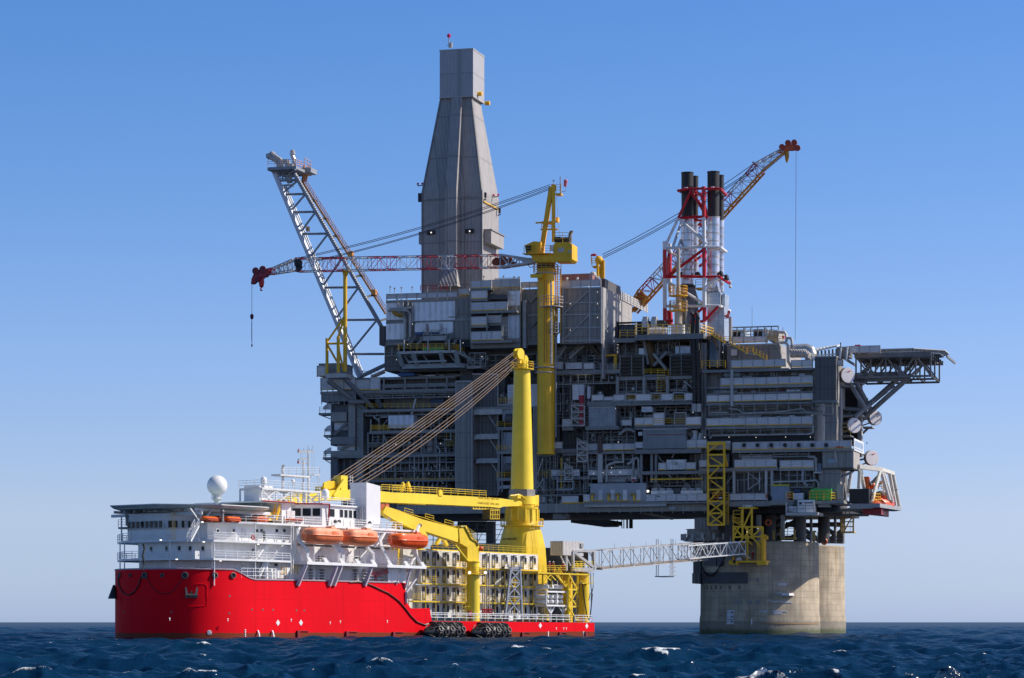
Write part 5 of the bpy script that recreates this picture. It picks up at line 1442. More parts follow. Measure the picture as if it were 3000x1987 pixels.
def rails(par,c,pts,w,mat=None,h=1.1,t=.075,name='railing'):
 mb=MB();mb.rail([PP(c,p[0],p[1],p[2]if len(p)>2 else w)for p in pts],h,1.3,t);return mk(name,mb,mat or yel,par)
rnd=random.Random(11)
def rack(par,c,x0,y0,x1,y1,w=1.0,nh=6,nv=8,mat=None,r=.14,frame=True,seed=None,bends=.35,depth=2.5,verts=0):
 """steel frame with runs of pipe behind it"""
 R=random.Random(seed if seed is not None else int(x0*7+y0))
 u0=PL.at(c,x0,y0,w)[0];u1=PL.at(c,x1,y0,w)[0];xm=(x0+x1)/2
 z1=PL.at(c,xm,y0,w)[1];z0=PL.at(c,xm,y1,w)[1]
 if frame:
  mb=MB()
  for i in range(nv+1):
   u=u0+(u1-u0)*i/max(1,nv);mb.beam(PL.W(u,w,z0),PL.W(u,w,z1),.2)
   if i%3==1 and i<nv:mb.beam(PL.W(u,w+2,z0),PL.W(u+(u1-u0)/max(1,nv),w+2,z1),.18)
  for z in(z0,z1):mb.beam(PL.W(u0,w,z),PL.W(u1,w,z),.24)
  mk('pipe_support',mb,steel,par)
 mb=MB();md=MB()
 for i in range(nh):
  z=z0+(z1-z0)*(i+.3+.4*R.random())/nh;d=w+.3+depth*R.random();rr=r*R.choice((.55,.7,1,1.3))
  a=u0+(u1-u0)*R.choice((0,0,.1,.3));b=u1-(u1-u0)*R.choice((0,0,.12,.35))
  pts=[PL.W(a,d,z)]
  if R.random()<bends:
   uu=a+(b-a)*R.uniform(.2,.8);dz=R.choice((-1,1))*R.uniform(.3,.8)*(z1-z0)/nh*1.6
   pts+=[PL.W(uu,d,z),PL.W(uu+.25,d,z+dz)];pts.append(PL.W(b,d,z+dz))
   z2=z+dz
  else:
   pts.append(PL.W(b,d,z));z2=z
  if R.random()<.6:pts.append(PL.W(b+.05,d,z2+R.choice((-1,1))*(z1-z0)*R.uniform(.2,.6)))
  (mb if R.random()<.5 else md).path(pts,rr,6)
 for i in range(verts):
  u=R.uniform(u0,u1);za=R.uniform(z0,z0+.5*(z1-z0));zb=za+R.uniform(.25,.6)*(z1-z0);d=w+depth*R.random()
  (mb if R.random()<.5 else md).tube(PL.W(u,d,za),PL.W(u,d,min(z1,zb)),r*R.choice((.5,.7,1)),6)
  if R.random()<.3:
   p=PL.W(u,d,(za+min(z1,zb))/2);mb.box(PL,u-.25,u+.25,d-.25,d+.25,(za+zb)/2-.3,(za+zb)/2+.2)
 if mb.v:mk('pipework',mb,mat or pipe_m,par,smooth=True)
 if md.v:mk('pipework',md,pipe_d,par,smooth=True)
def gear(par,c,x0,y0,x1,y1,w0=3,w1=8,n=10,seed=1):
 """equipment standing on a deck: vessels, skids, pumps, uprights"""
 R=random.Random(seed)
 ua=PL.at(c,x0,y0,w0)[0];ub=PL.at(c,x1,y0,w0)[0];xm=(x0+x1)/2
 z1=PL.at(c,xm,y0,w0)[1];z0=PL.at(c,xm,y1,w0)[1];H=z1-z0
 for i in range(n):
  u=ua+(ub-ua)*(i+R.uniform(.2,.8))/n;w=R.uniform(w0,w1);k=R.random();mb=MB()
  if k<.3:
   r=R.uniform(.5,1.1);h=H*R.uniform(.4,.8)
   mb.lathe(PL.W(u,w,z0),[(r*.6,0),(r,.3),(r,h-.4),(r*.5,h),(.1,h+.05)],14);mk('vessel',mb,R.choice((steel,steel_lt,galv,steel_dk)),par,smooth=True)
  elif k<.55:
   l=R.uniform(.8,2.2);h=H*R.uniform(.25,.6);mb.box(PL,u-l/2,u+l/2,w,w+1.5,z0,z0+h);mb.box(PL,u-l/2-.1,u+l/2+.1,w-.1,w+1.6,z0,z0+.2)
   mk('equipment_skid',mb,R.choice((steel,steel_dk,louv,blue if R.random()<.2 else steel)),par)
  elif k<.8:
   for j in range(3):
    uu=u+(j-1)*.5;mb.path([PL.W(uu,w,z0),PL.W(uu,w,z0+H*R.uniform(.5,.95)),PL.W(uu+R.uniform(-1.2,1.2),w,z0+H*R.uniform(.5,.98))],R.choice((.08,.12,.18)),6)
   mk('riser',mb,R.choice((pipe_m,pipe_d)),par)
  else:
   l=R.uniform(1,2.2);mb.tube(PL.W(u-l,w,z0+H*.45),PL.W(u+l,w,z0+H*.45),R.uniform(.35,.7),12)
   mb.box(PL,u-l*.7,u-l*.5,w-.3,w+.3,z0,z0+H*.4);mb.box(PL,u+l*.5,u+l*.7,w-.3,w+.3,z0,z0+H*.4);mk('horizontal_drum',mb,R.choice((steel,steel_lt,galv)),par,smooth=True)
def lamps(par,c,pts,w=-.3):
 for x,y in pts:
  mb=MB();p=PP(c,x,y,w);mb.ball(p,.075,8,6);o=mk('lamp',mb,lampw,par)
def cols(par,c,xs,y0,y1,w=.5,t=.5,mat=None):
 for x in xs:
  u,z1=PL.at(c,x,y0,w);z0=PL.at(c,x,y1,w)[1];mb=MB();mb.box(PL,u-t/2,u+t/2,w-t/2,w+t/2,z0,z1);mk('column',mb,mat or steel,par)
def strut(par,c,a,b,w0,w1,r=.4,mat=None,name='diagonal_brace'):
 mb=MB();mb.tube(PP(c,*a,w0),PP(c,*b,w1),r,12);return mk(name,mb,mat or steel,par,smooth=True)
 # back walls and shadowed interior
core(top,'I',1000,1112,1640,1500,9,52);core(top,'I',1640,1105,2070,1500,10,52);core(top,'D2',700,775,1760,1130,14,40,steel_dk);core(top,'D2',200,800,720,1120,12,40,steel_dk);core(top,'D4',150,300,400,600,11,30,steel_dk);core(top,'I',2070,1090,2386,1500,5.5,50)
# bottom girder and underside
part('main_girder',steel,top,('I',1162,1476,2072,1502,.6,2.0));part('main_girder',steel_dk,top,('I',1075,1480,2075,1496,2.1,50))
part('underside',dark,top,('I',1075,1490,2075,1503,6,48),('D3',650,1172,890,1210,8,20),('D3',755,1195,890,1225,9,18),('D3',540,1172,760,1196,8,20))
mb=MB()
for i in range(30):
 u,z=PL.at('I',1165+i*31,1490,.58);mb.box(PL,u-.05,u+.05,.5,.62,z-1.0,z+.9)
mk('girder_rib',mb,steel_lt,top)
part('girder_knee',steel,top,('D3',375,1115,490,1165,2.1,6),('D3',460,1115,500,1140,2.1,5))
strut(top,'D3',(1205,1108),(1480,1160),6,7,.3);strut(top,'I',(1180,1512),(1300,1545),10,12,.5,steel_dk);
mb=MB()
for x in(1010,1028,1058,1085,1102):mb.tube(PP('D3',x,1170,14),PP('D3',x,1250,14),.2 if x>1040 else .1,8)
mb.path([PP('D3',x,y,14)for x,y in((940,1178),(945,1215),(957,1215),(955,1190))],.14,6);mb.path([PP('D3',x,y,14)for x,y in((968,1178),(975,1205),(995,1208),(998,1192),(1010,1192))],.16,6);mk_each('caisson_pipe',mb,black,top)
# scaffolding seen below, between ship and deck
mb=MB()
for x in range(1165,1480,26):
 mb.beam(PP('I',x,1525,8),PP('I',x,1598,8),.14)
 if x%3:mb.beam(PP('I',x,1590,8),PP('I',x+26,1535,8),.1)
for y in(1538,1552,1567,1582):mb.beam(PP('I',1160,y,8),PP('I',1480,y,8),.12)
mk('scaffold',mb,steel_dk,top)
part('support_post',steel_dk,top,('I',1425,1528,1445,1600,10,12),('I',1180,1528,1215,1600,10,14),('I',1300,1528,1322,1600,12,14))
part('hanging_box',dark,top,('I',1340,1528,1420,1560,9,13),('I',1225,1528,1290,1548,9,13))
# ---------------- left zone
part('side_block',clad,top,('D1',105,45,320,165,2,9));wall(top,'D1',92,72,168,166,0)
wall(top,'D1',125,180,445,290,0);wall(top,'D1',445,200,580,290,.2);wall(top,'D1',580,178,670,290,-.3)
slab(top,'D1',120,293,1365,0,9);slab(top,'D1',390,172,1360,1,9,.5)
part('box_girder',steel,top,('D1',127,317,445,396,.3,8));
mb=MB()
for i in range(7):
 u,z=PL.at('D1',132+i*52,355,.2);mb.box(PL,u-.06,u+.06,.15,.4,z-1.6,z+1.6)
mk('girder_rib',mb,steel_lt,top)
rnd_b=M('shaded_plate',(.13,.14,.155),.6,panel=(3,3,.4))
part('stair_tower_left',steel,top,('D1',378,420,440,800,1,7),('D1',455,425,515,1220,1.6,8));part('stair_tower_left',rnd_b,top,('D1',215,420,380,800,2.5,9),('D1',215,905,280,1230,1.5,9),('D1',440,440,455,1220,3,9),('D1',270,905,520,1250,4,9))
part('plated_box',steel,top,('D1',215,495,360,580,.8,5),('D1',215,722,435,790,.8,5),('D1',215,848,515,905,.8,5),('D1',230,350,300,420,1,5))
part('ribbed_panel',louv,top,('D1',250,590,372,660,2.2,2.6),('D1',275,800,440,845,2.2,2.6));strut(top,'D1',(245,705),(362,600),1.2,1.2,.35);strut(top,'D1',(300,845),(385,795),1.2,1.2,.3)
part('panel_band',steel,top,('D1',455,500,515,530,1.3,1.6),('D1',455,620,515,650,1.3,1.6),('D1',378,560,440,580,.8,1))
mb=MB()
for y in range(440,1200,62):mb.beam(PP('D1',455,y,1.4),PP('D1',515,y+(62 if(y//62)%2 else 0),1.4),.12)
mk('panel_brace',mb,steel_lt,top)
for y,x0 in((410,112),(612,158),(818,150)):
 mb=MB();mb.box(PL,*(PL.at('D1',x,y+105,2)[0]for x in(x0,222)),1.5,5,PL.at('D1',170,y+112,2)[1],PL.at('D1',170,y+92,2)[1]);b=mk('balcony',mb,steel,top)
 mb=MB();mb.rail([PP('D1',222,y+95,1.6),PP('D1',x0+3,y+95,1.6),PP('D1',x0+3,y+95,4.5)],1.35,1.2,.09);mk('railing',mb,steel_lt,b)
 mb=MB();n=9
 vs=[]
 for i in range(n):
  a=pi/2*i/(n-1);xx=222-(62 if y>500 else 80)*sin(a);yy=y+62-62*cos(a)
  vs+=[PP('D1',xx,yy,2.0),PP('D1',xx,yy,4.5)]
 mb.add(vs,[(2*i,2*i+2,2*i+3,2*i+1)for i in range(n-1)]);mb.add(vs[::2]+[PP('D1',222,y+62,2.0)],[tuple(range(n+1))]);mk('curved_hood',mb,galv,b,smooth=True)
 strut(top,'D1',(x0+10,y+112),(222,y+150),2,3,.1)
 # cable-crane rest brackets
strut(top,'D1',(190,205),(590,512),-2.5,3,.5,steel);strut(top,'D1',(345,185),(655,505),-2.5,3,.5,steel);strut(top,'D1',(380,400),(525,400),-.8,1,.5,steel)
# upper pipe rack below the top deck
part('long_beam',steel,top,('D1',680,232,1365,258,.2,.7));part('dark_panel',clad_dk,top,('D1',700,185,1365,232,3,4))
rails(top,'D1',[(390,168),(660,165)],1,steel_lt);cols(top,'D1',(705,900,1100,1285),172,300,.2,.35)
rack(top,'D1',690,262,1362,318,.4,5,7,bends=.5);rack(top,'D1',500,322,1362,360,.6,4,9,r=.17)
part('corrugated_wall',clad,top,('D1',700,355,1362,455,4.5,5));part('blue_cabinet',M('blue_grey_cabinet',(.06,.1,.2),.5),top,('D1',1130,370,1255,445,3.5,4.4))
rails(top,'D1',[(540,460),(1360,460)],.6,yel,1.0,.05);slab(top,'D1',515,460,1900,0,9,.5)
strut(top,'D1',(960,515),(997,370),.5,.5,.22,pipe_m);strut(top,'D1',(640,380),(690,455),1,1,.6,steel_dk)
part('pipe_tray',steel_dk,top,('D1',540,470,1360,492,.8,1.4));rack(top,'D1',540,490,1365,520,.8,4,8);rack(top,'D1',985,510,1365,660,2.5,8,5,seed=5,verts=6)
part('silver_box',silver,top,('D1',745,525,977,640,-.2,4));part('cream_box',M('dull_cream_panel',(.3,.29,.25),.6,corr=('h',.8,.3)),top,('D1',980,535,1085,640,3,7))
slab(top,'D1',570,662,1365,-.3,9,.6);rails(top,'D1',[(590,662),(980,662)],-.4,yel,1.1,.06);rails(top,'D1',[(585,668),(740,668)],-.3,yel)
part('pipe_frame',pipe_m,top,('D1',578,560,588,680,0,.3),('D1',578,672,660,682,0,.3),('D1',655,545,662,660,0,.3),('D1',672,535,735,545,0,.6))
strut(top,'D1',(665,655),(740,560),.2,.2,.12,pipe_m);strut(top,'D1',(610,540),(660,570),.5,.5,.2,pipe_m)
gear(top,'D1',540,690,1360,875,4,8,16,21);rack(top,'D1',555,690,700,780,.6,6,3);rack(top,'D1',700,690,1360,870,2.5,10,7,seed=8,verts=14)
cols(top,'D1',(560,700,1050,1185),680,880,.6,.3);strut(top,'D1',(700,690),(740,800),.6,.6,.2);strut(top,'D1',(1045,690),(1080,870),.8,.8,.15);strut(top,'D1',(1185,800),(1218,840),.6,.6,.13,pipe_m);strut(top,'D1',(1185,670),(1185,800),.6,.6,.13,pipe_m);strut(top,'D1',(1218,840),(1218,1115),.6,.6,.13,pipe_m);strut(top,'D1',(1218,1115),(1255,1155),.6,.6,.13,pipe_m)
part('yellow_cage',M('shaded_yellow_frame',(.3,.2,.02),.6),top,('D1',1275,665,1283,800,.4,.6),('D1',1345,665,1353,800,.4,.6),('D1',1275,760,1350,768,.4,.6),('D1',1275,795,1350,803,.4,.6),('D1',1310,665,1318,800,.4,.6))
part('access_frame',steel_lt,top,('D1',1255,665,1320,672,0,.3),('D1',1255,745,1320,752,0,.3),('D1',1315,665,1322,752,0,.3))
slab(top,'D1',275,887,1365,.2,9,.5);rack(top,'D1',530,895,1362,960,.5,8,10,r=.12,bends=.2)
rack(top,'D1',690,960,1362,1035,.8,5,8,r=.1,verts=70,mat=pipe_m);rack(top,'D1',620,1035,1362,1112,1.5,9,8,r=.11,verts=40)
rack(top,'D1',280,905,520,1100,3,8,4,r=.1);rack(top,'D1',520,960,690,1110,2,8,3,r=.1,verts=16)
slab(top,'D1',530,1112,1365,.2,9,.5);rails(top,'D1',[(600,1116),(1360,1116)],.1,yel,.35,.05)
rack(top,'D1',530,1125,1365,1235,.8,9,10,r=.13,verts=22);cols(top,'D1',(985,810,1065),890,1230,.3,.25);part('dull_panel',steel_dk,top,('D1',595,1075,660,1110,1,2))
gear(top,'D1',540,1130,1360,1240,4,8,14,3)
lamps(top,'D1',((1300,352),(1225,783),(815,790),(1383,290),(1483,995)))
# clad stair tower and dark wall
part('clad_tower',clad,top,('D1',1365,215,1516,1228,-1.5,6));part('clad_wall',clad_dk,top,('D1',1520,145,1755,1262,1.5,8))
mb=MB()
for x in(1367,1514):mb.beam(PP('D1',x,212,-1.6),PP('D1',x,1228,-1.6),.2)
mb.beam(PP('D1',1365,212,-1.6),PP('D1',1516,212,-1.6),.3);mk('edge_trim',mb,steel_lt,top)
mb=MB();mb.beam(PP('D1',1518,145,1.4),PP('D1',1757,145,1.4),.3);mb.beam(PP('D1',1752,145,1.4),PP('D1',1752,1262,1.4),.18);mk('edge_trim',mb,steel_lt,top)
part('column_wide',steel_dk,top,('D1',1400,100,1520,215,2,6))
for x0,y0,x1,y1 in((1515,468,1790,516),(1530,695,1755,742),(1545,920,1752,962),(1745,1168,1862,1196)):
 mb=MB();mb.pbox(PL,'D1',x0+50,y0,x1,y1,-.5,1.2);mb.hexa([PP('D1',x0,y1+6,-.5),PP('D1',x0+50,y1,-.5),PP('D1',x0+50,y1,1.2),PP('D1',x0,y1+6,1.2),PP('D1',x0+8,y0+8,-.5),PP('D1',x0+50,y0,-.5),PP('D1',x0+50,y0,1.2),PP('D1',x0+8,y0+8,1.2)])
 for i in range(4):
  uu=PL.at('D1',x0+60+i*48,y0,-.5)[0];zz=PL.at('D1',x0+60,y0-4,-.5)[1];mb.box(PL,uu,uu+.12,-.6,1.3,PL.at('D1',x0+60,y1+3,-.5)[1],zz)
 mk('air_duct',mb,steel_lt,top)
 if y0<1100:strut(top,'D1',(x0+150,y1+4),(x0+218,y1+110),.3,.8,.14,steel_lt)
for y0,y1 in((450,575),(680,850),(902,1042)):
 part('clad_cabin',M('pale_blue_grey_cladding',(.36,.38,.41),.5,corr=('h',.6,.3),panel=(2.2,1.6,.4),streak=.4)if y0==450 else bpy.data.materials['pale_blue_grey_cladding'],top,('D1',1795,y0,1890,y1,.4,5))
 slab(top,'D1',1738,y1+58 if y0!=680 else y1+2,1900,-.6,5,.6);rails(top,'D1',[(1742,y1+55 if y0!=680 else y1),(1885,y1+55 if y0!=680 else y1)],-.7,yel)
 mb=MB();p=PP('D1',1828,y0+105,-.3);mb.tube(p,PP('D1',1888,y0+105,-.3),1.0,16);
 if y0!=680:mk('round_duct',mb,steel_dk,top,smooth=True)
cols(top,'D1',(1763,1790),640,1230,-.4,.3);part('light_panel',louv,top,('D1',1840,240,2115,445,1,6))
part('dark_tank',steel_dk,top,('D1',1757,150,1815,440,3,7));gear(top,'D1',1757,300,1850,440,2,5,4,9);rails(top,'D1',[(1760,415),(1885,415)],.5,yel);slab(top,'D1',1757,418,1900,.5,6,.5)
cols(top,'D1',(2085,2105),440,1240,0,.4);strut(top,'D1',(2110,1080),(2165,920),0,1,.14,steel_lt)
# ---------------- middle zone (right of the yellow crane column)
slab(top,'D2',385,1050,990,0,9,.8)
for x0,y0,x1 in((392,975,468),(495,985,645),(660,988,752)):wall(top,'D2',x0,y0,x1,1046,0,toe=False)
rails(top,'D2',[(760,1046),(990,1046)],0,steel_lt);gear(top,'D2',780,920,985,1046,2,6,6,31)
gear(top,'D2',400,830,960,980,5,10,14,33);rack(top,'D2',390,840,990,980,5,8,6,seed=34,verts=10)
part('yellow_gear',yel_col,top,('D2',820,905,960,922,1.5,2.2),('D2',935,925,962,1045,1.5,2.5),('D2',840,985,862,1040,2,3))
mb=MB();mb.stair(PP('D2',530,945,4),PP('D2',675,815,4),PL.B);mb.stair(PP('D2',425,940,5),PP('D2',505,830,5),PL.B);mk('stairs',mb,steel_lt,top)
part('fluorescent_light',lampw,top,('D2',575,1078,640,1084,.2,.5),('D2',655,1080,710,1085,.4,.7))
rack(top,'D2',400,1090,960,1175,1,8,8,r=.13,verts=12,seed=41);rack(top,'D2',960,1110,1420,1265,1,9,5,r=.15,seed=42,verts=8);rack(top,'D2',1420,1110,1700,1265,1,8,3,r=.13,seed=43,verts=6)
rack(top,'D2',400,1180,740,1560,3,12,5,r=.12,seed=44,verts=20);cols(top,'D2',(970,1215,1430),1110,1275,.3,.6);cols(top,'D2',(1752,1778),800,2300,.6,.45);core(top,'I',2020,1095,2075,1500,4,9);rack(top,'D2',1690,1150,1790,2280,1.5,26,1,r=.12,seed=611,verts=26)
mb=MB();mb.ladder(PP('D2',1780,1560,-.2),PP('D2',1768,1130,-.2),PL.S,.8);mk('ladder',mb,steel_dk,top)
slab(top,'D2',965,1110,1690,.5,9,.6)
strut(top,'D2',(1580,1150),(1660,1215),.4,.4,.15,pipe_m)
def louvre_box(c,x0,y0,x1,y1,w,par):
 u0,z1=PL.at(c,x0,y0,w);u1,z0=PL.at(c,x1,y1,w)
 mb=MB();mb.box(PL,u0,u1,w+.5,w+4,z0,z1);o=mk('louvre_house',mb,steel_dk,par);mb=MB();n=6
 for i in range(n):
  a=z1-(z1-z0)*i/n;b=z1-(z1-z0)*(i+.8)/n
  mb.hexa([PL.W(u0,w-.5,b),PL.W(u1,w-.5,b),PL.W(u1,w-.35,b),PL.W(u0,w-.35,b),PL.W(u0,w+.35,a),PL.W(u1,w+.35,a),PL.W(u1,w+.5,a),PL.W(u0,w+.5,a)])
 mk('louvre_blades',mb,brown,o)
 mb=MB()
 for u in(u0,(u0+u1)/2,u1):mb.box(PL,u-.1,u+.1,w-.2,w+.5,z0,z1)
 mk('frame',mb,steel,o)
louvre_box('D2',995,915,1205,1100,.4,top);louvre_box('D2',1455,910,1660,1098,.4,top)
rack(top,'D2',945,770,1740,910,3,9,8,r=.16,seed=51,verts=14);gear(top,'D2',960,770,1640,915,4,9,12,52)
strut(top,'D2',(1300,900),(1420,1045),1.5,1.5,.35,steel);strut(top,'D2',(1425,880),(1300,1010),1.8,1.8,.35,steel);strut(top,'D2',(1210,760),(1250,1000),2,2,.3,steel);strut(top,'D2',(1240,800),(1310,1020),3,3,1.0,M('bronze_brown_cladding',(.16,.09,.03),.6))
rails(top,'D2',[(1215,1090),(1400,1090)],.5,yel);slab(top,'D2',1210,1093,1410,.5,6,.5)
mb=MB();mb.ladder(PP('D2',1388,1270,.1),PP('D2',1388,1040,.1),PL.S,2.2);mk('ladder',mb,yel,top)
part('foil_duct',galv,top,('D2',1500,830,1640,895,3,5),('D2',1165,850,1220,905,3,5))
for x in(1655,1700):
 mb=MB();mb.path([PP('D2',x-12,540,-.5),PP('D2',x-4,528,-.5),PP('D2',x+6,540,-.5),PP('D2',x+10,570,-.5),PP('D2',x,700,-.5),PP('D2',x+(18 if x<1680 else 8),820,-.5),PP('D2',x+(22 if x<1680 else 18),1350,-.5)],.42,12);mk('exhaust_pipe',mb,black,top,smooth=True)
 mb=MB();p=PP('D2',x+18,1360,-.5);mb.tube(p,p-Z*1.6,.5,12);mk('pipe_flange',mb,steel_lt,top,smooth=True)
part('pipe_guard',black,top,('D2',1672,870,1682,1345,-.2,.3),('D2',1722,860,1730,1350,-.9,-.2))
mb=MB()
for y in range(880,1340,30):mb.beam(PP('D2',1665,y,-.9),PP('D2',1728,y,-.9),.12)
mk('clamp',mb,M('rusty_brown_steel',(.1,.06,.04),.6),top)
slab(top,'D2',690,1332,1665,-.4,9,.9);part('deck_fascia',steel,top,('D2',690,1340,1660,1358,-.42,-.1))
for x0,y0,x1 in((735,1280,840),(840,1298,930),(935,1278,1035),(1140,1275,1275),(1375,1270,1475),(1590,1265,1668)):wall(top,'D2',x0,y0,x1,1335,-.4,toe=False)
for x0,x1,y0 in((1040,1140,1268),(1280,1370,1262),(1478,1588,1252)):
 part('gate_frame',steel_lt,top,('D2',x0,y0,x1,y0+8,-.5,-.3),('D2',x0,y0,x0+6,1335,-.5,-.3),('D2',x1-6,y0,x1,1335,-.5,-.3));rails(top,'D2',[(x0,1330),(x1,1330)],-.3,yel,1.0,.08);part('white_skid',offw,top,('D2',x0,1318,x1,1332,.3,1.5))
gear(top,'D2',720,1190,1640,1330,3,8,16,61)
part('stair_tower_core',steel_dk,top,('D2',555,1180,600,1330,-.5,2),('D2',690,1195,715,1310,-.5,1));part('clad_panel',louv,top,('D2',555,1182,612,1322,-1,1),('D2',615,1182,658,1280,-1,1),('D2',692,1200,716,1310,-.6,.4))
part('red_panel',crim,top,('D2',615,1280,638,1560,-1,.4));part('red_stripe',M('bright_red_stripe',(.5,.01,.03),.5),top,('D2',638,1280,652,1560,-1,.4))
def stairframe(c,x0,y0,x1,y1,w,n,par,zig=True):
 mb=MB()
 for x in(x0,x1):mb.beam(PP(c,x,y0,w),PP(c,x,y1,w),.2);mb.beam(PP(c,x,y0,w+2.5),PP(c,x,y1,w+2.5),.2)
 for i in range(n+1):
  y=y0+(y1-y0)*i/n;mb.beam(PP(c,x0,y,w),PP(c,x1,y,w),.22);mb.beam(PP(c,x0,y-14,w),PP(c,x1,y-14,w),.08)
  if i<n and zig:
   ya=y0+(y1-y0)*(i+1)/n;a,b=(x0,x1)if i%2 else(x1,x0);mb.stair(PP(c,a,ya,w+1),PP(c,b,y,w+1),PL.B,.8)
 return mk('stair_tower',mb,steel_lt,par)
stairframe('D2',548,1375,665,1560,-1.4,3,top);stairframe('D3',600,465,690,635,-.8,3,top);stairframe('D3',485,690,555,800,-.8,2,top);stairframe('D3',415,740,560,895,-.4,2,top,False)
mb=MB();mb.ladder(PP('D2',685,1560,-.6),PP('D2',685,1180,-.6),PL.S,1.0);mb.ladder(PP('D3',680,920,-.4),PP('D3',680,360,-.4),PL.S,.9);mk('ladder',mb,steel_lt,top)
part('grey_tank_box',M('mottled_grey_steel',(.3,.315,.33),.5,var=.25,nscale=.5,panel=(3.5,3.2,.25),streak=.5,streak_col=(.42,.42,.4)),top,('D3',705,140,942,312,-1.2,4));slab(top,'D3',675,312,978,-1.2,6,.7);part('box_frame',steel_lt,top,('D3',940,130,948,312,-1.4,-1.1),('D3',703,130,945,140,-1.4,4))
gear(top,'D3',950,150,1130,310,2,6,6,71);rack(top,'D3',945,130,1130,330,2,7,4,seed=72,verts=8);wall(top,'D3',465,248,545,320,-.8,toe=False);slab(top,'D3',462,322,560,-.8,6,.6);wall(top,'D3',1010,255,1100,310,.5,toe=False)
slab(top,'D3',1128,300,1735,-.6,9,.5);part('deck_fascia',steel,top,('D3',1130,310,1730,338,-.62,-.2))
for x0,y0,x1 in((1130,236,1300),(1600,228,1735)):wall(top,'D3',x0,y0,x1,300,-.6)
for x0,y0,x1 in((1295,185,1402),(1490,182,1600)):
 part('gate_frame',steel_lt,top,('D3',x0,y0,x1,y0+7,-.7,-.4),('D3',x0,y0,x0+7,300,-.7,-.4),('D3',x1-7,y0,x1,300,-.7,-.4));part('gate_panel',louv if x0<1400 else brown,top,('D3',x0+8,y0+8,x1-8,298,-.5,-.3))
 rails(top,'D3',[(x0,296),(x1,296)],-.6,yel,1.2,.07)
rails(top,'D3',[(1400,298),(1490,298)],-.6,yel,1.2,.08);part('window_box',louv,top,('D3',1195,135,1290,180,0,2));rack(top,'D3',1130,110,1700,235,2.5,9,6,seed=73,verts=14);gear(top,'D3',1140,110,1640,300,3,8,10,74)
part('round_ended_tank',galv,top,('D3',1190,130,1280,180,1,3))
part('large_grey_box',M('green_grey_steel',(.225,.25,.255),.5,var=.15,nscale=.4,streak=.5,streak_col=(.3,.3,.29),panel=(6,6,.15)),top,('D3',1205,338,1598,515,-1.4,5))
part('box_cap',steel_lt,top,('D3',1200,332,1618,342,-1.6,5));mb=MB();mb.beam(PP('D3',1225,390,-1.45),PP('D3',1595,385,-1.45),.1);mk('pipe_line',mb,crim,top)
part('box_skirt',steel,top,('D3',1130,520,1740,560,-1.2,6));wall(top,'D3',1135,458,1205,518,-.8,toe=False);wall(top,'D3',1600,438,1790,512,-.8)
part('white_box',white,top,('D3',1160,362,1198,396,0,1));mb=MB();mb.tube(PP('D3',1672,440,1.5),PP('D3',1672,350,1.5),.85,16);mb.tube(PP('D3',1725,435,1),PP('D3',1735,375,1),.4,10);mk_each('white_vessel',mb,offw,top,smooth=True);mb=MB();mb.ball(PP('D3',1635,385,.6),.7,14,8);mk('fan_hood',mb,brown,top,smooth=True)
rack(top,'D3',690,335,1130,470,1,10,6,seed=75,r=.14,verts=12);wall(top,'D3',690,475,785,540,.8,toe=False);wall(top,'D3',830,475,1130,530,.5);slab(top,'D3',690,542,1130,.3,9,.5)
wall(top,'D3',390,458,462,520,-.6,toe=False);slab(top,'D3',388,522,590,-.6,6,.7);part('platform_wedge',steel,top,('D3',470,545,610,580,0,4))
part('brown_column',M('dark_rust_column',(.11,.07,.06),.7),top,('D3',788,395,830,560,.2,1));part('pale_column',steel_lt,top,('D3',788,565,830,830,.2,1))
rack(top,'D3',400,555,790,720,2,10,6,seed=76,r=.13,verts=18);rack(top,'D3',700,560,1190,710,1,12,6,seed=77,r=.17,bends=.6,verts=10);wall(top,'D3',365,715,490,775,.3,toe=False);wall(top,'D3',560,710,620,775,.3,toe=False);wall(top,'D3',840,712,1190,768,.8,toe=False);wall(top,'D3',705,720,785,770,.8,toe=False)
slab(top,'D3',365,778,720,.3,9,.5);slab(top,'D3',700,775,1195,.8,9,.5)
for pts in(((870,825),(870,675),(900,660),(950,640),(1020,640),(1020,540)),((1110,780),(1115,620),(1145,600),(1165,620),(1165,780)),((985,385),(1040,345),(1090,340),(1130,365)),((1060,660),(1095,640),(1120,600))):
 mb=MB();mb.path([PP('D3',x,y,.2)for x,y in pts],.3,10);mk('bent_pipe',mb,pipe_m,top,smooth=True)
rack(top,'D3',210,580,420,900,2.5,14,6,seed=78,r=.12,verts=20);rack(top,'D3',420,790,730,940,1.5,10,6,seed=79,r=.13,verts=16);rails(top,'D3',[(210,780),(300,780)],.3,yel,1.3);rails(top,'D3',[(320,790),(360,790)],.3,yel,1.6);part('yellow_riser',yel,top,('D3',448,600,455,890,-.4,-.2))
gear(top,'D3',220,790,720,940,4,8,14,80);gear(top,'D3',840,770,1190,830,1.5,5,10,81);part('red_white_box',white,top,('D3',1095,762,1142,818,.5,1.5));part('red_valve',crim,top,('D3',1098,795,1135,815,.3,.5))
part('truss_panel',steel_lt,top,('D3',205,785,212,910,-.2,0),('D3',290,785,297,910,-.2,0));strut(top,'D3',(210,905),(290,790),-.1,-.1,.1,steel_lt);strut(top,'D3',(210,790),(290,900),-.1,-.1,.1,steel_lt)
cols(top,'D3',(1190,1285,1325),560,830,.2,.5);slab(top,'D3',1190,724,1800,-.6,9,.6);wall(top,'D3',1348,650,1415,712,-.6);wall(top,'D3',1598,646,1690,708,-.6);wall(top,'D3',1722,625,1768,690,-.4)
part('cooler_box',galv,top,('D3',1420,618,1600,708,-.5,2));part('cooler_box',steel_lt,top,('D3',1485,635,1512,665,-.9,-.5))
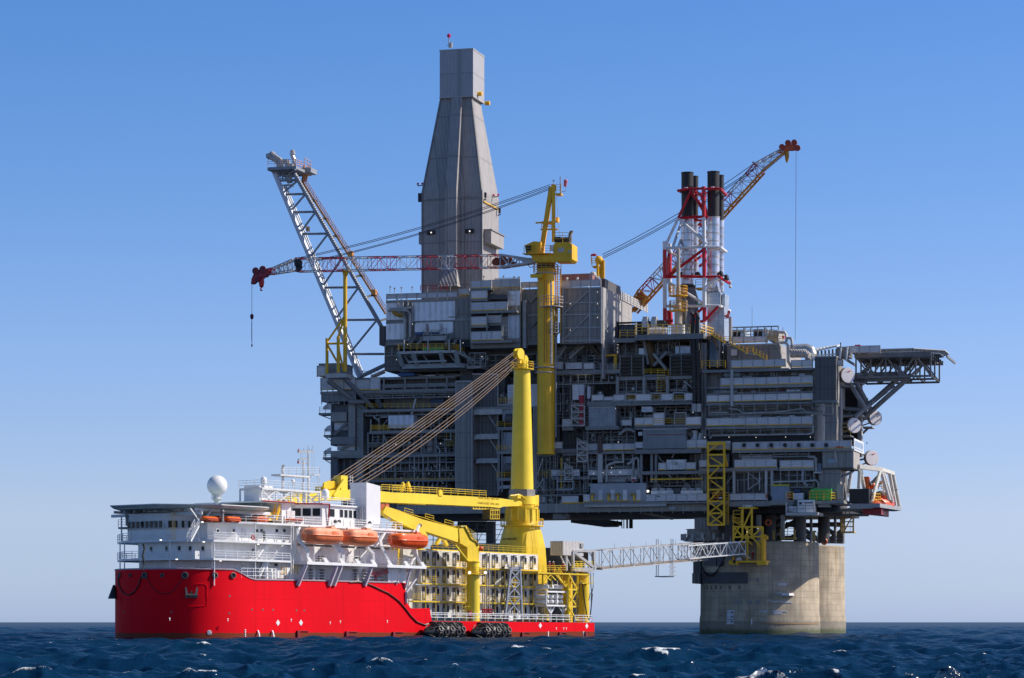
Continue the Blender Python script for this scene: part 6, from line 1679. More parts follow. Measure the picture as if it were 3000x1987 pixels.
strut(top,'D3',(1400,725),(1470,785),0,0,.12,steel_lt);strut(top,'D3',(1680,728),(1735,760),0,0,.12,steel_lt);part('monorail',yel,top,('D3',1270,790,1750,802,-.3,.1));rack(top,'D3',1240,735,1800,860,2,10,8,seed=82,r=.13,verts=14)
mb=MB();mb.path([PP('D3',x,y,0)for x,y in((1500,500),(1498,545),(1470,600))],.08,5);mb.path([PP('D3',x,y,0)for x,y in((1345,580),(1365,620),(1400,640))],.12,6);mk_each('bent_pipe',mb,pipe_m,top)
# pale fire wall with yellow doorways
fwm=M('pale_blue_grey_paint',(.37,.385,.41),.5,var=.06,streak=.15)
fw=part('fire_wall',fwm,top,('D3',720,835,1226,1008,-.9,4))[0]
for x in(795,905,1020,1143):part('door',louv,fw,('D3',x,895,x+36,1000,-1.0,-.85))
part('door_canopy',M('dull_yellow_brown',(.35,.25,.06),.6),fw,*[('D3',x,925,x+wd,945,-1.6,-.85)for x,wd in((727,24),(872,26),(948,40),(1085,40))]);part('stair_rail',yel,fw,*[('D3',x,945,x+16,995,-1.5,-1.3)for x in(727,876,965,1112)]);part('sill',yel,fw,*[('D3',x,990,x+wd,997,-1.7,-.95)for x,wd in((735,95),(875,65),(975,95),(1118,60))])
slab(top,'D3',658,1010,1420,-1,4,.4);part('deck_fascia',steel_lt,top,('D3',665,1015,1415,1050,-.98,.4));wall(top,'D3',658,942,716,1008,-1);wall(top,'D3',460,955,610,1018,.4);wall(top,'D3',1228,936,1795,1005,-1,toe=False);part('deck_fascia',steel,top,('D3',1230,1006,1795,1022,-1,.4));part('girder_box',steel_lt,top,('D3',1440,1048,1502,1078,-.2,.4))
rails(top,'D3',[(455,1024),(660,1024)],.4,yel,.3,.08)
for x0,n in((1278,3),(1550,3)):
 mb=MB();mb.pbox(PL,'D3',x0,902,x0+205,938,-.4,2);ac=mk('air_cooler',mb,galv,top)
 mb=MB()
 for i in range(n):mb.tube(PP('D3',x0+36+i*68,902,.8),PP('D3',x0+36+i*68,880,.8),.75,18)
 mk_each('fan_shroud',mb,steel_lt,ac,smooth=True)
part('tall_cabinet',steel_dk,top,('D3',1485,880,1545,938,0,2));mb=MB()
for x,y in((1336,872),(1610,872),(1722,872)):mb.lathe(PP('D3',x,y,1.2),[(.1,0),(.85,0),(.85,.4),(.1,.4)],14,-PL.B)
mk_each('round_hatch',mb,M('brown_grey_steel',(.2,.17,.15),.6),top);lamps(top,'D3',((976,456),(916,692),(913,735),(995,732),(836,738),(750,744),(1663,185),(952,148)),-1)
mb=MB();mb.ball(PP('D3',1249,908,-1.2),.28,10,8);mk('floodlight',mb,lampw,top)
text_mesh('300',PP('D3',1345,955,-1.1),PL.S,Z,.5,black,top)
rack(top,'D3',215,945,460,1045,1,6,5,seed=83,verts=20);part('panel_strip',louv,top,('D3',215,955,300,1010,1.5,2))
# ---------------- right zone: living quarters
lq=pth('living_quarters','grey stepped living quarters block with long louvred balconies, right end of platform','accommodation block','I',2230,1480,20)
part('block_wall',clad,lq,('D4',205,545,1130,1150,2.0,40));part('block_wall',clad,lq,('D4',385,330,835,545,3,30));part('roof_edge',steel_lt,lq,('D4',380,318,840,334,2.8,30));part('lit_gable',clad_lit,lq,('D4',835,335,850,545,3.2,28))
for x0,y0,x1,y1,w,full in((420,458,892,522,-.6,0),(942,462,1128,518,0,0),(330,610,1128,672,-.6,0),(208,757,1128,815,-.6,0),(208,967,548,1028,-.4,0),(548,955,1128,1022,-.6,0)):
 wall(lq,'D4',x0,y0,x1,y1,w)
for x0,y,x1 in((170,540,920),(935,525,1130),(325,678,1130),(205,822,1340),(205,1032,1140)):slab(lq,'D4',x0,y,x1,-.6,3,.5)
rails(lq,'D4',[(165,528),(370,528)],-.6,yel,1.5,.09);rack(lq,'D4',205,690,1135,745,.2,3,6,r=.1)
for x in(1135,):cols(lq,'D4',(428,),545,860,-.7,.55,steel_lt)
rack(lq,'D4',228,828,1120,925,-.5,11,9,r=.12,bends=.25,seed=91);rack(lq,'D4',1120,828,1300,930,-.5,6,2,r=.12,seed=92);rack(lq,'D4',230,1038,1120,1112,-.4,9,8,r=.12,bends=.2,seed=93)
for pts in(((400,880),(480,888),(525,925),(830,910),(1040,880),(1080,918),(1200,920)),((235,1140),(260,1112),(1090,1102),(1130,1090),(1130,1030)),((230,915),(400,915))):
 mb=MB();mb.path([PP('D4',x,y,-.8)for x,y in pts],.16,8);mk('long_pipe',mb,pipe_m,lq,smooth=True)
part('dark_recess',dark,lq,('D4',205,1115,1130,1165,1,2));gear(lq,'D4',300,560,1100,605,.2,1.6,14,94);gear(lq,'D4',300,700,1100,755,.2,1.6,14,95);gear(lq,'D4',300,930,1100,960,.2,1.6,14,96)
part('red_cabinet',crim,lq,('D4',850,710,868,745,1,1.6),('D4',945,708,958,735,1,1.6));lamps(lq,'D4',((190,1130),(402,1128),(636,1130),(893,1127),(1108,1127),(1122,937),(348,392)),-.3)
# clad stair tower
part('clad_tower',clad_dk,lq,('D4',1145,432,1330,812,-.6,6));part('clad_tower',clad,lq,('D4',1235,815,1335,1170,0,8));part('tower_cap',steel_lt,lq,('D4',1140,424,1335,434,-.7,6));wall(lq,'D4',1340,460,1392,512,1)
# sunlit end wall facing right
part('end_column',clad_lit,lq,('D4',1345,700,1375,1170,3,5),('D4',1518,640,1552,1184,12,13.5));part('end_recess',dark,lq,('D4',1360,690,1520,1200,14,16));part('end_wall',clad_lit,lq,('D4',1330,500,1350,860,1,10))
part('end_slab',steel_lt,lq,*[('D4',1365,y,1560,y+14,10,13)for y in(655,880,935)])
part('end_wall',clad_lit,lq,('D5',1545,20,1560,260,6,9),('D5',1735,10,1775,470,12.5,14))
rails(lq,'D4',[(1340,680),(1465,680)],4,yel,1.8);part('balcony',steel,lq,('D4',1335,682,1470,692,3.5,8),('D4',1365,1110,1455,1120,3.5,8));rails(lq,'D4',[(1365,1108),(1455,1108)],3.5,yel,2.2);strut(lq,'D4',(1350,750),(1400,695),5,5,.2);strut(lq,'D4',(1345,735),(1385,700),6,6,.15)
part('balcony',steel_lt,lq,('D4',1555,1035,1645,1047,22,26));rails(lq,'D4',[(1560,1033),(1640,1033)],22,steel_lt,2.4);strut(lq,'D4',(1562,1095),(1610,1048),22,22,.25)
mb=MB()
for x,y0,y1 in((1388,950,1080),(1445,895,1050),(1605,790,850),(1640,800,850),(1598,1170,1190)):mb.tube(PP('D4',x,y1,10),PP('D4',x,y0,10),.1,6)
mk_each('whip_aerial',mb,pipe_d,lq)
# fan gallery
wall(lq,'D5',495,318,1672,392,-1.2);slab(lq,'D5',490,396,1680,-1.2,4,.5)
for x in(608,742,878,1015,1150,1285,1422):
 mb=MB();mb.pbox(PL,'D5',x-18,326,x+18,386,-1.6,-1.25);o=mk('fan_unit',mb,steel_lt,lq);mb=MB();p=PP('D5',x,354,-1.6);mb.lathe(p,[(.02,0),(.36,0),(.42,.1),(.02,.1)],16,-PL.B);mk('fan',mb,black,o)
mb=MB()
for x in(1525,1550,1578):mb.ball(PP('D5',x,372,-1.5),.2,8,6)
mk_each('orange_fitting',mb,orange,lq)
rack(lq,'D5',565,405,1250,470,-.6,6,6,r=.12,seed=97);rack(lq,'D5',890,590,1300,770,-.2,10,5,r=.14,seed=98,verts=8);part('block_wall',clad_dk,lq,('D5',490,400,1380,960,2,12))
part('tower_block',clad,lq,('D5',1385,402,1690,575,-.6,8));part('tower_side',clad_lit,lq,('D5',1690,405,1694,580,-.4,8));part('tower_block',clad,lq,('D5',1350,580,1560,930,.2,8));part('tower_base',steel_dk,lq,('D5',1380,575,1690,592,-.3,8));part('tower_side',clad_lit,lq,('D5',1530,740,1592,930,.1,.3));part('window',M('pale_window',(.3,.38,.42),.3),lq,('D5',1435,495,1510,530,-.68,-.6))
strut(lq,'D5',(1545,690),(1690,610),1,5,.25);strut(lq,'D5',(1525,525),(1508,405),-.9,-.9,.08,white)
mb=MB();mb.hexa([PL.W(PL.at('D5',1693,430,-.6)[0]+.05,-.8,PL.at('D5',1693,405,-.6)[1]),PL.W(PL.at('D5',1693,430,-.6)[0]+.2,-.8,PL.at('D5',1693,405,-.6)[1]),PL.W(PL.at('D5',1693,430,-.6)[0]+.2,12,PL.at('D5',1693,405,-.6)[1]),PL.W(PL.at('D5',1693,430,-.6)[0]+.05,12,PL.at('D5',1693,405,-.6)[1]),PL.W(PL.at('D5',1693,430,-.6)[0]+.05,-.8,PL.at('D5',1693,285,-.6)[1]),PL.W(PL.at('D5',1693,430,-.6)[0]+.2,-.8,PL.at('D5',1693,285,-.6)[1]),PL.W(PL.at('D5',1693,430,-.6)[0]+.2,12,PL.at('D5',1693,285,-.6)[1]),PL.W(PL.at('D5',1693,430,-.6)[0]+.05,12,PL.at('D5',1693,285,-.6)[1])]);sg=mk('sign_board',mb,white,lq)
su,szt,szb=PL.at('D5',1693,430,-.6)[0]+.22,PL.at('D5',1693,285,-.6)[1],PL.at('D5',1693,405,-.6)[1]
for i in range(4):
 mb=MB();zz=szt+(szb-szt)*(.22+.2*i)
 for j in range(8):
  w0=0+j*1.4;mb.box(PL,su-.03,su+.03,w0,w0+.8,zz-(.3 if i==1 else .13),zz+(.3 if i==1 else .13))
 mk_each('lettering',mb,M('pale_blue_lettering',(.25,.4,.6),.5)if i==0 else bpy.data.materials['pale_blue_lettering'],sg)
 # lower right decks
slab(lq,'D5',160,580,945,-1,6,.6);wall(lq,'D5',168,505,240,575,-1,toe=False);wall(lq,'D5',515,500,930,575,-1.2);part('container_white',white,lq,('D5',585,452,885,520,.5,3.5));part('cream_room',M('dull_cream_wall',(.36,.33,.3),.6),lq,('D5',230,440,460,570,2,4));wall(lq,'D5',965,506,1300,578,-.8);slab(lq,'D5',955,582,1305,-.8,5,.5)
part('window_row',M('louvre_shadow',(.2,.2,.22),.6),lq,('D5',230,320,472,400,.5,2));wall(lq,'D5',240,318,472,400,.4);part('deck_beam',steel,lq,('D5',160,595,880,620,-.4,.2));rack(lq,'D5',160,625,520,830,2,11,6,seed=101,r=.13,verts=14);rack(lq,'D5',520,625,880,830,1,11,4,seed=102,r=.13,verts=6)
part('brace_frame',steel_lt,lq,('D5',645,620,654,800,-.4,-.2),('D5',757,620,766,800,-.4,-.2));strut(lq,'D5',(650,630),(760,712),-.3,-.3,.12,steel_lt);strut(lq,'D5',(650,795),(760,715),-.3,-.3,.12,steel_lt);strut(lq,'D5',(440,730),(505,640),-.2,-.2,.1,steel_lt)
cols(lq,'D5',(828,885,510),590,860,-.6,.5,steel_lt);wall(lq,'D5',468,838,838,905,-1,toe=False);part('deck_fascia',steel,lq,('D5',460,910,870,960,-1,.2));part('deck_fascia',steel,lq,('D5',240,905,470,945,-.6,.2));part('orange_cabinet',M('dull_orange_box',(.4,.12,.03),.6),lq,('D5',822,840,840,875,-1.2,-.9))
mb=MB();mb.path([PP('D5',x,y,-.6)for x,y in((1190,580),(1190,700),(1215,740),(1240,755))],.3,10);mb.path([PP('D5',x,y,-.6)for x,y in((885,740),(905,718),(1000,715),(1190,712),(1320,700),(1345,730),(1345,800))],.2,8);mb.path([PP('D5',x,y,-.6)for x,y in((1240,470),(1300,470),(1320,490),(1320,610))],.3,10);mk_each('bent_pipe',mb,pipe_m,lq,smooth=True);part('valve_tray',steel_lt,lq,('D5',1300,615,1375,632,-.8,.2));part('pale_cabinet',M('blue_cabinet',(.2,.26,.34),.5),lq,('D5',1335,535,1375,612,-.2,1))
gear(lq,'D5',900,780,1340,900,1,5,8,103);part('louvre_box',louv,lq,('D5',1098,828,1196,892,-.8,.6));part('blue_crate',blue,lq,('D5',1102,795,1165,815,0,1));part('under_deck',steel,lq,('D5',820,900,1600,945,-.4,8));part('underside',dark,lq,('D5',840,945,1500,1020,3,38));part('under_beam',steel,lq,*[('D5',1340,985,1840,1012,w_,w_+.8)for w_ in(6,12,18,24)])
# roof equipment of the quarters and connecting stairs
part('roof_plant',galv,lq,('D4',425,195,545,262,4,9),('D4',610,190,738,262,4,9));part('roof_plant',clad_lit,lq,('D4',745,200,830,290,5,12));wall(lq,'D4',430,258,722,308,2.6);wall(lq,'D4',722,268,735,308,3)
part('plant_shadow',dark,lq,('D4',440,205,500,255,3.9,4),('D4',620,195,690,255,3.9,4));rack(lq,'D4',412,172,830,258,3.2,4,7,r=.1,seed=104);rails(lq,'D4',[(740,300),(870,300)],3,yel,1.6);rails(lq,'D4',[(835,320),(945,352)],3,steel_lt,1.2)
for pts in(((820,215),(885,218),(898,240),(900,300)),((900,268),(940,270),(948,300),(948,350)),((845,310),(895,308),(912,330),(915,470),(945,520)),((415,300),(415,85))):
 mb=MB();mb.path([PP('D4',x,y,2.4)for x,y in pts],.3 if pts[0][0]>500 else .35,10);mk('bent_pipe',mb,steel_lt,lq,smooth=True)
mb=MB();mb.path([PP('D4',x,y,4)for x,y in((935,380),(1075,370),(1105,380),(1115,410),(1115,462))],1.25,14);mk('large_duct',mb,galv,lq,smooth=True);mb=MB();mb.path([PP('D4',x,y,3)for x,y in((935,400),(1060,400),(1088,420),(1088,470))],.9,12);mk('large_duct',mb,clad_lit,lq,smooth=True)
mb=MB();mb.beam(PP('D4',602,190,5),PP('D4',602,0,5),.07);mb.beam(PP('D4',870,250,5),PP('D4',870,175,5),.1);mk_each('whip_aerial',mb,pipe_m,lq);part('red_lamp',red_pt,lq,('D4',862,248,880,270,4,5))
mb=MB();mb.stair(PP('D4',365,310,-.4),PP('D4',255,240,-.4),PL.B);mb.stair(PP('D4',560,400,-.4),PP('D4',415,315,-.4),PL.B);mb.stair(PP('D4',730,455,-.4),PP('D4',610,390,-.4),PL.B);mk('stairs',mb,yel,lq);rails(lq,'D4',[(360,312),(415,312)],-.4,yel,1.3,.1);rails(lq,'D4',[(555,400),(615,400)],-.4,yel,1.3,.1)
part('stair_landing',steel_lt,lq,('D4',355,314,440,322,-.6,1),('D4',552,402,615,410,-.6,1));part('small_hood',louv,lq,('D4',418,365,465,420,1.5,2.8));mb=MB();mb.lathe(PP('D4',270,525,3),[(2.0,0),(2.0,5),(1.6,6.3),(.2,6.8)],24);mk('dark_vessel',mb,M('polished_dark_steel',(.12,.11,.1),.2,.6),lq,smooth=True)
# ================================================================ UPPER MODULES
dm=pth('drilling_module','grey clad drilling module with stepped balconies below the tall derrick','platform module','C5',1400,900,15)
part('clad_block',clad,dm,('C5',725,240,1500,660,.6,26));part('clad_block',clad,dm,('C5',1365,150,1500,240,1.2,12));part('clad_block',clad_dk,dm,('C5',710,660,850,900,2,26),('C5',662,488,722,662,6,20));part('clad_block',clad_dk,dm,('C5',850,690,1880,930,7,26));part('underside',steel_dk,dm,('C5',850,870,1480,905,1,20),('C5',1480,690,2150,740,6,24))
part('silver_clad_panel',silver,dm,('C5',970,264,1358,436,.45,.8),('C5',725,272,890,430,.5,.8),('C5',725,465,890,610,.5,.8),('C5',1000,440,1340,560,.5,.8));wall(dm,'C5',730,186,1380,236,.2,toe=False);wall(dm,'C5',1398,148,1490,202,.3)
part('band_beam',steel,dm,*[('C5',722,y,1362,y+14,.3,.8)for y in(252,440,614)]);part('band_beam',steel,dm,('C5',722,628,900,662,.3,.8),('C5',1362,412,1500,440,.4,.8))
rails(dm,'C5',[(1040,168),(1290,160)],4,crim,1.2,.1)
mb=MB()
for x,y0,y1 in((762,180,128),(802,180,140),(866,182,135),(965,175,130),(1105,175,125),(1315,165,118),(1622,70,32),(1803,65,30),(1900,62,35),(1945,65,38)):
 mb.beam(PP('C5',x,y0,.8),PP('C5',x,y1,.8),.13);mb.beam(PP('C5',x-8,y1,.8),PP('C5',x+10,y1,.8),.16,.2)
mk_each('lamp_post',mb,steel_lt,dm)
mb=MB()
for pts in(((745,345),(900,345),(930,350),(945,380),(945,590),(925,620)),((760,330),(905,328),(950,320)),((880,400),(895,420),(895,600)),((820,345),(850,370),(885,390),(900,420),(900,600))):mb.path([PP('C5',x,y,-.2)for x,y in pts],.28,10)
for x,y0,y1 in((830,240,350),(865,240,355),(880,250,340),(925,255,330),(965,270,470)):mb.tube(PP('C5',x,y1,0),PP('C5',x,y0,0),.17,8)
mk_each('bent_pipe',mb,pipe_m,dm,smooth=True)
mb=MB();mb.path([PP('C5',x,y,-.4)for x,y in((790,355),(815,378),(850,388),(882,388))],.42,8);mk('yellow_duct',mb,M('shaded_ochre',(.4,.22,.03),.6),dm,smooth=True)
part('white_container',white,dm,('C5',988,464,1095,542,-.6,.3),('C5',1117,464,1215,538,-.6,.3));part('blue_base',blue,dm,('C5',988,545,1060,568,-.5,.3),('C5',1115,545,1200,560,-.5,.3));part('plank',M('beige_column',(.5,.4,.33),.6),dm,('C5',1088,462,1102,520,-.8,-.5))
rails(dm,'C5',[(1070,590),(1215,590),(1280,572)],-.8,steel_lt,1.5,.1);part('work_deck',steel_lt,dm,('C5',1062,580,1280,620,-.8,.5));part('dark_hatch',dark,dm,('C5',900,620,1500,690,.2,.58));mb=MB();mb.stair(PP('C5',940,660,-.4),PP('C5',1000,590,-.4),PL.B);mb.stair(PP('C5',1270,660,-.4),PP('C5',1330,590,-.4),PL.B);mk_each('curved_support',MB().path([PP('C5',x,y,-.5)for x,y in((1010,655),(1045,630),(1050,590))],.3,8).path([PP('C5',x,y,-.5)for x,y in((1340,655),(1370,620),(1365,590))],.3,8),steel,dm);mk('stairs',mb,steel,dm)
rack(dm,'C5',1290,290,1368,560,-.1,8,2,r=.1,seed=201,frame=False);rack(dm,'C5',715,670,845,760,1.5,5,2,seed=202)
# yellow railed balcony on its raked truss
u0,zt=PL.at('C5',832,716,-5);u1=PL.at('C5',1360,716,-5)[0];u2=PL.at('C5',1480,755,2)[0]
zb=PL.at('C5',1100,872,-4)[1]
bl=part('raked_balcony',steel_lt,dm,('C5',832,714,1360,738,-5,2))[0]
rails(dm,'C5',[(835,712),(1358,712)],-5,yel,1.35,.1);rails(dm,'C5',[(1358,712,-5),(1440,735,2)],-5,yel,1.35,.1)
mb=MB();a0=PL.at('C5',860,860,-4)[0];a1=PL.at('C5',1400,860,-4)[0]
mb.hexa([PL.W(a0,-3.5,zb),PL.W(a1,-3.5,zb),PL.W(a1+2,4,zb),PL.W(a0,4,zb),PL.W(a0,-3.5,zb+.9),PL.W(a1,-3.5,zb+.9),PL.W(a1+2,4,zb+.9),PL.W(a0,4,zb+.9)])
for f,g in((0,.02),(.26,.27),(.74,.72),(1,.97)):mb.beam(PL.W(u0+(u1-u0)*f,-4.9,zt-.4),PL.W(a0+(a1-a0)*g,-3.4,zb+.5),.8,.5)
for f,g in((.02,.12),(.12,.22),(.8,.92),(.35,.45)):mb.beam(PL.W(u0+(u1-u0)*f,-2,zt-.4),PL.W(a0+(a1-a0)*g,-1,zb+.5),.4,.3)
mb.beam(PL.W(u0+2,-4.5,(zt+zb)/2-.5),PL.W(u1-2,-4.5,(zt+zb)/2-.5),.35);mb.beam(PL.W(u1,-4.9,zt-.4),PL.W(a1+3,3,zb+.7),.5);mb.beam(PL.W(u1+1,-3,zt-.4),PL.W(a1+1.5,0,zb+.7),.4);mk('raked_truss',mb,M('pale_green_grey_steel',(.33,.355,.35),.5,streak=.3),dm)
part('underside',dark,dm,('C5',880,745,1350,850,1.8,3));part('green_skip',green,dm,('C5',1058,682,1108,712,-3.5,-2),('C5',1130,680,1245,712,-3.5,-2));part('red_box',red_pt,dm,('C5',1065,660,1092,682,-3.4,-2.2))
mb=MB()
for x in(890,1110,1305,1408):mb.beam(PP('C5',x,725,-5.2),PP('C5',x,612,-5.2),.22)
mk_each('lamp_post',mb,steel_lt,dm);slab(dm,'C5',1465,855,1600,-2,4,.5);rails(dm,'C5',[(1470,852),(1600,852)],-2,steel_lt,1.5);rack(dm,'C5',1490,735,1640,860,0,6,3,seed=203,r=.1,verts=8);rack(dm,'C5',1640,750,2110,900,3,8,5,seed=204,r=.14,verts=10);gear(dm,'C5',860,905,1360,945,-1,5,12,205);part('blue_skid',blue,dm,('C5',835,920,980,945,0,2))
# right stack of balconies
part('balcony_block',clad,dm,('C5',1500,135,1960,640,-.6,8));part('block_base',steel,dm,('C5',1500,640,1960,690,-.4,8));part('silver_clad_panel',silver,dm,('C5',1845,165,1955,300,-.75,-.5),('C5',1845,390,1950,600,-.75,-.5))
for r_ in((1505,72,1692,138),(1690,62,1955,136),(1505,165,1652,236),(1505,270,1838,344),(1505,405,1648,480),(1505,540,1788,618)):wall(dm,'C5',*r_,-2.6 if r_[0]==1505 else-1.2)
for x0,y,x1 in((1500,140,1690),(1500,240,1655),(1500,350,1925),(1500,484,1650),(1500,625,1885)):slab(dm,'C5',x0,y,x1,-2.6,1,.4)
part('recess',dark,dm,('C5',1505,142,1640,165,-.9,-.5),('C5',1660,236,1840,268,-.9,-.5),('C5',1505,352,1840,404,-.9,-.5),('C5',1505,486,1780,538,-.9,-.5));mb=MB();mb.hexa([PP('C5',1655,242,-2.4),PP('C5',1840,242,-2.4),PP('C5',1840,242,-.8),PP('C5',1655,242,-.8),PP('C5',1670,170,-1.2),PP('C5',1845,168,-1.2),PP('C5',1845,168,-.8),PP('C5',1670,170,-.8)]);mk('hood',mb,steel_dk,dm);part('vent_panel',louv,dm,('C5',1650,388,1782,456,-1.0,-.6),('C5',1645,490,1780,535,-.8,-.6));cols(dm,'C5',(1786,1652),375,625,-2.5,.2)
rails(dm,'C5',[(1842,348),(1920,348)],-2.5,steel_lt,3.2);rails(dm,'C5',[(1800,620),(1880,620)],-2.5,steel_lt,3);rails(dm,'C5',[(1725,66),(1950,60)],-.8,steel_lt,.4)
part('clad_column',steel_lt,dm,('C5',1980,250,2010,690,-.4,.8));part('clad_block',clad,dm,('C5',1965,148,2150,660,.8,14));wall(dm,'C5',1968,86,2118,142,.6,toe=False);strut(dm,'C5',(2050,270),(2118,205),.6,.6,.35,steel);strut(dm,'C5',(2050,500),(2118,430),.6,.6,.35,steel);part('band_beam',steel,dm,('C5',1965,380,2150,400,.5,1),('C5',1965,630,2150,660,.5,1))
lamps(dm,'C5',((922,655),(820,797),(967,470),(1605,768),(1432,642)),-1)
# big clad block right of the yellow crane
cbk=pth('clad_module','large corrugated grey module with diagonal bracing right of the amber crane','platform module','D2',680,800,10)
part('clad_block',clad,cbk,('D2',440,290,822,805,-1.2,25));wall(cbk,'D2',450,225,815,290,-1.3,toe=False)
mb=MB()
for x in(470,715,820):mb.beam(PP('D2',x,290,-1.35),PP('D2',x,805,-1.35),.45,.3)
for y in(295,430,540,660,780):mb.beam(PP('D2',440,y+2,-1.35),PP('D2',822,y-2,-1.35),.3)
for a,b in(((478,530),(705,325)),((478,765),(705,550))):mb.beam(PP('D2',*a,-1.4),PP('D2',*b,-1.4),.4,.25)
mk('frame',mb,steel_lt,cbk)
mb=MB();ue=PL.at('D2',822,500,-1.2)[0];zt_,zb_=PL.at('D2',822,290,-1.2)[1],PL.at('D2',822,805,-1.2)[1]
mb.box(PL,ue,ue+.3,-1.0,25,zt_-18.5,zt_+.1);mk('lit_gable',mb,clad_lit,cbk)
part('lit_wall',clad_lit,cbk,('D2',845,400,870,640,20,42));part('lit_wall',clad_lit,cbk,('D2',822,620,850,880,4,20));part('roof_box',steel_dk,cbk,('D2',818,210,855,400,10,24))
mb=MB()
for y in(335,355,375,395):mb.beam(PL.W(ue+.4,14,PL.at('D2',860,y,14)[1]),PL.W(ue+.4,40,PL.at('D2',860,y,14)[1]),.12,.35)
for w_ in range(14,41,3):mb.beam(PL.W(ue+.5,w_,PL.at('D2',860,405,14)[1]),PL.W(ue+.5,w_,PL.at('D2',860,325,14)[1]),.12)
mk('wind_fence',mb,steel_lt,cbk)
part('red_roof_house',pinkm,cbk,('D2',448,165,712,228,4,12));mb=MB()
for x,y in((503,212),(600,212)):mb.beam(PP('D2',x,228,0),PP('D2',x,y,0),.2);mb.ball(PP('D2',x+2,y-4,0),.28,8,6)
mk_each('lamp_post',mb,offw,cbk);mb=MB()
for x,y0,y1 in((915,340,295),(955,350,305),(998,360,325)):mb.beam(PP('D2',x-40,y0,25),PP('D2',x-40,y1,25),.22);
mk_each('lamp_post',mb,steel_dk,cbk)
part('under_legs',steel_dk,cbk,('D2',715,800,760,900,3,5),('D2',780,800,855,960,3,8));strut(cbk,'D2',(718,810),(790,900),2,3,.5,M('brown_steel',(.13,.1,.07),.6));lamps(cbk,'D2',((536,440),(707,283),(785,331),(786,440),(786,565),(536,682)),-1.6)
# utility deck under the stacks
ud=pth('utility_deck','railed utility deck with tanks and cabinets at the foot of the striped stack tower','platform deck','D2',1400,760,8)
slab(ud,'D2',1130,722,1760,-1,22,1.0);part('deck_fascia',steel_lt,ud,('D2',1132,728,1758,756,-1.02,-.4));rails(ud,'D2',[(1132,718),(1640,716)],-1,yel,1.9,.12);rails(ud,'D2',[(1735,716,-1),(1850,752,8)],-1,yel,1.9,.12);rails(ud,'D2',[(990,755),(1130,755)],.5,yel,1.6,.1);slab(ud,'D2',940,760,1130,.3,20,.8)
part('pipe_gantry',dark,ud,('D2',958,602,1400,616,2,3),('D2',958,602,970,755,2,3));
mb=MB()
for x in(1012,1075,1120):mb.lathe(PP('D2',x,752,4),[(1.5,0),(1.5,2.2),(1.0,2.6),(.1,2.7)],18)
mk_each('dark_tank',mb,M('navy_tank_paint',(.04,.055,.08),.4),ud,smooth=True)
for x in(1193,1275):part('vent_cabinet',galv,ud,('D2',x,580,x+45,655,1,3.5));part('vent_cowl',steel_lt,ud,('D2',x+8,558,x+50,584,1.2,3))
mb=MB()
for x,l in((1275,2.4),(1375,1.4)):mb.tube(PP('D2',x-10,690,.8),PP('D2',x-10,690,.8)+PL.S*l,.75,14)
mk_each('white_tank',mb,white,ud,smooth=True);part('pale_house',offw,ud,('D2',1460,628,1570,715,1,3));part('dark_house',steel_dk,ud,('D2',1340,590,1395,715,4,8));gear(ud,'D2',1570,640,1750,720,2,6,5,211);part('dark_back',steel_dk,ud,('D2',1150,600,1395,715,9,12));mb=MB()
for x,y0 in((1140,610),(1245,610),(1720,580),(1600,410)):
 mb.path([PP('D2',x-25,y0,-.6),PP('D2',x,y0-4,-.6),PP('D2',x+2,y0+10,-.6),PP('D2',x+2,730,-.6)],.12,6)
mk_each('lamp_post',mb,steel_lt,ud)
# ================================================================ DERRICK
dk_=pth('drilling_derrick','tall tapering grey clad drilling derrick with a square head','derrick','E1',340,1500,14)
DW=10.0
W0=lambda x,y:PL.at('E1',x,y,DW)
ul,ur=W0(171,1000)[0],W0(513,1000)[0];wid=ur-ul;uc=(ul+ur)/2
zb0=W0(340,1560)[1];zs_=W0(340,945)[1];zn=W0(340,388)[1]
tl,tr=W0(268,395)[0],W0(445,390)[0];hw=(tr-tl)/2;wc=DW+wid/2
def dring(h,z):return[PL.W(uc-h,wc-h,z),PL.W(uc+h,wc-h,z),PL.W(uc+h,wc+h,z),PL.W(uc-h,wc+h,z)]
mb=MB();h0=wid/2;vs=dring(h0,zb0)+dring(h0,zs_)+dring(hw,zn)
mb.add(vs,[(k*4+i,k*4+(i+1)%4,k*4+4+(i+1)%4,k*4+4+i)for k in(0,1)for i in range(4)]);mk('tower_cladding',mb,clad_der,dk_)
bl_,br_=W0(253,250)[0],W0(445,250)[0];bt,bb=W0(350,116)[1],W0(350,388)[1];bh=(br_-bl_)/2*1.0;uh_=(bl_+br_)/2
mb=MB();mb.box(PL,uh_-bh,uh_+bh,wc-bh-.6,wc+bh+.6,bb,bt);hdm=mk('derrick_head',mb,M('pale_derrick_cladding',(.4,.39,.4),.55,corr=('h',.7,.3),panel=(20,7.5,.4),var=.05),dk_)
mb=MB();mb.box(PL,uh_-bh-.08,uh_+bh+.08,wc-bh-.68,wc+bh+.68,bb-.15,bb+.12);mb.box(PL,uh_-bh-.08,uh_+bh+.08,wc-bh-.68,wc+bh+.68,bt-.12,bt+.12);mk_each('head_trim',mb,steel_lt,hdm)
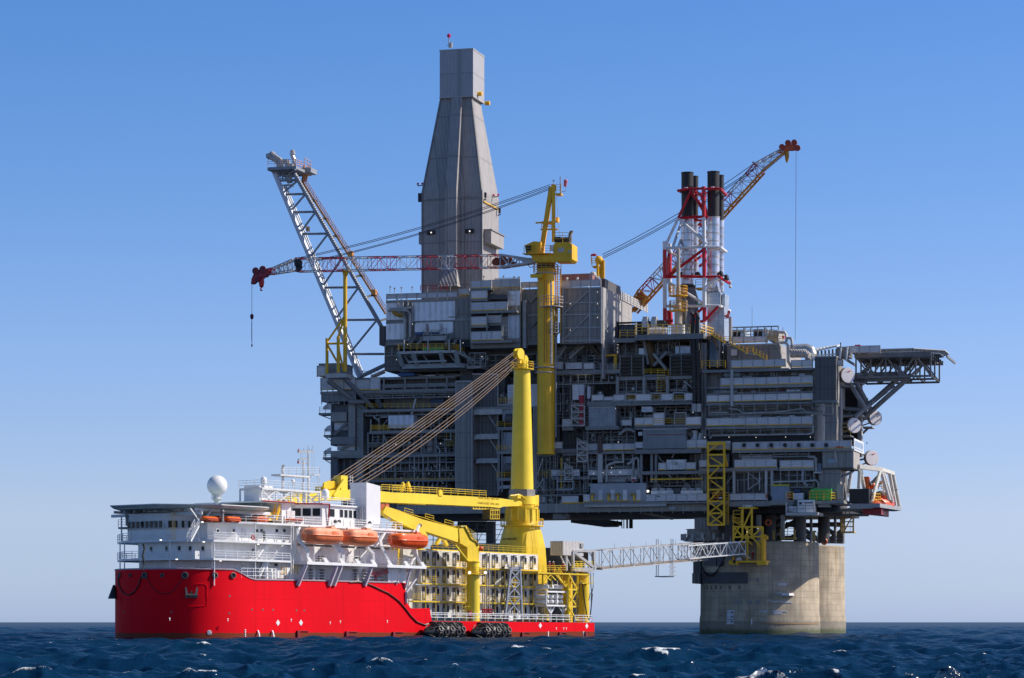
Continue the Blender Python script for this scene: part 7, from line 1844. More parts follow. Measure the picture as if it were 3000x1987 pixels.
# raised central bay on the front face
def on_face(f,z,out):
 h=h0 if z<=zs_ else h0+(hw-h0)*(z-zs_)/(zn-zs_)
 return PL.W(uc-h+2*h*f,wc-h-out,z)
f0,f1=.435,.635
mb=MB()
for za,zb_,fa0,fa1,fb0,fb1 in((W0(340,1400)[1],zs_,.44,.63,.44,.625),(zs_,zn-.1,.44,.625,.41,.72)):
 mb.hexa([on_face(fa0,za,-.2),on_face(fa1,za,-.2),on_face(fa1,za,2.3),on_face(fa0,za,2.3),on_face(fb0,zb_,-.2),on_face(fb1,zb_,-.2),on_face(fb1,zb_,2.2 if zb_<zn-2 else 1.2),on_face(fb0,zb_,2.2 if zb_<zn-2 else 1.2)])
mk('central_bay',mb,clad_der,dk_)
mb=MB();za,zb_=W0(340,1500)[1],W0(340,1400)[1];mb.hexa([on_face(.36,za,-.2),on_face(.68,za,-.2),on_face(.68,za,4.2),on_face(.36,za,4.2),on_face(.44,zb_,-.2),on_face(.63,zb_,-.2),on_face(.63,zb_,2.35),on_face(.44,zb_,2.35)]);mk('bay_skirt',mb,clad_der,dk_)
mb=MB()
for f in(0,1):mb.beam(on_face(f,zb0,.05),on_face(f,zs_,.05),.3);mb.beam(on_face(f,zs_,.05),on_face(f,zn,.05),.3)
mb.beam(on_face(.08,W0(340,985)[1],.03),on_face(.43,W0(340,985)[1],.03),.25,.2);mb.beam(on_face(.67,W0(340,980)[1],.03),on_face(.93,W0(340,978)[1],.03),.25,.2);mk('edge_trim',mb,steel,dk_)
def side_box(y0,y1,wa,wb,out,mat,name):
 h=h0;mb=MB();mb.box(PL,uc+h,uc+h+out,wc-h+wa,wc-h+wb,PL.at('E1',540,y1,DW)[1],PL.at('E1',540,y0,DW)[1]);return mk(name,mb,mat,dk_)
side_box(1160,1235,1.5,11.3,1.6,clad_lit,'side_cabin');side_box(1153,1160,1.3,11.6,1.8,steel,'cabin_roof');side_box(992,1000,.8,11.8,.25,yel,'yellow_beam')
for x,y in((525,960),(605,1005)):
 mb=MB();p=PL.W(uc+h0+.6,wc-h0+(.6 if x<560 else 11.6),PL.at('E1',540,y,DW)[1]);mb.beam(p-Z*.6,p+Z*.5,.45,.4);mb.beam(p+PL.S*.2-Z*.8,p-PL.S*.4-Z*1.1,.2);mk('bracket',mb,black,dk_)
mb=MB();p=on_face(0,W0(340,968)[1],0);mb.beam(p-PL.S*.5-Z*1,p-PL.S*.5+Z*.8,.7,.7);mk('bracket',mb,black,dk_)
mb=MB();p=W0(158,1205);mb.box(PL,uc-h0-1.1,uc-h0,wc-h0+1,wc+4,W0(160,1240)[1],W0(160,1170)[1]);mk('side_cabin',mb,clad_der,dk_)
for x,y in((224,1180),(445,1172)):
 mb=MB();p=PL.P('E1',x,y,DW-.4);mb.box(PL,*(PL.at('E1',x,y,DW)[0]+k for k in(-.9,.8)),DW-.6,DW+.1,p.z-.35,p.z+.5);o=mk('lamp_recess',mb,black,dk_);mb=MB();mb.ball(p-PL.B*.25,.16,8,6);mk('floodlight',mb,lampw,o)
for x,y,u_ in((455,352,3),(490,376,9)):
 mb=MB();p=PL.W(uh_+bh,wc-bh+u_,PL.at('E1',470,y,DW)[1]);mb.tube(p-PL.S*.1,p+PL.S*.9,.45,10);mk('yellow_stub',mb,yel_col,hdm,smooth=True)
am_=M('red_beacon_lens',(.6,.02,.12),.3)
for bx,by,k in((158,905,-1),(605,938,1)):
 mb=MB();zz=W0(bx,by)[1];uu=uc+k*(h0-.2);mb.beam(PL.W(uu,DW+(8 if k>0 else 1),zz),PL.W(uu+k*1.6,DW+(8 if k>0 else 1),zz),.25,.2);o=mk('beacon_arm',mb,steel,dk_)
 mb=MB();[mb.ball(PL.W(uu+k*d_,DW+(8 if k>0 else 1),zz+.4),.25,8,6)for d_ in(.5,1.5)];mk_each('beacon',mb,am_,o)
mb=MB();p=PL.P('E1',324,118,wc);mb.beam(p,PL.P('E1',324,52,wc),.18);mb.tube(PL.P('E1',336,118,wc),PL.P('E1',336,88,wc),.32,10);mb.beam(PL.P('E1',312,105,wc),PL.P('E1',336,105,wc),.12);mast_=mk('mast',mb,steel_lt,dk_)
mb=MB();mb.ball(PL.P('E1',324,49,wc),.45,10,8);mk('beacon',mb,am_,mast_)
# ================================================================ FLARE BOOM
FW=18.0
fb=pth('flare_boom','leaning white lattice flare boom with an orange walkway along its right edge','flare boom','C4',780,1560,FW)
def FP(x,y,w=0):return PP('C4',x,y,FW+w)
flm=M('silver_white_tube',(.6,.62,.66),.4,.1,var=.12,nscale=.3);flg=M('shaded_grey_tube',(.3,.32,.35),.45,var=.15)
L0,L1=(232,232),(792,1580);R0,R1=(362,240),(965,1300)
def lin(a,b,y):t=(y-a[1])/(b[1]-a[1]);return a[0]+(b[0]-a[0])*t
mb=MB()
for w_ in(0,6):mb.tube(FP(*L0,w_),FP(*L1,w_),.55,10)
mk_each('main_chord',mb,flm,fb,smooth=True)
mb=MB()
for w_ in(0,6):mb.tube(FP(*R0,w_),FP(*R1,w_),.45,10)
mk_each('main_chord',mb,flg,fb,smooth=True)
mb=MB()
for k,dx in enumerate((16,28,40)):mb.tube(FP(285+dx-18,320,2+k),FP(L1[0]+dx-6,L1[1],2+k),.17,8)
for i in range(30):
 y=330+i*42;x=lin(L0,L1,y);mb.beam(FP(x,y,1),FP(x+42,y+10,5),.22)
mk('riser_bundle',mb,flm,fb,smooth=True)
mb=MB();ys=[290,380,497,640,800,992,1205,1428]
for i,y in enumerate(ys):
 a,b=lin(L0,L1,y),lin(R0,R1,y-10)if y<1300 else 950
 for w_ in(0,6):mb.tube(FP(a,y,w_),FP(b,y-(2 if y<1300 else 0),w_),.26,8)
 mb.tube(FP(a,y,0),FP(a,y,6),.22,8);mb.tube(FP(b,y,0),FP(b,y,6),.22,8)
 if i+1<len(ys):
  y2=ys[i+1];a2=lin(L0,L1,y2)
  for w_ in(0,6):mb.tube(FP(b if y>1 else b,y,w_),FP(a2+10,y2-20,w_),.24,8)
mb.tube(FP(790,1580,0),FP(960,1500,0),.45,8);mb.tube(FP(870,1580,6),FP(960,1540,6),.45,8);mk('cross_brace',mb,flg,fb,smooth=True)
mb=MB()
for i in range(70):
 y=262+i*14;x=lin(R0,R1,y);mb.beam(FP(x+3,y,-.3),FP(x+13,y+2,-.3),.14)
mk('ladder_rungs',mb,flg,fb)
wkm=M('orange_walkway_paint',(.66,.3,.06),.5,var=.15);pkm=M('faded_pink_rail',(.62,.33,.22),.5)
mb=MB();wa,wb_=(418,300),(962,1165)
for w_ in(6.5,8):mb.beam(FP(*wa,w_),FP(*wb_,w_),.25,.4)
mb.beam(FP(*wa,7.2),FP(*wb_,7.2),1.3,.1)
mb.beam(FP(415,300,7),FP(430,190,7),.35);mb.beam(FP(440,295,7),FP(462,190,7),.3);mb.stair(FP(420,305,7),FP(450,232,7),PL.B);mk('walkway',mb,wkm,fb)
mb=MB()
for w_ in(6.4,8.1):
 a,b=FP(*wa,w_),FP(*wb_,w_);n=60
 for k in(.55,1.1):mb.beam(a+Z*k*1.6,b+Z*k*1.6,.1)
 for i in range(n+1):p=a.lerp(b,i/n);mb.beam(p,p+Z*1.75,.09)
mk('walkway_railing',mb,pkm,fb)
mb=MB()
for y in(410,530,645,790,905,1035,1190):p=lin(R0,R1,y+10);mb.beam(FP(p,y+25,3),FP(lin(wa,wb_,y),y+5,7),.4);mb.pbox(PL,'C4',lin(wa,wb_,y)-12,y+2,lin(wa,wb_,y)+8,y+12,FW+6,FW+8)
mk_each('walkway_bracket',mb,steel_dk,fb)
mb=MB();mb.pbox(PL,'C4',440,510+80,455,620,FW+6,FW+7);mb.pbox(PL,'C4',868,1005,895,1040,FW+6,FW+7.5);mb.pbox(PL,'C4',720,752,745,790,FW+6,FW+7);mk('rest_cage',mb,wkm,fb)
mb=MB();mb.pbox(PL,'C4',188,198,375,216,FW-2,FW+8);mb.pbox(PL,'C4',370,205,472,236,FW+4,FW+8)
for a,b in(((190,215),(245,240)),((372,215),(340,245))):mb.beam(FP(*a,-2),FP(*b,0),.4)
hd_=mk('flare_platform',mb,flg,fb)
mb=MB();mb.rail([FP(190,196,-2),FP(372,196,-2),FP(420,212,4)],1.5,1.5,.09);mb.rail([FP(430,212,4),FP(472,235,7)],2.4,1.5,.1);mk('railing',mb,pkm,hd_)
for pts in(((190,125),(215,142),(240,155),(262,175),(275,195)),((215,112),(245,135),(268,150),(285,180)),((352,100),(352,130),(362,150),(362,195))):
 mb=MB();mb.path([FP(x,y,3)for x,y in pts],.5,10);mb.lathe(FP(*pts[0],3),[(.3,-.4),(.62,0),(.6,.6),(.4,.8)],10,FP(*pts[1],3)-FP(*pts[0],3));mk('flare_tip',mb,M('heat_stained_steel',(.5,.47,.45),.4,.4,var=.3)if pts[0][0]==190 else bpy.data.materials['heat_stained_steel'],fb,smooth=True)
mb=MB()
for x0,y0,x1,y1 in((285,152,318,175),(300,175,335,196),(245,180,275,196),(335,178,352,196)):mb.pbox(PL,'C4',x0,y0,x1,y1,FW+2,FW+4)
mk_each('ignition_cabinet',mb,steel_lt,fb);rack(fb,'C4',245,216,370,285,FW,6,3,r=.16,seed=301,verts=8);rack(fb,'C4',270,285,330,320,FW,3,1,r=.16,seed=302)
# ================================================================ CRANE REST POST (left)
cp=pth('boom_rest_tower','yellow braced post on the left corner carrying the resting crane boom','boom rest','C4',700,1540,-2.5)
RW=-2.5
def RP(x,y,w=0):return PP('C4',x,y,RW+w)
mb=MB();mb.tube(RP(697,1545),RP(697,905),.42,12);mb.hexa([RP(684,912,-.5),RP(714,912,-.5),RP(714,912,.8),RP(684,912,.8),RP(672,868,-.8),RP(728,868,-.8),RP(728,868,1.2),RP(672,868,1.2)]);mk('post',mb,yel,cp)
mb=MB()
mb.tube(RP(578,1558),RP(578,1325),.32,10);mb.tube(RP(652,1550,-1),RP(652,1312,-1),.35,10)
for a,b in(((585,1340),(690,1185)),((652,1315),(690,1190)),((580,1360),(695,1358)),((582,1370),(645,1480)),((655,1400),(690,1545))):mb.tube(RP(*a,-.4),RP(*b,0),.22,8)
mk('brace',mb,yel,cp)
mb=MB();mb.pbox(PL,'D1',168,142,360,178,RW-1.5,1);mb.hexa([PP('D1',215,180,RW-1),PP('D1',330,178,RW-1),PP('D1',360,178,1),PP('D1',170,180,1),PP('D1',168,144,RW-1.4),PP('D1',300,130,RW-1.4),PP('D1',360,144,1),PP('D1',170,144,1)]);mk('base_plate',mb,steel_lt,cp)
# ================================================================ AMBER PEDESTAL CRANE
XW=-3.5
pc=pth('pedestal_crane','tall amber pedestal crane with long red and white lattice boom lying level','crane','E2',183,1535,XW)
def XP(x,y,w=0):return PP('E2',x,y,XW+w)
xu=PL.at('E2',183,1300,XW)[0];X0=PL.W(xu,XW,0)
xz=lambda y:PL.at('E2',183,y,XW)[1]
xr=lambda dx:dx*.5423*X0.y/FPX
mb=MB();mb.lathe(X0,[(xr(47),xz(1535)),(xr(47.5),xz(1085)),(xr(45.5),xz(1060)),(xr(45),xz(530)),(xr(30),xz(525))],40);colx=mk('column',mb,yel_col,pc,smooth=True)
mb=MB()
for y,r in((1066,66),(1092,60),(556,58)):mb.lathe(X0,[(xr(44),xz(y+3)),(xr(r),xz(y+3)),(xr(r),xz(y-2)),(xr(44),xz(y-2))],36)
mk_each('flange',mb,steel_lt,colx)
mb=MB();mb.lathe(X0,[(xr(47),xz(1533)),(xr(49.5),xz(1533)),(xr(49.5),xz(1523)),(xr(47),xz(1523))],32);mk('bottom_ring',mb,yel_col,colx)
mb=MB()
for x in(175,188):mb.beam(XP(x,1040,-2.8),XP(x,590,-2.8),.08)
mk_each('red_pipe',mb,crim,colx);mb=MB();mb.tube(XP(213,1045,-2.3),XP(212,600,-2.3),.2,8);mb.tube(XP(237,1440,-1),XP(237,900,-1),.1,6)
for i in range(12):mb.beam(XP(205,620+i*38,-2.6),XP(216,628+i*38,-2.4),.2)
mk('service_pipe',mb,steel_lt,colx)
mb=MB();mb.lathe(X0,[(xr(45),xz(555)),(xr(86),xz(575)),(xr(86),xz(568)),(xr(45),xz(545))],28)if 0 else mb.hexa([XP(100,580,-4),XP(160,580,-4),XP(160,580,3),XP(100,580,3),XP(98,560,-4),XP(170,556,-4),XP(170,556,3),XP(98,560,3)]);ringrail(mb,X0,xr(84)*.8,xz(556),16,1.6,.09);mk('upper_walkway',mb,yel_col,pc)
for(xa,xb,y)in((145,276,742),(192,258,882)):
 mb=MB();cx=(xa+xb)/2;rr=xr((xb-xa)/2);c_=XP(cx,y,-.5);c_=Vector((c_.x,c_.y,0))
 mb.lathe(c_,[(rr*.5,xz(y)),(rr,xz(y)),(rr,xz(y-4)),(rr*.5,xz(y-4))],22);ringrail(mb,c_,rr,xz(y-4),14,2.0,.1);mk('ring_platform',mb,steel_lt,pc)
mb=MB()
for x in(236,246,262):mb.beam(XP(x,890,1.5),XP(x,530,1.5),.16)
for y in range(535,885,13):mb.beam(XP(236,y,1.5),XP(262,y,1.5),.09)
mb.rail([XP(232,600,1),XP(265,600,1)],4.5,.8,.1,(.4,.75,1.1));mk('caged_ladder',mb,yel_col,pc)
mb=MB();mb.lathe(X0,[(xr(40),xz(530)),(xr(50),xz(528)),(xr(50),xz(505)),(xr(36),xz(500))],32);mk('slew_bearing',mb,black,pc)
mb=MB();mb.hexa([XP(115,490,-2.5),XP(235,495,-2.5),XP(235,495,2.5),XP(115,490,2.5),XP(100,450,-2.5),XP(235,455,-2.5),XP(235,455,2.5),XP(100,450,2.5)]);mb.lathe(X0,[(xr(50),xz(505)),(xr(66),xz(475)),(xr(66),xz(455)),(xr(40),xz(450))],24);mk('slewing_deck',mb,yel_col,pc)
mb=MB();pts=[(98,455),(155,450),(155,385),(118,382),(70,402),(78,450)];mb.slab([XP(x,y,-3.2)for x,y in pts],PL.B*3.2);cabx=mk('cab',mb,yel_col,pc);mb=MB();mb.slab([XP(x,y,-3.3)for x,y in((76,408),(103,400),(103,432),(82,440))],PL.B*.12);mb.slab([XP(x,y,-3.35)for x,y in((69,404),(73,402),(81,448),(77,449))],PL.B*3.2);mk('cab_window',mb,glass,cabx)
mb=MB();mb.rail([XP(65,450,-3.4),XP(205,450,-3.4)],1.7,1.5,.09);mb.beam(XP(65,452,-2.5),XP(205,452,-2.5),2.4,.12);mk('cab_walkway',mb,yel_col,pc)
mb=MB();mb.slab([XP(x,y,-2.6)for x,y in((222,478),(232,490),(312,490),(324,478),(324,398),(306,386),(235,388),(222,402))],PL.B*4.5);mh=mk('machinery_house',mb,yel_col,pc)
mb=MB();mb.slab([XP(x,y,-2.66)for x,y in((248,418),(282,415),(282,438),(248,442))],PL.B*.05);mb.slab([XP(x,y,-2.66)for x,y in((302,430),(322,432),(322,444),(302,442))],PL.B*.05);mk_each('blank_panel',mb,M('pale_grey_patch',(.5,.48,.4),.5),mh)
mb=MB();mb.pbox(PL,'E2',228,358,262,386,XW-2,XW);mb.pbox(PL,'E2',268,360,308,384,XW-2,XW);mk_each('engine_cowl',mb,black,mh);mb=MB();mb.path([XP(x,y,-1)for x,y in((312,386),(312,345),(318,330),(328,332))],.3,8);mk('exhaust',mb,steel_dk,mh);mb=MB();mb.rail([XP(225,388,-2.5),XP(322,388,-2.5)],2.0,1.4,.09);mk('railing',mb,yel_col,mh);mb=MB();mb.pbox(PL,'E2',205,402,222,432,XW-3,XW-2);mk('electrics_box',mb,galv,mh)
mb=MB()
for w_ in(-1.2,1.2):
 mb.beam(XP(158,445,w_),XP(213,90,w_*.5),.75,.8);mb.beam(XP(225,385,w_),XP(224,90,w_*.5),.7,.7)
for y in(120,180,240,300,345):mb.beam(XP(223,y,-1),XP(223,y,1),.3);mb.beam(XP(lin((158,445),(213,90),y),y,-1),XP(lin((158,445),(213,90),y),y,1),.3)
mb.beam(XP(155,318,-.9),XP(248,318,-.9),.3);mb.beam(XP(128,283,-1),XP(248,275,-1),.3,.3);mb.hexa([XP(203,110,-.9),XP(238,110,-.9),XP(238,110,.9),XP(203,110,.9),XP(214,72,-.7),XP(236,76,-.7),XP(236,76,.7),XP(214,72,.7)]);mb.pbox(PL,'E2',236,252,248,278,XW-.6,XW+.6);mb.pbox(PL,'E2',235,122,265,132,XW-.8,XW+.8);mb.pbox(PL,'E2',158,276,215,282,XW-1.4,XW+1.4);mk('gantry_frame',mb,yel_col,pc)
mb=MB();mb.rail([XP(160,318,-1.4),XP(212,318,-1.4)],1.6,1.2,.09);mb.rail([XP(238,122,-.8),XP(265,122,-.8)],1.8,1.0,.09);mk('railing',mb,yel_col,pc)
mb=MB();mb.beam(XP(261,130),XP(261,32),.16);mb.beam(XP(225,75),XP(225,48),.12);mb.beam(XP(215,55),XP(233,55),.1);mb.beam(XP(265,115),XP(290,113),.08);mb.beam(XP(289,113),XP(289,60),.07);mb.beam(XP(240,130),XP(256,350),.06);mk('aerial',mb,steel_lt,pc);mb=MB();mb.lathe(XP(287,86),[(.3,0),(.4,1.2),(.28,1.4)],8,Z+PL.S*.1);mk('windsock',mb,M('faded_red_windsock',(.6,.12,.15),.6),pc)
# boom: banded lattice
def banded(name_prefix,P0,P1,hv0,hv1,wv,n,t,tc,colors,par):
 """lattice from P0 to P1 whose bays change colour; colors is a list of (end fraction, material)"""
 prev=0
 for f,m_ in colors:
  k=max(1,round(n*(f-prev)));mb=MB();a=P0.lerp(P1,prev);b=P0.lerp(P1,f)
  truss(mb,a,b,wv,hv0.lerp(hv1,prev),k,t,wv,hv0.lerp(hv1,f),tc=tc);mk(name_prefix,mb,m_,par);prev=f
bu0=PP('I',1565,766,XW);bR=PP('I',1470,766,XW);bL=PP('I',870,777,XW);bT=PP('I',800,795,XW);bTip=PP('I',778,803,XW)
hz_=lambda px:Z*(px*X0.y/FPX)
wv=PL.B*1.2
banded('boom_lattice',bR,bL,hz_(18),hz_(19.5),wv,22,.09,.18,[(.06,lattice_r),(.1,lattice_w),(.22,lattice_r),(.30,lattice_w),(.40,lattice_r),(.50,lattice_w),(.64,lattice_r),(.76,lattice_w),(.88,lattice_r),(.95,lattice_w),(1,lattice_r)],pc)
mb=MB();truss(mb,bu0,bR,wv*.8,hz_(4),4,.2,wv,hz_(18),tc=.35);mb.hexa([PP('E2',55,492,XW-1),PP('E2',125,500,XW-1),PP('E2',125,500,XW+1),PP('E2',55,492,XW+1),PP('E2',10,466,XW-1),PP('E2',110,472,XW-1),PP('E2',110,472,XW+1),PP('E2',10,466,XW+1)]);mk('boom_foot',mb,lattice_w,pc)
bL2=PP('I',862,777,XW);mb=MB();truss(mb,bL2,bT,wv,hz_(16),5,.12,wv*.8,hz_(8),tc=.2);mb.beam(PP('C4',385,800,XW),PP('C4',345,822,XW),.5);mb.beam(PP('C4',345,822,XW),PP('C4',230,858,XW),.3);mk('boom_jib',mb,lattice_w,pc);mb=MB();truss(mb,bT,PP('C4',180,890,XW),wv*.8,hz_(8),2,.14,wv*.7,hz_(6),tc=.25);mk('boom_jib',mb,lattice_r,pc)
mb=MB();mb.slab([PP('C4',x,y,XW-.7)for x,y in((78,968),(82,935),(95,905),(105,880),(150,868),(185,870),(205,885),(175,920),(140,925),(112,950),(92,966))],PL.B*1.4);jt=mk('jib_head',mb,crim,pc)
mb=MB()
for x,y,r in((108,882,.75),(155,872,.75),(120,935,.5)):mb.lathe(PP('C4',x,y,XW-.9),[(.1,0),(r,0),(r*.85,.2),(r,.4),(.1,.4)],14,PL.B)
mk_each('sheave',mb,M('maroon_sheave',(.2,.01,.03),.5),jt,smooth=True)
mb=MB();mb.lathe(PP('C4',388,830,XW-1.3),[(.1,0),(.9,0),(.8,.2),(.9,.4),(.1,.4)],14,PL.B);mb.lathe(PP('C4',392,858,XW-1.3),[(.1,0),(.7,0),(.6,.2),(.7,.4),(.1,.4)],14,PL.B);mb.slab([PP('C4',x,y,XW-1.2)for x,y in((376,800),(395,815),(395,890),(376,890))],PL.B*.4);mk_each('boom_sheave',mb,black,pc,smooth=True)
mb=MB()
for a,b in(((1450,758),(1510,772)),((1455,775),(1500,758))):mb.beam(PP('I',*a,XW),PP('I',*b,XW),.6)
mb.tube(PP('I',1472,764,XW-1),PP('I',1472,764,XW+1),1.0,14);mb.tube(PP('I',1452,768,XW-1),PP('I',1452,768,XW+1),.8,14);mk_each('winch',mb,M('red_brown_winch',(.3,.06,.02),.5),pc)
mb=MB();mb.beam(PP('C4',172,990-60,XW),PP('C4',148,945,XW),.15);mb.lathe(PP('C4',148,995,XW),[(.1,0),(.45,.3),(.62,1.2),(.5,1.9),(.35,3.2)],12);hk=mk('hook_block',mb,M('signal_red_block',(.6,.01,.02),.4),pc,smooth=True)
mb=MB();mb.path([PP('C4',147+6*cos(a),1005-6*sin(a),XW)for a in np.linspace(1.4,6.0,10)],.14,6);mk('hook',mb,red_pt,hk)
mb=MB()
mb.beam(PP('C4',85,968,XW),PP('C4',85,1185,XW),.07);mb.beam(PP('C4',85,1200,XW),PP('C4',85,1380,XW),.09);mb.beam(PP('C4',83,1215,XW),PP('C4',83,1340,XW),.06);mk_each('hoist_wire',mb,M('dark_blue_grey_wire',(.06,.075,.12),.5),pc);mb=MB();mb.lathe(PP('C4',85,1202,XW),[(.1,0),(.35,.3),(.4,.9),(.15,1.2)],10);mb.lathe(PP('C4',85,1382,XW),[(.05,0),(.18,.2),(.1,.6)],8);mk_each('hook_ball',mb,M('dark_maroon_ball',(.1,.02,.04),.5),pc,smooth=True)
mb=MB()
for(x0,y0),(x1,y1)in(((1612,541),(868,757)),((1612,546),(872,760)),((1608,552),(925,763)),((1608,556),(925,766))):mb.path([PP('I',x0,y0,XW).lerp(PP('I',x1,y1,XW),t/10)-Z*2.0*4*(t/10)*(1-t/10)*.5 for t in range(11)],.07,5)
mk_each('pendant_wire',mb,cable_d,pc)
mb=MB();mb.path([XP(x,y,-1)for x,y in((85,495),(88,510),(98,524),(112,520),(125,505))],.08,5);mb.path([XP(x,y,1)for x,y in((235,500),(245,515),(250,500))],.08,5);mk_each('cable_loop',mb,black,pc)
# ================================================================ SECOND CRANE (behind the stacks)
YW=34.0
c2=pth('far_crane','red white and yellow lattice crane rising behind the exhaust stacks','crane','D2',800,260,YW)
def YP(x,y,w=0):return PP('E3',x,y,YW+w)
A2,B2=YP(232,1345),YP(1200,285);d2=(B2-A2).normalized();perp=d2.cross(PL.B).normalized()
if perp.z<0:perp=-perp
h2=44*.3954*A2.y/FPX
orl=M('orange_yellow_lattice',(.62,.26,.02),.5)
banded('boom_lattice',A2.lerp(B2,.12),B2,perp*h2,perp*h2*.9,PL.B*1.3,24,.13,.2,[(.1,lattice_r),(.22,lattice_w),(.34,lattice_r),(.48,lattice_w),(.6,lattice_r),(.68,lattice_w),(.78,lattice_r),(.92,lattice_w),(1,lattice_r)],c2)
mb=MB()
for w_ in(-1.3,1.3):mb.beam(A2.lerp(B2,.02)-perp*h2*1.1+PL.B*w_,B2-perp*h2+PL.B*w_,.32,.4)
mk('boom_walkway',mb,orl,c2)
mb=MB();truss(mb,A2,A2.lerp(B2,.12),PL.B*.9,perp*h2*.3,3,.2,PL.B*1.3,perp*h2,tc=.3);mk('boom_foot',mb,orl,c2);mb=MB();p=A2.lerp(B2,.1);mb.tube(p-PL.B,p+PL.B,.95,14);p=A2.lerp(B2,.06);mb.tube(p-PL.B,p+PL.B,.8,14);mk_each('winch',mb,M('orange_winch',(.5,.14,.02),.5),c2)
B3=YP(1375,160);mb=MB();truss(mb,B2+perp*h2*.1,B3,PL.B*1.2,perp*h2*.85,7,.12,PL.B*.9,perp*h2*.4,tc=.22);mb.beam(B2+perp*h2,B2+perp*h2*1.4,2,.5);mk('boom_jib',mb,lattice_w,c2)
mb=MB();mb.beam(B2-perp*h2-PL.B*1.2,B3-perp*h2*.45-PL.B*.9,.3);mk('jib_walkway',mb,orl,c2);mb=MB();mb.slab([YP(x,y,-.8)for x,y in((1325,165),(1350,150),(1400,108),(1430,105),(1485,125),(1492,140),(1440,150),(1405,150),(1375,175))],PL.B*1.6);jh2=mk('jib_head',mb,M('orange_red_paint',(.6,.1,.02),.45),c2)
mb=MB()
for x,y in((1367,128),(1412,98),(1458,95),(1482,135)):mb.lathe(YP(x,y,-1),[(.1,0),(.65,0),(.5,.2),(.65,.4),(.1,.4)],12,PL.B)
mk_each('sheave',mb,M('brick_red_sheave',(.4,.05,.02),.5),jh2,smooth=True)
mb=MB();mb.lathe(YP(1405,245),[(.1,0),(.35,.5),(.5,1.6),(.35,3.2)],10);mb.beam(YP(1405,200),YP(1412,150),.12);mk_each('hook_block',mb,M('amber_hook_block',(.55,.3,.03),.5),c2,smooth=True)
mb=MB();mb.beam(YP(1473,150),YP(1466,1560),.07);mk('hoist_wire',mb,cable_d,c2)
mb=MB();kw=20.0
mb.pbox(PL,'D2',808,30,832,205,kw,kw+1.5);mb.tube(PP('D2',790,205,kw-.5),PP('D2',788,0,kw-.5),.32,8);mb.tube(PP('D2',843,205,kw),PP('D2',843,40,kw),.25,8);mb.ball(PP('D2',800,40,kw),.9,12,8);mb.pbox(PL,'D2',738,90,790,104,kw,kw+2);mb.rail([PP('D2',735,90,kw),PP('D2',775,90,kw)],1.6,.9,.12);mb.beam(PP('D2',735,90,kw),PP('D2',725,-10,kw),.15);mb.slab([PP('D2',x,y,kw+.2)for x,y in((795,110),(838,60),(838,200),(808,200))],PL.B);mk('king_post',mb,yel_col,c2)
mb=MB();mb.lathe(PP('D2',728,-8,kw),[(.2,0),(.3,.7),(.18,1.1)],8,PL.S);mk('windsock',mb,red_pt,c2)
mb=MB()
for(x0,y0),(x1,y1)in(((38,925),(1165,248)),((42,940),(1175,275)),((44,952),(1180,285))):mb.path([PP('E3',x0,y0,kw).lerp(YP(x1,y1),t/10)-Z*1.6*4*(t/10)*(1-t/10)*.6 for t in range(11)],.075,5)
mk_each('pendant_wire',mb,cable_d,c2)
mb=MB();mb.pbox(PL,'D2',715,180,770,222,15,18);mb.ball(PP('D2',745,178,15),.8,10,6);mk_each('machine_box',mb,steel_lt,c2)
# ================================================================ EXHAUST STACKS
def stack(x0,x1,ytop,yblk,ybot,w,label,kind):
 cx=(x0+x1)/2;u=PL.at('E3',cx,800,w)[0];c=PL.W(u,w,0);r=(x1-x0)/2*.3954*c.y/FPX
 z=lambda y:PL.at('E3',cx,y,w)[1]
 t=thing('exhaust_stack',label,'exhaust stack',c+Z*z(ybot),PL.ang,'black-topped exhaust stacks')
 mb=MB();mb.lathe(c,[(r*.97,z(yblk)),(r,z(ytop+8)),(r*1.06,z(ytop+6)),(r*1.06,z(ytop)),(r*.8,z(ytop)),(r*.78,z(ytop+30))],32);mk('black_top',mb,black,t,smooth=True)
 mb=MB();mb.lathe(c,[(r*1.04,z(ybot)),(r*1.04,z(yblk))],32);sv=mk('silver_casing',mb,M('ribbed_foil_steel',(.62,.62,.64),.3,.75,var=.25,nscale=.6,panel=(1.6,2.2,.5))if kind==0 else bpy.data.materials['ribbed_foil_steel'],t,smooth=True)
 mb=MB()
 n=9
 for i in range(n+1):zz=z(ybot)+(z(yblk)-z(ybot))*i/n;mb.lathe(c,[(r*1.03,zz-.1),(r*1.1,zz-.1),(r*1.1,zz+.1),(r*1.03,zz+.1)],32)
 mk_each('band',mb,steel_lt,sv)
 return t,c,r,z
SW_=12.0
t1,c1,r1,z1_=stack(622,712,318,660,1150,SW_,'left front black-topped exhaust stack inside the red and white frame',0)
stack(694,748,345,672,1085,SW_+6,'exhaust stack mostly hidden behind the left front stack',1)
t3,c3,r3,z3_=stack(815,905,312,652,1180,SW_,'right front black-topped exhaust stack, tallest and widest',1)
stack(882,938,338,676,1200,SW_+6,'narrow sunlit exhaust stack behind the right front stack',1)
mb=MB();mb.lathe(c1,[(r1*1.9,z1_(1560)),(r1*1.8,z1_(1250)),(r1*1.15,z1_(1160)),(r1*1.05,z1_(1145))],28);mk('dark_cone',mb,M('grey_hood_steel',(.2,.2,.21),.4,.3,var=.2),t1,smooth=True)
mb=MB();mb.lathe(c1,[(r1*1.02,z1_(1175)),(r1*1.3,z1_(1175)),(r1*1.3,z1_(1155)),(r1*1.02,z1_(1150))],28);mk('collar',mb,black,t1)
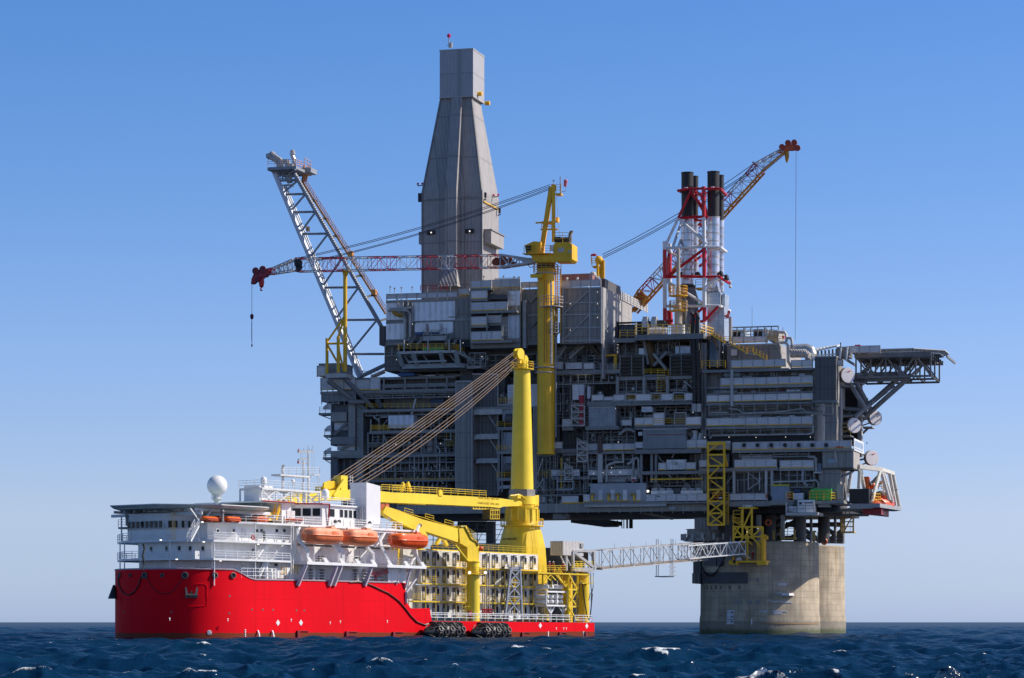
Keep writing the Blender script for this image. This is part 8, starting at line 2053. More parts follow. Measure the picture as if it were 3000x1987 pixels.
mb=MB();mb.pbox(PL,'E3',810,1205,912,1300,SW_-1.4,SW_+4);mb.pbox(PL,'E3',815,1310,940,1560,SW_-1.3,SW_+3);mb.pbox(PL,'E3',925,1215,945,1560,SW_-.5,SW_+4);a=PL.at('E3',812,1190,SW_)[0];b=PL.at('E3',910,1190,SW_)[0];za_,zb_=z3_(1205),z3_(1150)
mb.hexa([PL.W(a,SW_-1.4,za_),PL.W(b,SW_-1.4,za_),PL.W(b,SW_+1.4,za_),PL.W(a,SW_+1.4,za_),PL.W(a+.5,SW_-1,zb_),PL.W(b-.5,SW_-1,zb_),PL.W(b-.5,SW_+1,zb_),PL.W(a+.5,SW_+1,zb_)]);mk('boiler_casing',mb,galv,t3)
sf=pth('stack_frame','red and white banded steel frame around the black-topped stacks','frame tower','E3',700,1470,SW_)
def banded_leg(x0,y0,x1,y1,w0,w1,r,bands):
 """bands: list of y at which the colour flips; starts with the first colour in the list"""
 cols_=[red_pt,white];k,ys=bands
 seq=[y0]+ys+[y1]
 for i in range(len(seq)-1):
  fa,fb_=(seq[i]-y0)/(y1-y0),(seq[i+1]-y0)/(y1-y0)
  a,b=PP('E3',x0,y0,w0),PP('E3',x1,y1,w1);mb=MB();mb.tube(a.lerp(b,fa),a.lerp(b,fb_),r,10);mk('frame_leg',mb,cols_[(k+i)%2],sf,smooth=True)
FWn=SW_-3
banded_leg(499,828,501,1470,FWn,FWn,.42,(1,[890,1105,1325,1432]));banded_leg(788,422,795,1470,FWn,FWn,.42,(0,[650,875,1098,1318,1425]));banded_leg(535,845,538,1200,FWn+10,FWn+10,.42,(1,[910,1105]));banded_leg(535,1340,540,1450,FWn+10,FWn+10,.6,(0,[]))
def br_(a,b,m_,r=.3,w0=FWn,w1=FWn):mb=MB();mb.tube(PP('E3',*a,w0),PP('E3',*b,w1),r,8);mk('cross_member',mb,m_,sf,smooth=True)
for a,b,m_ in(((600,655),(705,430),red_pt),((600,655),(500,870),white),((500,878),(795,868),white),((600,655),(810,845),white),((508,1095),(795,882),red_pt),((505,1120),(575,1160),white),((600,655),(795,645),red_pt),((705,470),(785,600),red_pt),((510,1090),(600,1090),red_pt),((605,1085),(795,1092),red_pt),((630,1190),(790,1292),white),((515,1308),(795,1308),white),((795,1308),(700,1395),red_pt),((500,1420),(560,1415),red_pt),((795,1420),(690,1425),red_pt),((810,1160),(895,1095),white),((800,1410),(895,1310),red_pt)):br_(a,b,m_)
for a,b,m_ in(((600,452),(705,435),red_pt),((805,440),(910,438),red_pt),((715,440),(785,435),red_pt),((795,868),(910,872),white),((795,1092),(905,1088),red_pt),((795,1305),(905,1305),white),((795,650),(820,648),red_pt)):br_(a,b,m_,.26)
for a,b,m_ in(((600,452),(640,470),red_pt),((910,438),(955,485),red_pt),((910,872),(955,905),white),((905,1092),(980,1140),red_pt),((905,1305),(982,1345),white),((560,870),(625,680),white),((600,870),(640,760),white),((515,890),(580,930),white),((705,480),(800,600),red_pt),((725,970),(815,905),red_pt),((760,1010),(815,970),red_pt),((530,930),(510,1085),red_pt),((975,1350),(960,1412),red_pt),((720,455),(800,500),red_pt),((730,480),(815,470),red_pt),((790,435),(790,620),red_pt)):br_(a,b,m_,.3,FWn,FWn+9)
for a,b in(((820,645),(780,500)),((780,500),(725,460)),((720,672),(790,672)),((745,705),(790,705)),((765,480),(815,640))):br_(a,b,red_pt,.24,FWn+8,FWn+8)
mb=MB()
for x,y in((652,435),(662,435),(848,430),(858,430)):mb.tube(PP('E3',x,y+8,FWn+.4),PP('E3',x,y-8,FWn+.4),.22,8)
mk_each('pin',mb,offw,sf);mb=MB()
for x0,x1,y in((900,925,1062),(935,965,1090)):mb.slab([PP('E3',x0,y-10,SW_-1),PP('E3',x1-8,y-18,SW_-1),PP('E3',x1,y+15,SW_-1),PP('E3',x0+10,y+22,SW_-1)],PL.B*2)
for x in(735,620):mb.slab([PP('E3',x-12,1060,SW_-1),PP('E3',x+10,1050,SW_-1),PP('E3',x+28,1085,SW_-1),PP('E3',x-12,1082,SW_-1)],PL.B*2)
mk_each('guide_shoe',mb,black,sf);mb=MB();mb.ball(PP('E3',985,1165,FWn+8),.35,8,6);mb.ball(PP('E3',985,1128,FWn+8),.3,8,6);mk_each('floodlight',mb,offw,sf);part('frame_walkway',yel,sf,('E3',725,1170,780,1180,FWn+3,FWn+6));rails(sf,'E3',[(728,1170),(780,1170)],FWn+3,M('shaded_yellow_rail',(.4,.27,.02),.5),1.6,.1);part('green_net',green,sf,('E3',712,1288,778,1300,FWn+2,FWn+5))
# slim vent pipe with yellow platforms
vp=pth('vent_pipe','slim beige vent pipe with yellow railed platforms beside the stacks','vent pipe','E3',600,1440,6)
mb=MB();vc=PP('E3',600,1440,6);vc.z=0;vz=lambda y:PL.at('E3',600,y,6)[1]
mb.lathe(vc,[(.78,vz(1440)),(.78,vz(1300)),(.55,vz(1290)),(.5,vz(1180)),(.4,vz(1160)),(.38,vz(885)),(.3,vz(883))],18);mk('pipe',mb,M('beige_lagging',(.5,.44,.37),.5,var=.15,panel=(9,1.6,.5)),vp,smooth=True)
for y in(1345,1235):
 mb=MB();mb.lathe(vc,[(.7,vz(y)),(1.9,vz(y)),(1.9,vz(y)+.15),(.7,vz(y)+.15)],16);o=mk('platform',mb,yel,vp);mb=MB();ringrail(mb,vc,1.85,vz(y)+.15,12,1.9,.1);mk('railing',mb,yel,o)
mb=MB();mb.ladder(PP('E3',640,1420,5),PP('E3',635,1180,5),PL.S,.8);mb.rail([PP('E3',530,1240,5),PP('E3',560,1240,5)],2.6,.6,.1);mb.rail([PP('E3',625,1345,5),PP('E3',660,1345,5)],1.8,.6,.1);mk('ladder',mb,yel,vp)
# ================================================================ HELIDECK OF THE PLATFORM
hp=pth('helideck','helicopter deck cantilevered from the right end on diagonal struts','helideck','E4',700,260,12)
hz2=PL.at('E4',620,175,4)[1]
ha=PL.at('E4',335,175,2)[0];hb=PL.at('E4',985,170,16)[0];hcu=(ha+hb)/2;hr2=(hb-ha)/2;hcw=16.0
oct2=[(hcu+hr2*cos(pi/8+pi/4*i)/cos(pi/8),hcw+hr2*sin(pi/8+pi/4*i)/cos(pi/8))for i in range(8)]
mb=MB();mb.prism(PL,oct2,hz2-.5,hz2);hd2=mk('landing_deck',mb,steel,hp)
mb=MB();mn=MB()
for i in range(8):
 a,b=oct2[i],oct2[(i+1)%8];sc=1.13
 oa=(hcu+(a[0]-hcu)*sc,hcw+(a[1]-hcw)*sc);ob=(hcu+(b[0]-hcu)*sc,hcw+(b[1]-hcw)*sc)
 A,B,OA,OB=PL.W(*a,hz2-.2),PL.W(*b,hz2-.2),PL.W(*oa,hz2+.25),PL.W(*ob,hz2+.25)
 mb.beam(OA,OB,.16);mb.beam(A,B,.3,.5)
 for j in range(8):mb.beam(A.lerp(B,j/7),OA.lerp(OB,j/7),.16,.2)
 mn.slab([A,B,OB,OA],Z*.04)
mk('safety_net_frame',mb,offw,hd2);mk('safety_net',mn,M('pale_mesh_netting',(.5,.52,.52),.6),hd2)
mb=MB();zl=hz2-5.2
for k in range(-3,4):mb.beam(PL.W(hcu-hr2*.95,hcw+k*3.4,hz2-1.0),PL.W(hcu+hr2*.9,hcw+k*3.4,hz2-1.0),.3,.9)
for k in range(-3,4):mb.beam(PL.W(hcu+k*3.4,hcw-hr2*.9,hz2-1.3),PL.W(hcu+k*3.4,hcw+hr2*.9,hz2-1.3),.25,.5)
for wv_ in(hcw-8,hcw-1,hcw+7):
 us_=np.linspace(hcu-hr2*.95,hcu+hr2*.85,6)
 mb.beam(PL.W(us_[0],wv_,zl),PL.W(us_[-1],wv_,zl),.4)
 for i,u in enumerate(us_):
  mb.beam(PL.W(u,wv_,hz2-1),PL.W(u,wv_,zl),.3)
  if i<5:mb.beam(PL.W(us_[i],wv_,zl if i%2 else hz2-1),PL.W(us_[i+1],wv_,hz2-1 if i%2 else zl),.3)
 for u in us_:mb.beam(PL.W(u,hcw-8,zl),PL.W(u,hcw+7,zl),.25)
mk('deck_truss',mb,M('brown_grey_truss',(.2,.185,.17),.5,var=.2),hp)
mb=MB();E=lambda x,y,w:PP('E4',x,y,w);tipa,tipb=E(745,385,10),E(715,352,17)
for a,b,r in((E(380,362,8),tipb,.55),(E(360,392,10),tipa,.55),(tipa,tipb,.6),(E(370,660,8),tipb,.5),(E(405,690,14),tipa,.5),(E(470,560,12),E(650,430,12),.4),(E(380,410,8),E(485,605,13),.5),(E(345,430,6),E(440,585,8),.5),(tipa,E(650,285,10),.35),(tipb,E(775,295,18),.3),(tipa,E(825,315,14),.3),(E(420,345,10),E(470,310,10),.4),(E(280,600,12),E(460,610,12),.55),(E(290,635,12),E(460,635,14),.45),(E(450,592,12),E(600,470,14),.4)):mb.tube(a,b,r,10)
mb.beam(E(440,375,10),E(735,372,14),.3);mk('strut',mb,M('warm_grey_strut',(.25,.25,.25),.5,var=.15),hp,smooth=True)
wall(hp,'E4',330,155,552,205,3.5,posts=True,toe=False);part('foam_cabinet',red_pt,hp,('E4',372,145,410,153,4,6));part('deck_house',steel,hp,('E4',243,160,330,232,3,8))
mb=MB()
for i in range(7):mb.beam(E(98+i*24,178-i*4,6),E(125+i*24,170-i*4,10),.3,.3)
mb.beam(E(90,190,6),E(245,155,6),.3);mb.beam(E(95,222,6),E(245,210,6),.25);mk('access_ramp',mb,offw,hp);part('ramp_trestle',M('brown_trestle',(.14,.12,.1),.6),hp,*[('E4',105+i*26,188-i*3,113+i*26,222,7,8)for i in range(6)])
mb=MB()
for x,y0,y1 in((275,165,245),(320,155,260)):mb.beam(E(x,y0,2.5),E(x-8,y1,2.5),.5,.3)
mk_each('white_prop',mb,white,hp);mb=MB();mb.beam(E(272,130,3),E(272,160,3),.2);mk('aerial',mb,steel_dk,hp)
# ================================================================ DISHES
DD=Vector((.38,-.93,.0)).normalized()
def dish(x,y,rx,w,label):
 p=PP('E4',x,y,w);r=53*.4146*p.y/FPX if rx is None else rx*.4146*p.y/FPX
 t=thing('satellite_dish',label,'dish antenna',p-Z*r,PL.ang,'round white dishes at the right end')
 mb=MB();mb.lathe(p,[(r*.98,-.9),(r,-.85),(r,-.05),(r*.97,.02),(.05,.04)],36,DD);mk('dish_cover',mb,pinkw,t,smooth=True,angle=30)
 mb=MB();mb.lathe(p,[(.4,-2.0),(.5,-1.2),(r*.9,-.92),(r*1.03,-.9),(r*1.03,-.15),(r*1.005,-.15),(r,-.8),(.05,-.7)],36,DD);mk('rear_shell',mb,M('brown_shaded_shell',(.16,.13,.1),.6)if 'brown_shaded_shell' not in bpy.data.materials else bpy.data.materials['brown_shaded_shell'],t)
 mb=MB();side=DD.cross(Z).normalized()
 c_=p+DD*.06+Z*r*.5
 mb.slab([c_-side*-.75-Z*.12,c_-side*-.2+Z*.02,c_-side*.75+Z*.2,c_-side*.3-Z*.02,c_-side*.15-Z*.16,c_+side*.15+Z*.0],DD*.03);mk('logo_mark',mb,red_pt,t)
 mb=MB();q_=p-DD*1.6;mb.beam(q_,q_-PL.S*2.6-Z*.4,.35);mb.beam(q_-Z*.8,q_-PL.S*2.4-Z*1.6,.25);mb.beam(q_+Z*.8,q_-PL.S*2.4+Z*.6,.25);mk('mount',mb,steel,t)
dish(325,361,54,3,'round pale dish just under the helideck, topmost of the four');dish(370,715,54,5,'round pale dish lower left of the middle pair');dish(521,661,51,18,'round pale dish farthest right, behind the long diagonal struts');dish(497,945,52,12,'round pale dish lowest of the four, right of the white sign')
# ================================================================ LIFEBOAT STATION (right end)
ls_=pth('lifeboat_station','white framed platform slung out at the lower right end with orange gear','lifeboat station','D5',1900,950,8)
D5=lambda x,y,w:PP('D5',x,y,w)
mb=MB();u0=PL.at('D5',1655,950,3)[0];u1=PL.at('D5',1880,950,3)[0];zt=PL.at('D5',1800,932,3)[1]
mb.box(PL,u0,u1,3,22,zt-1.0,zt);u2=PL.at('D5',2180,980,22)[0]
mb.slab([PL.W(u1,3,zt),PL.W(u1+1.5,3.2,zt),PL.W(u2,20,zt),PL.W(u2-2,24,zt),PL.W(u1,22,zt)],Z*-.8);mk('platform',mb,steel_lt,ls_)
mb=MB();mb.slab([PL.W(u1-2.2,5,zt-.8),PL.W(u1+1.5,5.2,zt-.8),PL.W(u2-3,19,zt-.8),PL.W(u1+1,20,zt-.8)],Z*-1.3);mk('red_keel',mb,M('dark_red_keel',(.4,.015,.02),.45),ls_)
mb=MB();mb.pbox(PL,'D5',1650,785,1845,925,3.2,8);bx=mk('black_container',mb,M('black_corrugated',(.012,.012,.014),.5,corr=('h',.5,.4)),ls_)
mb=MB()
P_=[D5(1745,565,5),D5(1960,592,10),D5(2020,610,14),D5(2085,635,18)]
mb.beam(P_[0],P_[1],.8,.9);mb.beam(P_[1],P_[3],.8,.7);mb.beam(D5(1745,560,12),P_[2],.6,.6)
for a,b in(((1960,600,10),(1875,910,5)),((1965,605,10),(2050,900,11)),((1985,610,11),(2080,920,13)),((2050,630,15),(2110,950,16)),((2085,640,18),(2148,965,20)),((1670,620,4),(1640,830,4)),((1755,600,5),(1745,780,6)),((1765,600,6),(1800,790,8))):mb.tube(D5(*a),D5(*b),.36,10)
mk('white_frame',mb,M('cream_white_steel',(.7,.67,.6),.45,streak=.2),ls_,smooth=True);mb=MB();mb.tube(D5(1950,650,12),D5(1860,745,10),.35,8);mb.tube(D5(2000,690,14),D5(1900,790,12),.25,8);mk_each('grey_brace',mb,steel,ls_,smooth=True)
mb=MB();mb.pbox(PL,'D5',1795,665,1845,795,10,12);mk('orange_post',mb,orange,ls_)
lb2=thing('lifeboat','small bright orange lifeboat sitting on the platform station at right','lifeboat',D5(1975,930,12),PL.ang)
mb=MB();c_=D5(1975,915,12);vs=[];rg=[(-1.2,0),(-1.3,.6),(-1.0,1.3),(-.4,1.9),(.4,1.9),(1.0,1.3),(1.3,.6),(1.2,0)];st=[(-3.4,.25),(-2.8,.7),(-1.5,1),(1.5,1),(2.8,.7),(3.4,.25)];ax=(PL.S*.55+PL.B*.83).normalized();sx=ax.cross(Z)
for l,k in st:vs+=[c_-Z*1.1+ax*l+sx*a*k+Z*(b*k+.9*(1-k))for a,b in rg]
mb.add(vs,[(j*8+i,j*8+i+1,(j+1)*8+i+1,(j+1)*8+i)for j in range(5)for i in range(7)]+[tuple(range(8)),tuple(range(40,48))]);mk('hull',mb,M('vivid_orange_hull',(.83,.1,.03),.35),lb2,smooth=True);mb=MB();mb.box(PL,*(PL.at('D5',1975,860,12)[0]+k for k in(-.5,.7)),11.5,12.6,c_.z+.6,c_.z+1.3);mk('turret',mb,bpy.data.materials['vivid_orange_hull'],lb2)
rails(ls_,'D5',[(1890,925,5),(1960,925,9)],5,yel,1.8,.12);rails(ls_,'D5',[(2000,910,14),(2090,935,18)],14,yel,1.6,.12);gear(ls_,'D5',1880,770,2040,900,13,17,6,401)
mb=MB()
for x,y in((1890,790),(1960,790),(2010,820),(1925,770)):mb.rail([D5(x-20,y,13),D5(x+15,y,13)],1.6,.7,.15)
mk('yellow_davit_gear',mb,yel_col,ls_);mb=MB();mb.ball(D5(1880,755,12),.8,10,8);mk('orange_ball',mb,orange,ls_,smooth=True)
part('under_beam',steel,ls_,('D5',1420,990,1840,1000,8,9),('D5',1300,1035,1840,1060,14,15));strut(ls_,'D5',(1640,985),(1820,1040),8,10,.25);part('yellow_frame',yel,ls_,('D5',1605,690,1612,870,8,8.4),('D5',1635,690,1642,870,8,8.4))
# ================================================================ DECK CARGO OF THE RIGHT CORNER
sh=pth('deck_shed','blue-grey shed with a yellow roof on the lower right deck','shed','D5',965,900,0);mb=MB();mb.pbox(PL,'D5',885,756,1042,900,-1.5,3);mk('wall',mb,M('blue_grey_shed',(.24,.29,.36),.5,corr=('h',.8,.2)),sh);mb=MB();mb.pbox(PL,'D5',882,742,1048,757,-1.7,3.2);mk('roof',mb,M('lime_yellow_roof',(.6,.5,.03),.5),sh);mb=MB();us_=PL.at('D5',1042,800,-1.5)[0];mb.box(PL,us_,us_+.06,-1.4,2.9,PL.at('D5',1042,900,-1.5)[1],PL.at('D5',1042,757,-1.5)[1]);mk('end_panel',mb,M('pale_shed_end',(.5,.5,.46),.5),sh)
part('shed_deck',steel,lq,('D5',868,900,1100,945,-2.2,5));rails(lq,'D5',[(1025,900),(1095,900)],-2,yel,1.6,.1)
gtk=pth('green_tank','bright green tank with two lids behind yellow railings','tank','D5',1365,905,1);mb=MB();mb.slab([D5(x,y,-1.2)for x,y in((1258,900),(1268,792),(1290,785),(1470,785),(1476,800),(1470,900))],PL.B*4);mk('body',mb,M('vivid_green_paint',(.07,.5,.09),.4),gtk);mb=MB();mb.pbox(PL,'D5',1312,775,1342,787,-.5,1.5);mb.pbox(PL,'D5',1398,775,1428,787,-.5,1.5);mk_each('lid',mb,bpy.data.materials['vivid_green_paint'],gtk)
rails(lq,'D5',[(1255,904),(1470,904)],-1.8,yel,1.9,.12);slab(lq,'D5',1250,908,1595,-2,3,.5);rails(lq,'D5',[(1470,904,-1.8),(1590,915,3)],-1.8,yel,1.6,.1)
ct=pth('white_container','white container with dark lettering on the hanging cradle below the green tank','container','D5',1215,1015,-2);mb=MB();mb.pbox(PL,'D5',1138,896,1300,1018,-3.2,-.2);mk('body',mb,white,ct);mb=MB();mb.pbox(PL,'D5',1155,920,1178,942,-3.26,-3.1);mk('window',mb,glass,ct);text_mesh('MARINE',D5(1248,925,-3.24),PL.S,Z,.45,steel_dk,ct);mb=MB();mb.pbox(PL,'D5',1050,960,1136,1018,-3,-.5);mb.ball(D5(1065,985,-3),.7,10,8);mk_each('side_unit',mb,offw,ct)
cra=pth('hanging_cradle','grey open cradle slung under the deck carrying the white container','cradle','D5',1180,1045,-2);mb=MB();mb.pbox(PL,'D5',1020,1020,1340,1048,-4,3);mb.pbox(PL,'D5',1020,920,1032,1020,-4,-3.5);mk('frame',mb,steel_lt,cra);mb=MB();mb.rail([D5(1050,1020,-3.9),D5(1300,1020,-3.9)],2.0,1.4,.08);mk('railing',mb,steel_dk,cra)
part('hanging_box',steel_lt,lq,('D5',1340,930,1450,965,-1,2))
# ================================================================ YELLOW ACCESS TOWERS
at1=pth('access_tower','tall amber lattice tower hung on the platform face above the leg','access tower','D5',335,1150,-3)
mb=MB();TW=-3.5
D5w=lambda x,y,w=0:D5(x,y,TW+w)
for w_ in(0,3):
 for x in(252,412):mb.beam(D5w(x,325,w_),D5w(x,1148,w_),.4)
 ys=[332,450,560,680,795,912,1030,1145]
 for y in ys:mb.beam(D5w(250,y,w_),D5w(415,y-2,w_),.35)
 for i in range(7):
  a,b=((255,ys[i+1]),(345,(ys[i]+ys[i+1])/2-40))if i<5 else((255,ys[i]),(410,ys[i+1]))
  if i<5:
   if i%2==0:mb.beam(D5w(255,ys[i]+85 if i==0 else ys[i+1],w_),D5w(360 if i else 350,ys[i]+10,w_),.26)
   else:mb.beam(D5w(280,ys[i]+25,w_),D5w(405,ys[i+1]-5,w_),.26)
  else:mb.beam(D5w(255,ys[i],w_),D5w(410,ys[i+1],w_),.26);mb.beam(D5w(410,ys[i],w_),D5w(255,ys[i+1],w_),.26)
for x in(252,412):
 for y in(332,560,795,1030,1145):mb.beam(D5w(x,y,0),D5w(x,y,3),.3)
mb.pbox(PL,'D5',245,320,422,350,TW-.3,TW+.4);mb.beam(D5w(412,440,0),D5w(440,565,1),.35);mb.beam(D5w(250,510),D5w(268,560),.3);mk('lattice',mb,yel_col,at1)
mb=MB()
for x in(440,455):mb.beam(D5w(x,870,2),D5w(x,1140,2),.12)
mb.rail([D5w(420,905,2),D5w(455,905,2)],1.6,.7,.1);mb.rail([D5w(300,905,1),D5w(400,905,1)],1.7,1,.1);mk('side_ladder',mb,yel_col,at1)
part('strip_light',lampw,at1,('D5',300,796,362,801,TW+.5,TW+.8));part('pale_panel',offw,at1,('D5',362,868,388,886,TW+.8,TW+.9))
at2=pth('landing_tower','amber gangway landing frame hanging in front of the concrete leg','landing tower','D6',1020,710,-3)
mb=MB();D6w=lambda x,y,w=0:PP('D6',x,y,TW+w)
for w_ in(0,3):
 for x,y0,y1 in((960,135,450),(1055,130,450),(868,325,690),(1010,330,690),(1165,330,690)):mb.beam(D6w(x,y0,w_),D6w(x,y1,w_),.36)
 for x0,y0,x1,y1 in((865,325,1172,330),(865,432,1175,425),(920,133,1090,133),(970,330,1055,140),(870,330,960,430),(975,430,920,500),(1060,430,1150,540),(985,330,1060,420),(1060,335,985,420),(1065,420,1160,335),(870,430,920,335),(960,510,1030,440),(985,440,1060,510)):mb.beam(D6w(x0,y0,w_),D6w(x1,y1,w_),.3)
for x,y in((868,325),(1165,330),(960,135),(1055,135),(868,430),(1165,430)):mb.beam(D6w(x,y,0),D6w(x,y,3),.3)
mb.pbox(PL,'D6',820,672,1200,690,TW-1,TW+3.2);mb.pbox(PL,'D6',820,670,905,712,TW-1.1,TW+1);mb.pbox(PL,'D6',1105,675,1200,715,TW-1.1,TW+1);mb.pbox(PL,'D6',1143,405,1180,690,TW+.2,TW+2.5);mb.pbox(PL,'D6',1175,415,1210,455,TW+.5,TW+2);mb.pbox(PL,'D6',920,125,1090,140,TW-.2,TW+3);mk('frame',mb,yel_col,at2)
mb=MB();mb.rail([D6w(865,325,-.2),D6w(945,325,-.2)],3.2,.8,.1,(.3,.6,.85,1.1));mb.rail([D6w(1110,675,-.8),D6w(1128,675,-.8)],4,.4,.12);mb.stair(D6w(960,320,2),D6w(860,262,2),PL.B);mk('railing',mb,yel,at2)
mb=MB()
for x in(980,1010,1030,1048):mb.path([D6w(x-18,125,1),D6w(x-8,108,1),D6w(x+6,110,1),D6w(x+10,125,1)],.14,6)
mk_each('hose_loop',mb,offw,at2);part('dark_opening',black,at2,('D6',860,668,888,698,TW-1.2,TW-1));lamps(at2,'D6',((1117,345),(1005,378)),TW-.3)
# ================================================================ SUPPORTS BETWEEN LEG AND DECK
us2=pth('deck_supports','dark steel columns and crossed braces between the concrete legs and the deck','support frame','D6',1500,470,20)
mb=MB();cpos=PP('D6',592,430,8);cpos.z=0;vz=lambda y:PL.at('D6',592,y,8)[1]
mb.lathe(cpos,[(4.6,vz(475)),(4.6,vz(440)),(4.0,vz(435)),(4.0,vz(355)),(4.4,vz(352))],28);mk('bearing_ring',mb,steel,us2,smooth=True);part('bearing_house',steel,us2,('D6',468,232,705,358,3.5,12));mb=MB()
for i in range(14):a=pi*2*i/14;p=cpos+Vector((5*cos(a),5*sin(a),vz(450)));mb.beam(p-Z*.3,p+Z*1.0,.5)
for x in(535,572,610,650):mb.beam(PP('D6',x,235,3.4),PP('D6',x,352,3.4),.15)
mk('bolt',mb,steel_lt,us2)
for x,w,r in((810,6,1.2),(1125,4,.55),(1250,10,1.0),(1370,2,.45),(1545,12,1.3),(1660,14,.3),(1790,22,1.25),(1905,24,.3),(1978,28,.5)):
 u,zt=PL.at('D6',x,205,w);zb_=ztop+.15;mb=MB();mb.tube(PL.W(u,w,zb_),PL.W(u,w,zt),r,16);mk('column',mb,steel_dk if r>.6 else steel,us2,smooth=True)
for a,b,w in(((1285,300),(1400,240),20),((1285,380),(1500,270),20),((1570,345),(1760,480),24),((1820,350),(1975,450),26),((1820,480),(1970,370),26),((1570,310),(1760,310),24),((1285,345),(1370,345),20),((1400,300),(1500,310),20),((1820,300),(1985,305),26),((1450,440),(1550,400),22),((1610,420),(1700,470),16),((1760,470),(1985,475),26),((1285,440),(1545,440),22)):
 mb=MB();mb.tube(PP('D6',*a,w),PP('D6',*b,w),.5,8);mk('cross_brace',mb,steel_dk,us2,smooth=True)
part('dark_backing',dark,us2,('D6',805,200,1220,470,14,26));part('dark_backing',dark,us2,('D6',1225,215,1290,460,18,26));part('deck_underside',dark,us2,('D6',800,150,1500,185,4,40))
mb=MB()
for x in(1278,1490,1690):mb.beam(PP('D6',x,460,1.2),PP('D6',x,365,1.2),.4)
for x0,x1,y in((1480,1505,365),(1680,1712,375)):mb.beam(PP('D6',x0,y,1.2),PP('D6',x1,y,1.2),.3)
mb.rail([PP('D6',1345,440,1),PP('D6',1490,440,1)],1.9,1.2,.1);mb.pbox(PL,'D6',1345,436,1500,448,.8,3);mk_each('yellow_post',mb,M('dull_amber_post',(.4,.24,.02),.5),us2)if 0 else mk('yellow_rail',mb,M('dull_amber_post',(.4,.24,.02),.5),us2)
rails(us2,'D6',[(1590,455),(1725,470)],6,steel,1.7,.1);rails(us2,'D6',[(1730,500,24),(1840,500,24)],24,steel,1.5,.1);mb=MB()
for x in(1480,1660):mb.path([PP('D6',x,462,2),PP('D6',x,410,2),PP('D6',x+20,375,2)],.1,6)
mk_each('pipe',mb,pipe_m,us2);rack(us2,'D6',715,360,810,440,12,4,3,r=.16,seed=501,verts=10)
def buoy(c,x,y,w,label):
 mb=MB();p=PP(c,x,y,w);vs=[]
 for i in range(16):
  t_=2*pi*i/16;d_=PL.S*cos(t_)+Z*sin(t_)
  for q_ in range(6):s_=2*pi*q_/6;vs.append(p+d_*(.55+.18*cos(s_))+PL.B*(.18*sin(s_)))
 mb.add(vs,[(i*6+q_,i*6+(q_+1)%6,((i+1)%16)*6+(q_+1)%6,((i+1)%16)*6+q_)for i in range(16)for q_ in range(6)]);tag(mk('lifebuoy',mb,orange,None,ang=PL.ang,smooth=True),label,'lifebuoy')
buoy('D6',1222,282,5,'orange lifebuoy in the shade under the deck, left of the thin columns');buoy('D6',1793,477,21,'orange lifebuoy on the rear concrete leg beside the dark column')
rs=pth('hanging_stair','yellow caged stair hanging at the far right under the deck','stair','D5',1640,1220,24)
mb=MB();SWd=24
for w_ in(0,2.5):
 for x in(1572,1605,1690):mb.beam(D5(x,1065,SWd+w_),D5(x,1215,SWd+w_),.25)
 for y in(1070,1110,1160,1212):mb.beam(D5(1565,y,SWd+w_),D5(1698,y,SWd+w_),.2)
mb.beam(D5(1605,1200,SWd),D5(1650,1110,SWd),.25);mb.beam(D5(1650,1110,SWd),D5(1685,1070,SWd),.2);mb.pbox(PL,'D5',1570,1208,1700,1222,SWd,SWd+3);mk('cage',mb,M('pale_amber_frame',(.6,.42,.12),.5),rs);mb=MB();mb.rail([D5(1660,1208,SWd),D5(1698,1208,SWd)],5,.5,.08,(.2,.4,.6,.8,1.1));mk('bars',mb,offw,rs)
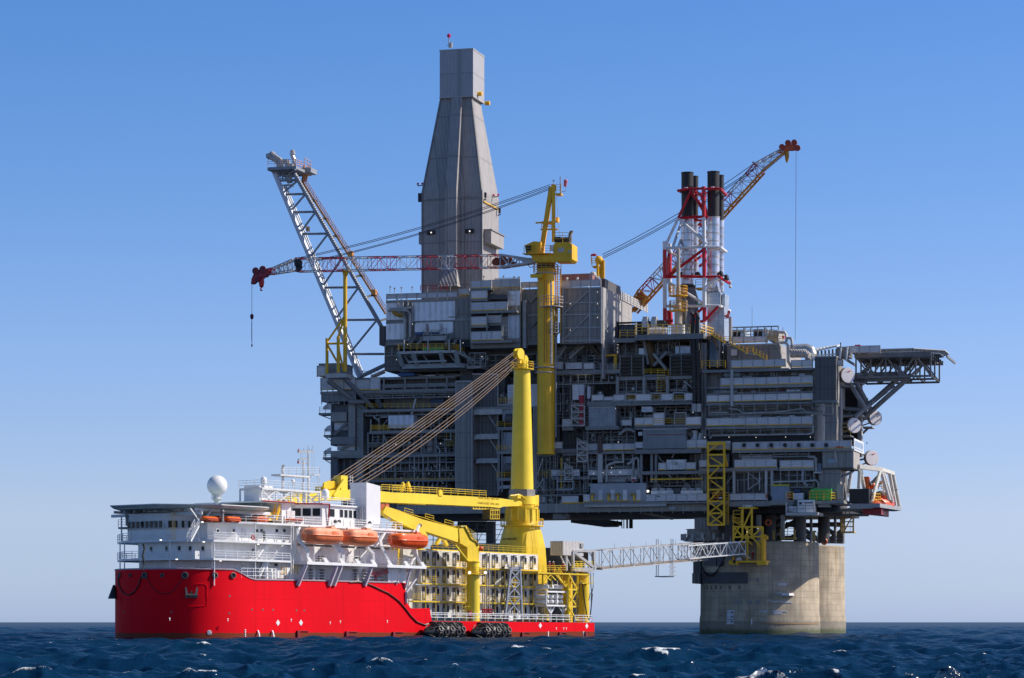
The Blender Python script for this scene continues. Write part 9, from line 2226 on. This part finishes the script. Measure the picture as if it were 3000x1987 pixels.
# ================================================================ PEOPLE
def person(p,cloth,label,ang=0.0,h=1.78,pose=0,hat=None,helmet=None):
 """standing figure grown from a jointed skeleton"""
 t=thing('person',label,'person',p,ang)
 s=h/1.78;lean=.06*pose
 J=[(0,0,.95,.145),(0,lean*.5,1.15,.15),(0,lean,1.36,.165),(0,lean,1.50,.065),(0,lean*1.1,1.58,.085),(0,lean*1.1,1.69,.1),(.1,0,.86,.1),(.11,.03+.08*pose,.49,.075),(.11,-.03,.1,.052),(.11,.1,.05,.045),(-.1,0,.86,.1),(-.11,.02-.12*pose,.49,.075),(-.12,-.06-.1*pose,.1,.052),(-.12,.06-.1*pose,.05,.045),(.2,lean,1.42,.068),(.27,.02,1.15,.05),(.24,.15+.12*pose,.94,.04),(.23,.22+.13*pose,.87,.035),(-.2,lean,1.42,.068),(-.28,-.03,1.15,.05),(-.27,.1,.93,.04),(-.26,.14,.85,.035)]
 E_=[(0,1),(1,2),(2,3),(3,4),(4,5),(0,6),(6,7),(7,8),(8,9),(0,10),(10,11),(11,12),(12,13),(2,14),(14,15),(15,16),(16,17),(2,18),(18,19),(19,20),(20,21)]
 me=bpy.data.meshes.new('body');me.from_pydata([(a*s,-b*s,c*s)for a,b,c,r in J],E_,[]);o=bpy.data.objects.new('body',me);COL.objects.link(o);o.parent=t
 sk=o.modifiers.new('skin','SKIN');sk.use_smooth_shade=True
 for v,(a,b,c,r)in zip(me.skin_vertices[0].data,J):v.radius=(r*s,r*s*.85)
 me.skin_vertices[0].data[0].use_root=True
 ss=o.modifiers.new('smooth','SUBSURF');ss.levels=1;ss.render_levels=1
 me.materials.append(cloth)
 mb=MB();R_=Matrix.Translation(p)@Matrix.Rotation(ang,4,'Z')
 hc_=R_@Vector((0,-lean*1.1*s,1.66*s));mb.ball(hc_,.11*s,10,8)
 fw=R_.to_3x3()@Vector((0,-1,0));mb.lathe(hc_+fw*.08,[(.03,0),(.012,.06)],6,fw);mk('face',mb,skin,t,smooth=True)
 mb=MB();mb.lathe(hc_+Z*.03,[(.15,0),(.135,.03),(.12,.09),(.06,.135),(.01,.14)],12);mk('helmet',mb,helmet or white,t,smooth=True)
 for sx_ in(-1,1):
  hp_=R_@Vector((.245*sx_*s,-.2*s,.85*s));mb=MB();mb.lathe(hp_-Z*.09,[(.015,0),(.04,.04),(.035,.1),(.02,.13)],8)
  for f_ in range(4):mb.tube(hp_-Z*.05+Vector((.02*(f_-1.5),0,0)),hp_-Z*(.13+.01*(f_%2))+Vector((.02*(f_-1.5),0,0))+fw*.02,.009,5)
  mb.tube(hp_-Z*.02+fw*.03,hp_-Z*.08+fw*.06,.01,5);mk('hand',mb,skin,t,smooth=True)
 return t
ov_red=M('dark_red_overall',(.3,.015,.02),.7);ov_or=M('orange_overall',(.75,.13,.02),.7);ov_bl=M('navy_overall',(.015,.018,.03),.7);ov_y=M('brown_orange_overall',(.45,.14,.03),.7)
gzp=SH.at('F2',300,628,2.2)[1]+.12
def on_gt(x,b,dz=0):
 u,z=SH.at('F2',x,624,b);return SH.W(u,b,zt_gt+dz)
zt_gt=SH.at('F2',470,640,1.2)[1]+.12
person(on_gt(275,2.2),ov_red,'person in dark red overalls at the left end of the stern tower platform',.4,pose=.5);person(on_gt(328,2.6),ov_y,'person in brown-orange overalls second from left on the stern tower platform',2.6);person(on_gt(458,2.2),ov_red,'person in dark red overalls standing near the gangway base',.2,pose=-.5)
pp=SH.P('F2',478,800,2.6);person(pp,ov_or,'person in orange walking down the yellow stern stairs',.8,pose=1)
pp=SH.P('F2',545,852,2.4);person(pp,ov_or,'person in orange on the landing of the yellow stern stair frame',.1)
person(SH.W(SH.at('A1',1198,765,1.2)[0],1.2,L2+.16),ov_bl,'person in dark clothes standing on the second deck of the ship',.9)
person(PP('D2',1500,722,1.2),ov_or,'person in orange overalls on the utility deck, left of a pair',.2,helmet=red_pt);person(PP('D2',1532,722,1.4),ov_or,'person in orange overalls on the utility deck, right of a pair',-.4,pose=.6)
person(PP('D5',1060,903,-1.4),ov_or,'person in orange overalls beside the yellow-roofed shed',.3,pose=.7);person(PP('D5',332,910,-2),ov_red,'person in red overalls inside the amber lattice tower',0);person(PP('D6',1065,665,-2),ov_red,'person in red overalls on the gangway landing frame',.5);person(PP('D1',168,920,2.2),ov_bl,'person in dark clothes on the lowest balcony at the left end',.6)
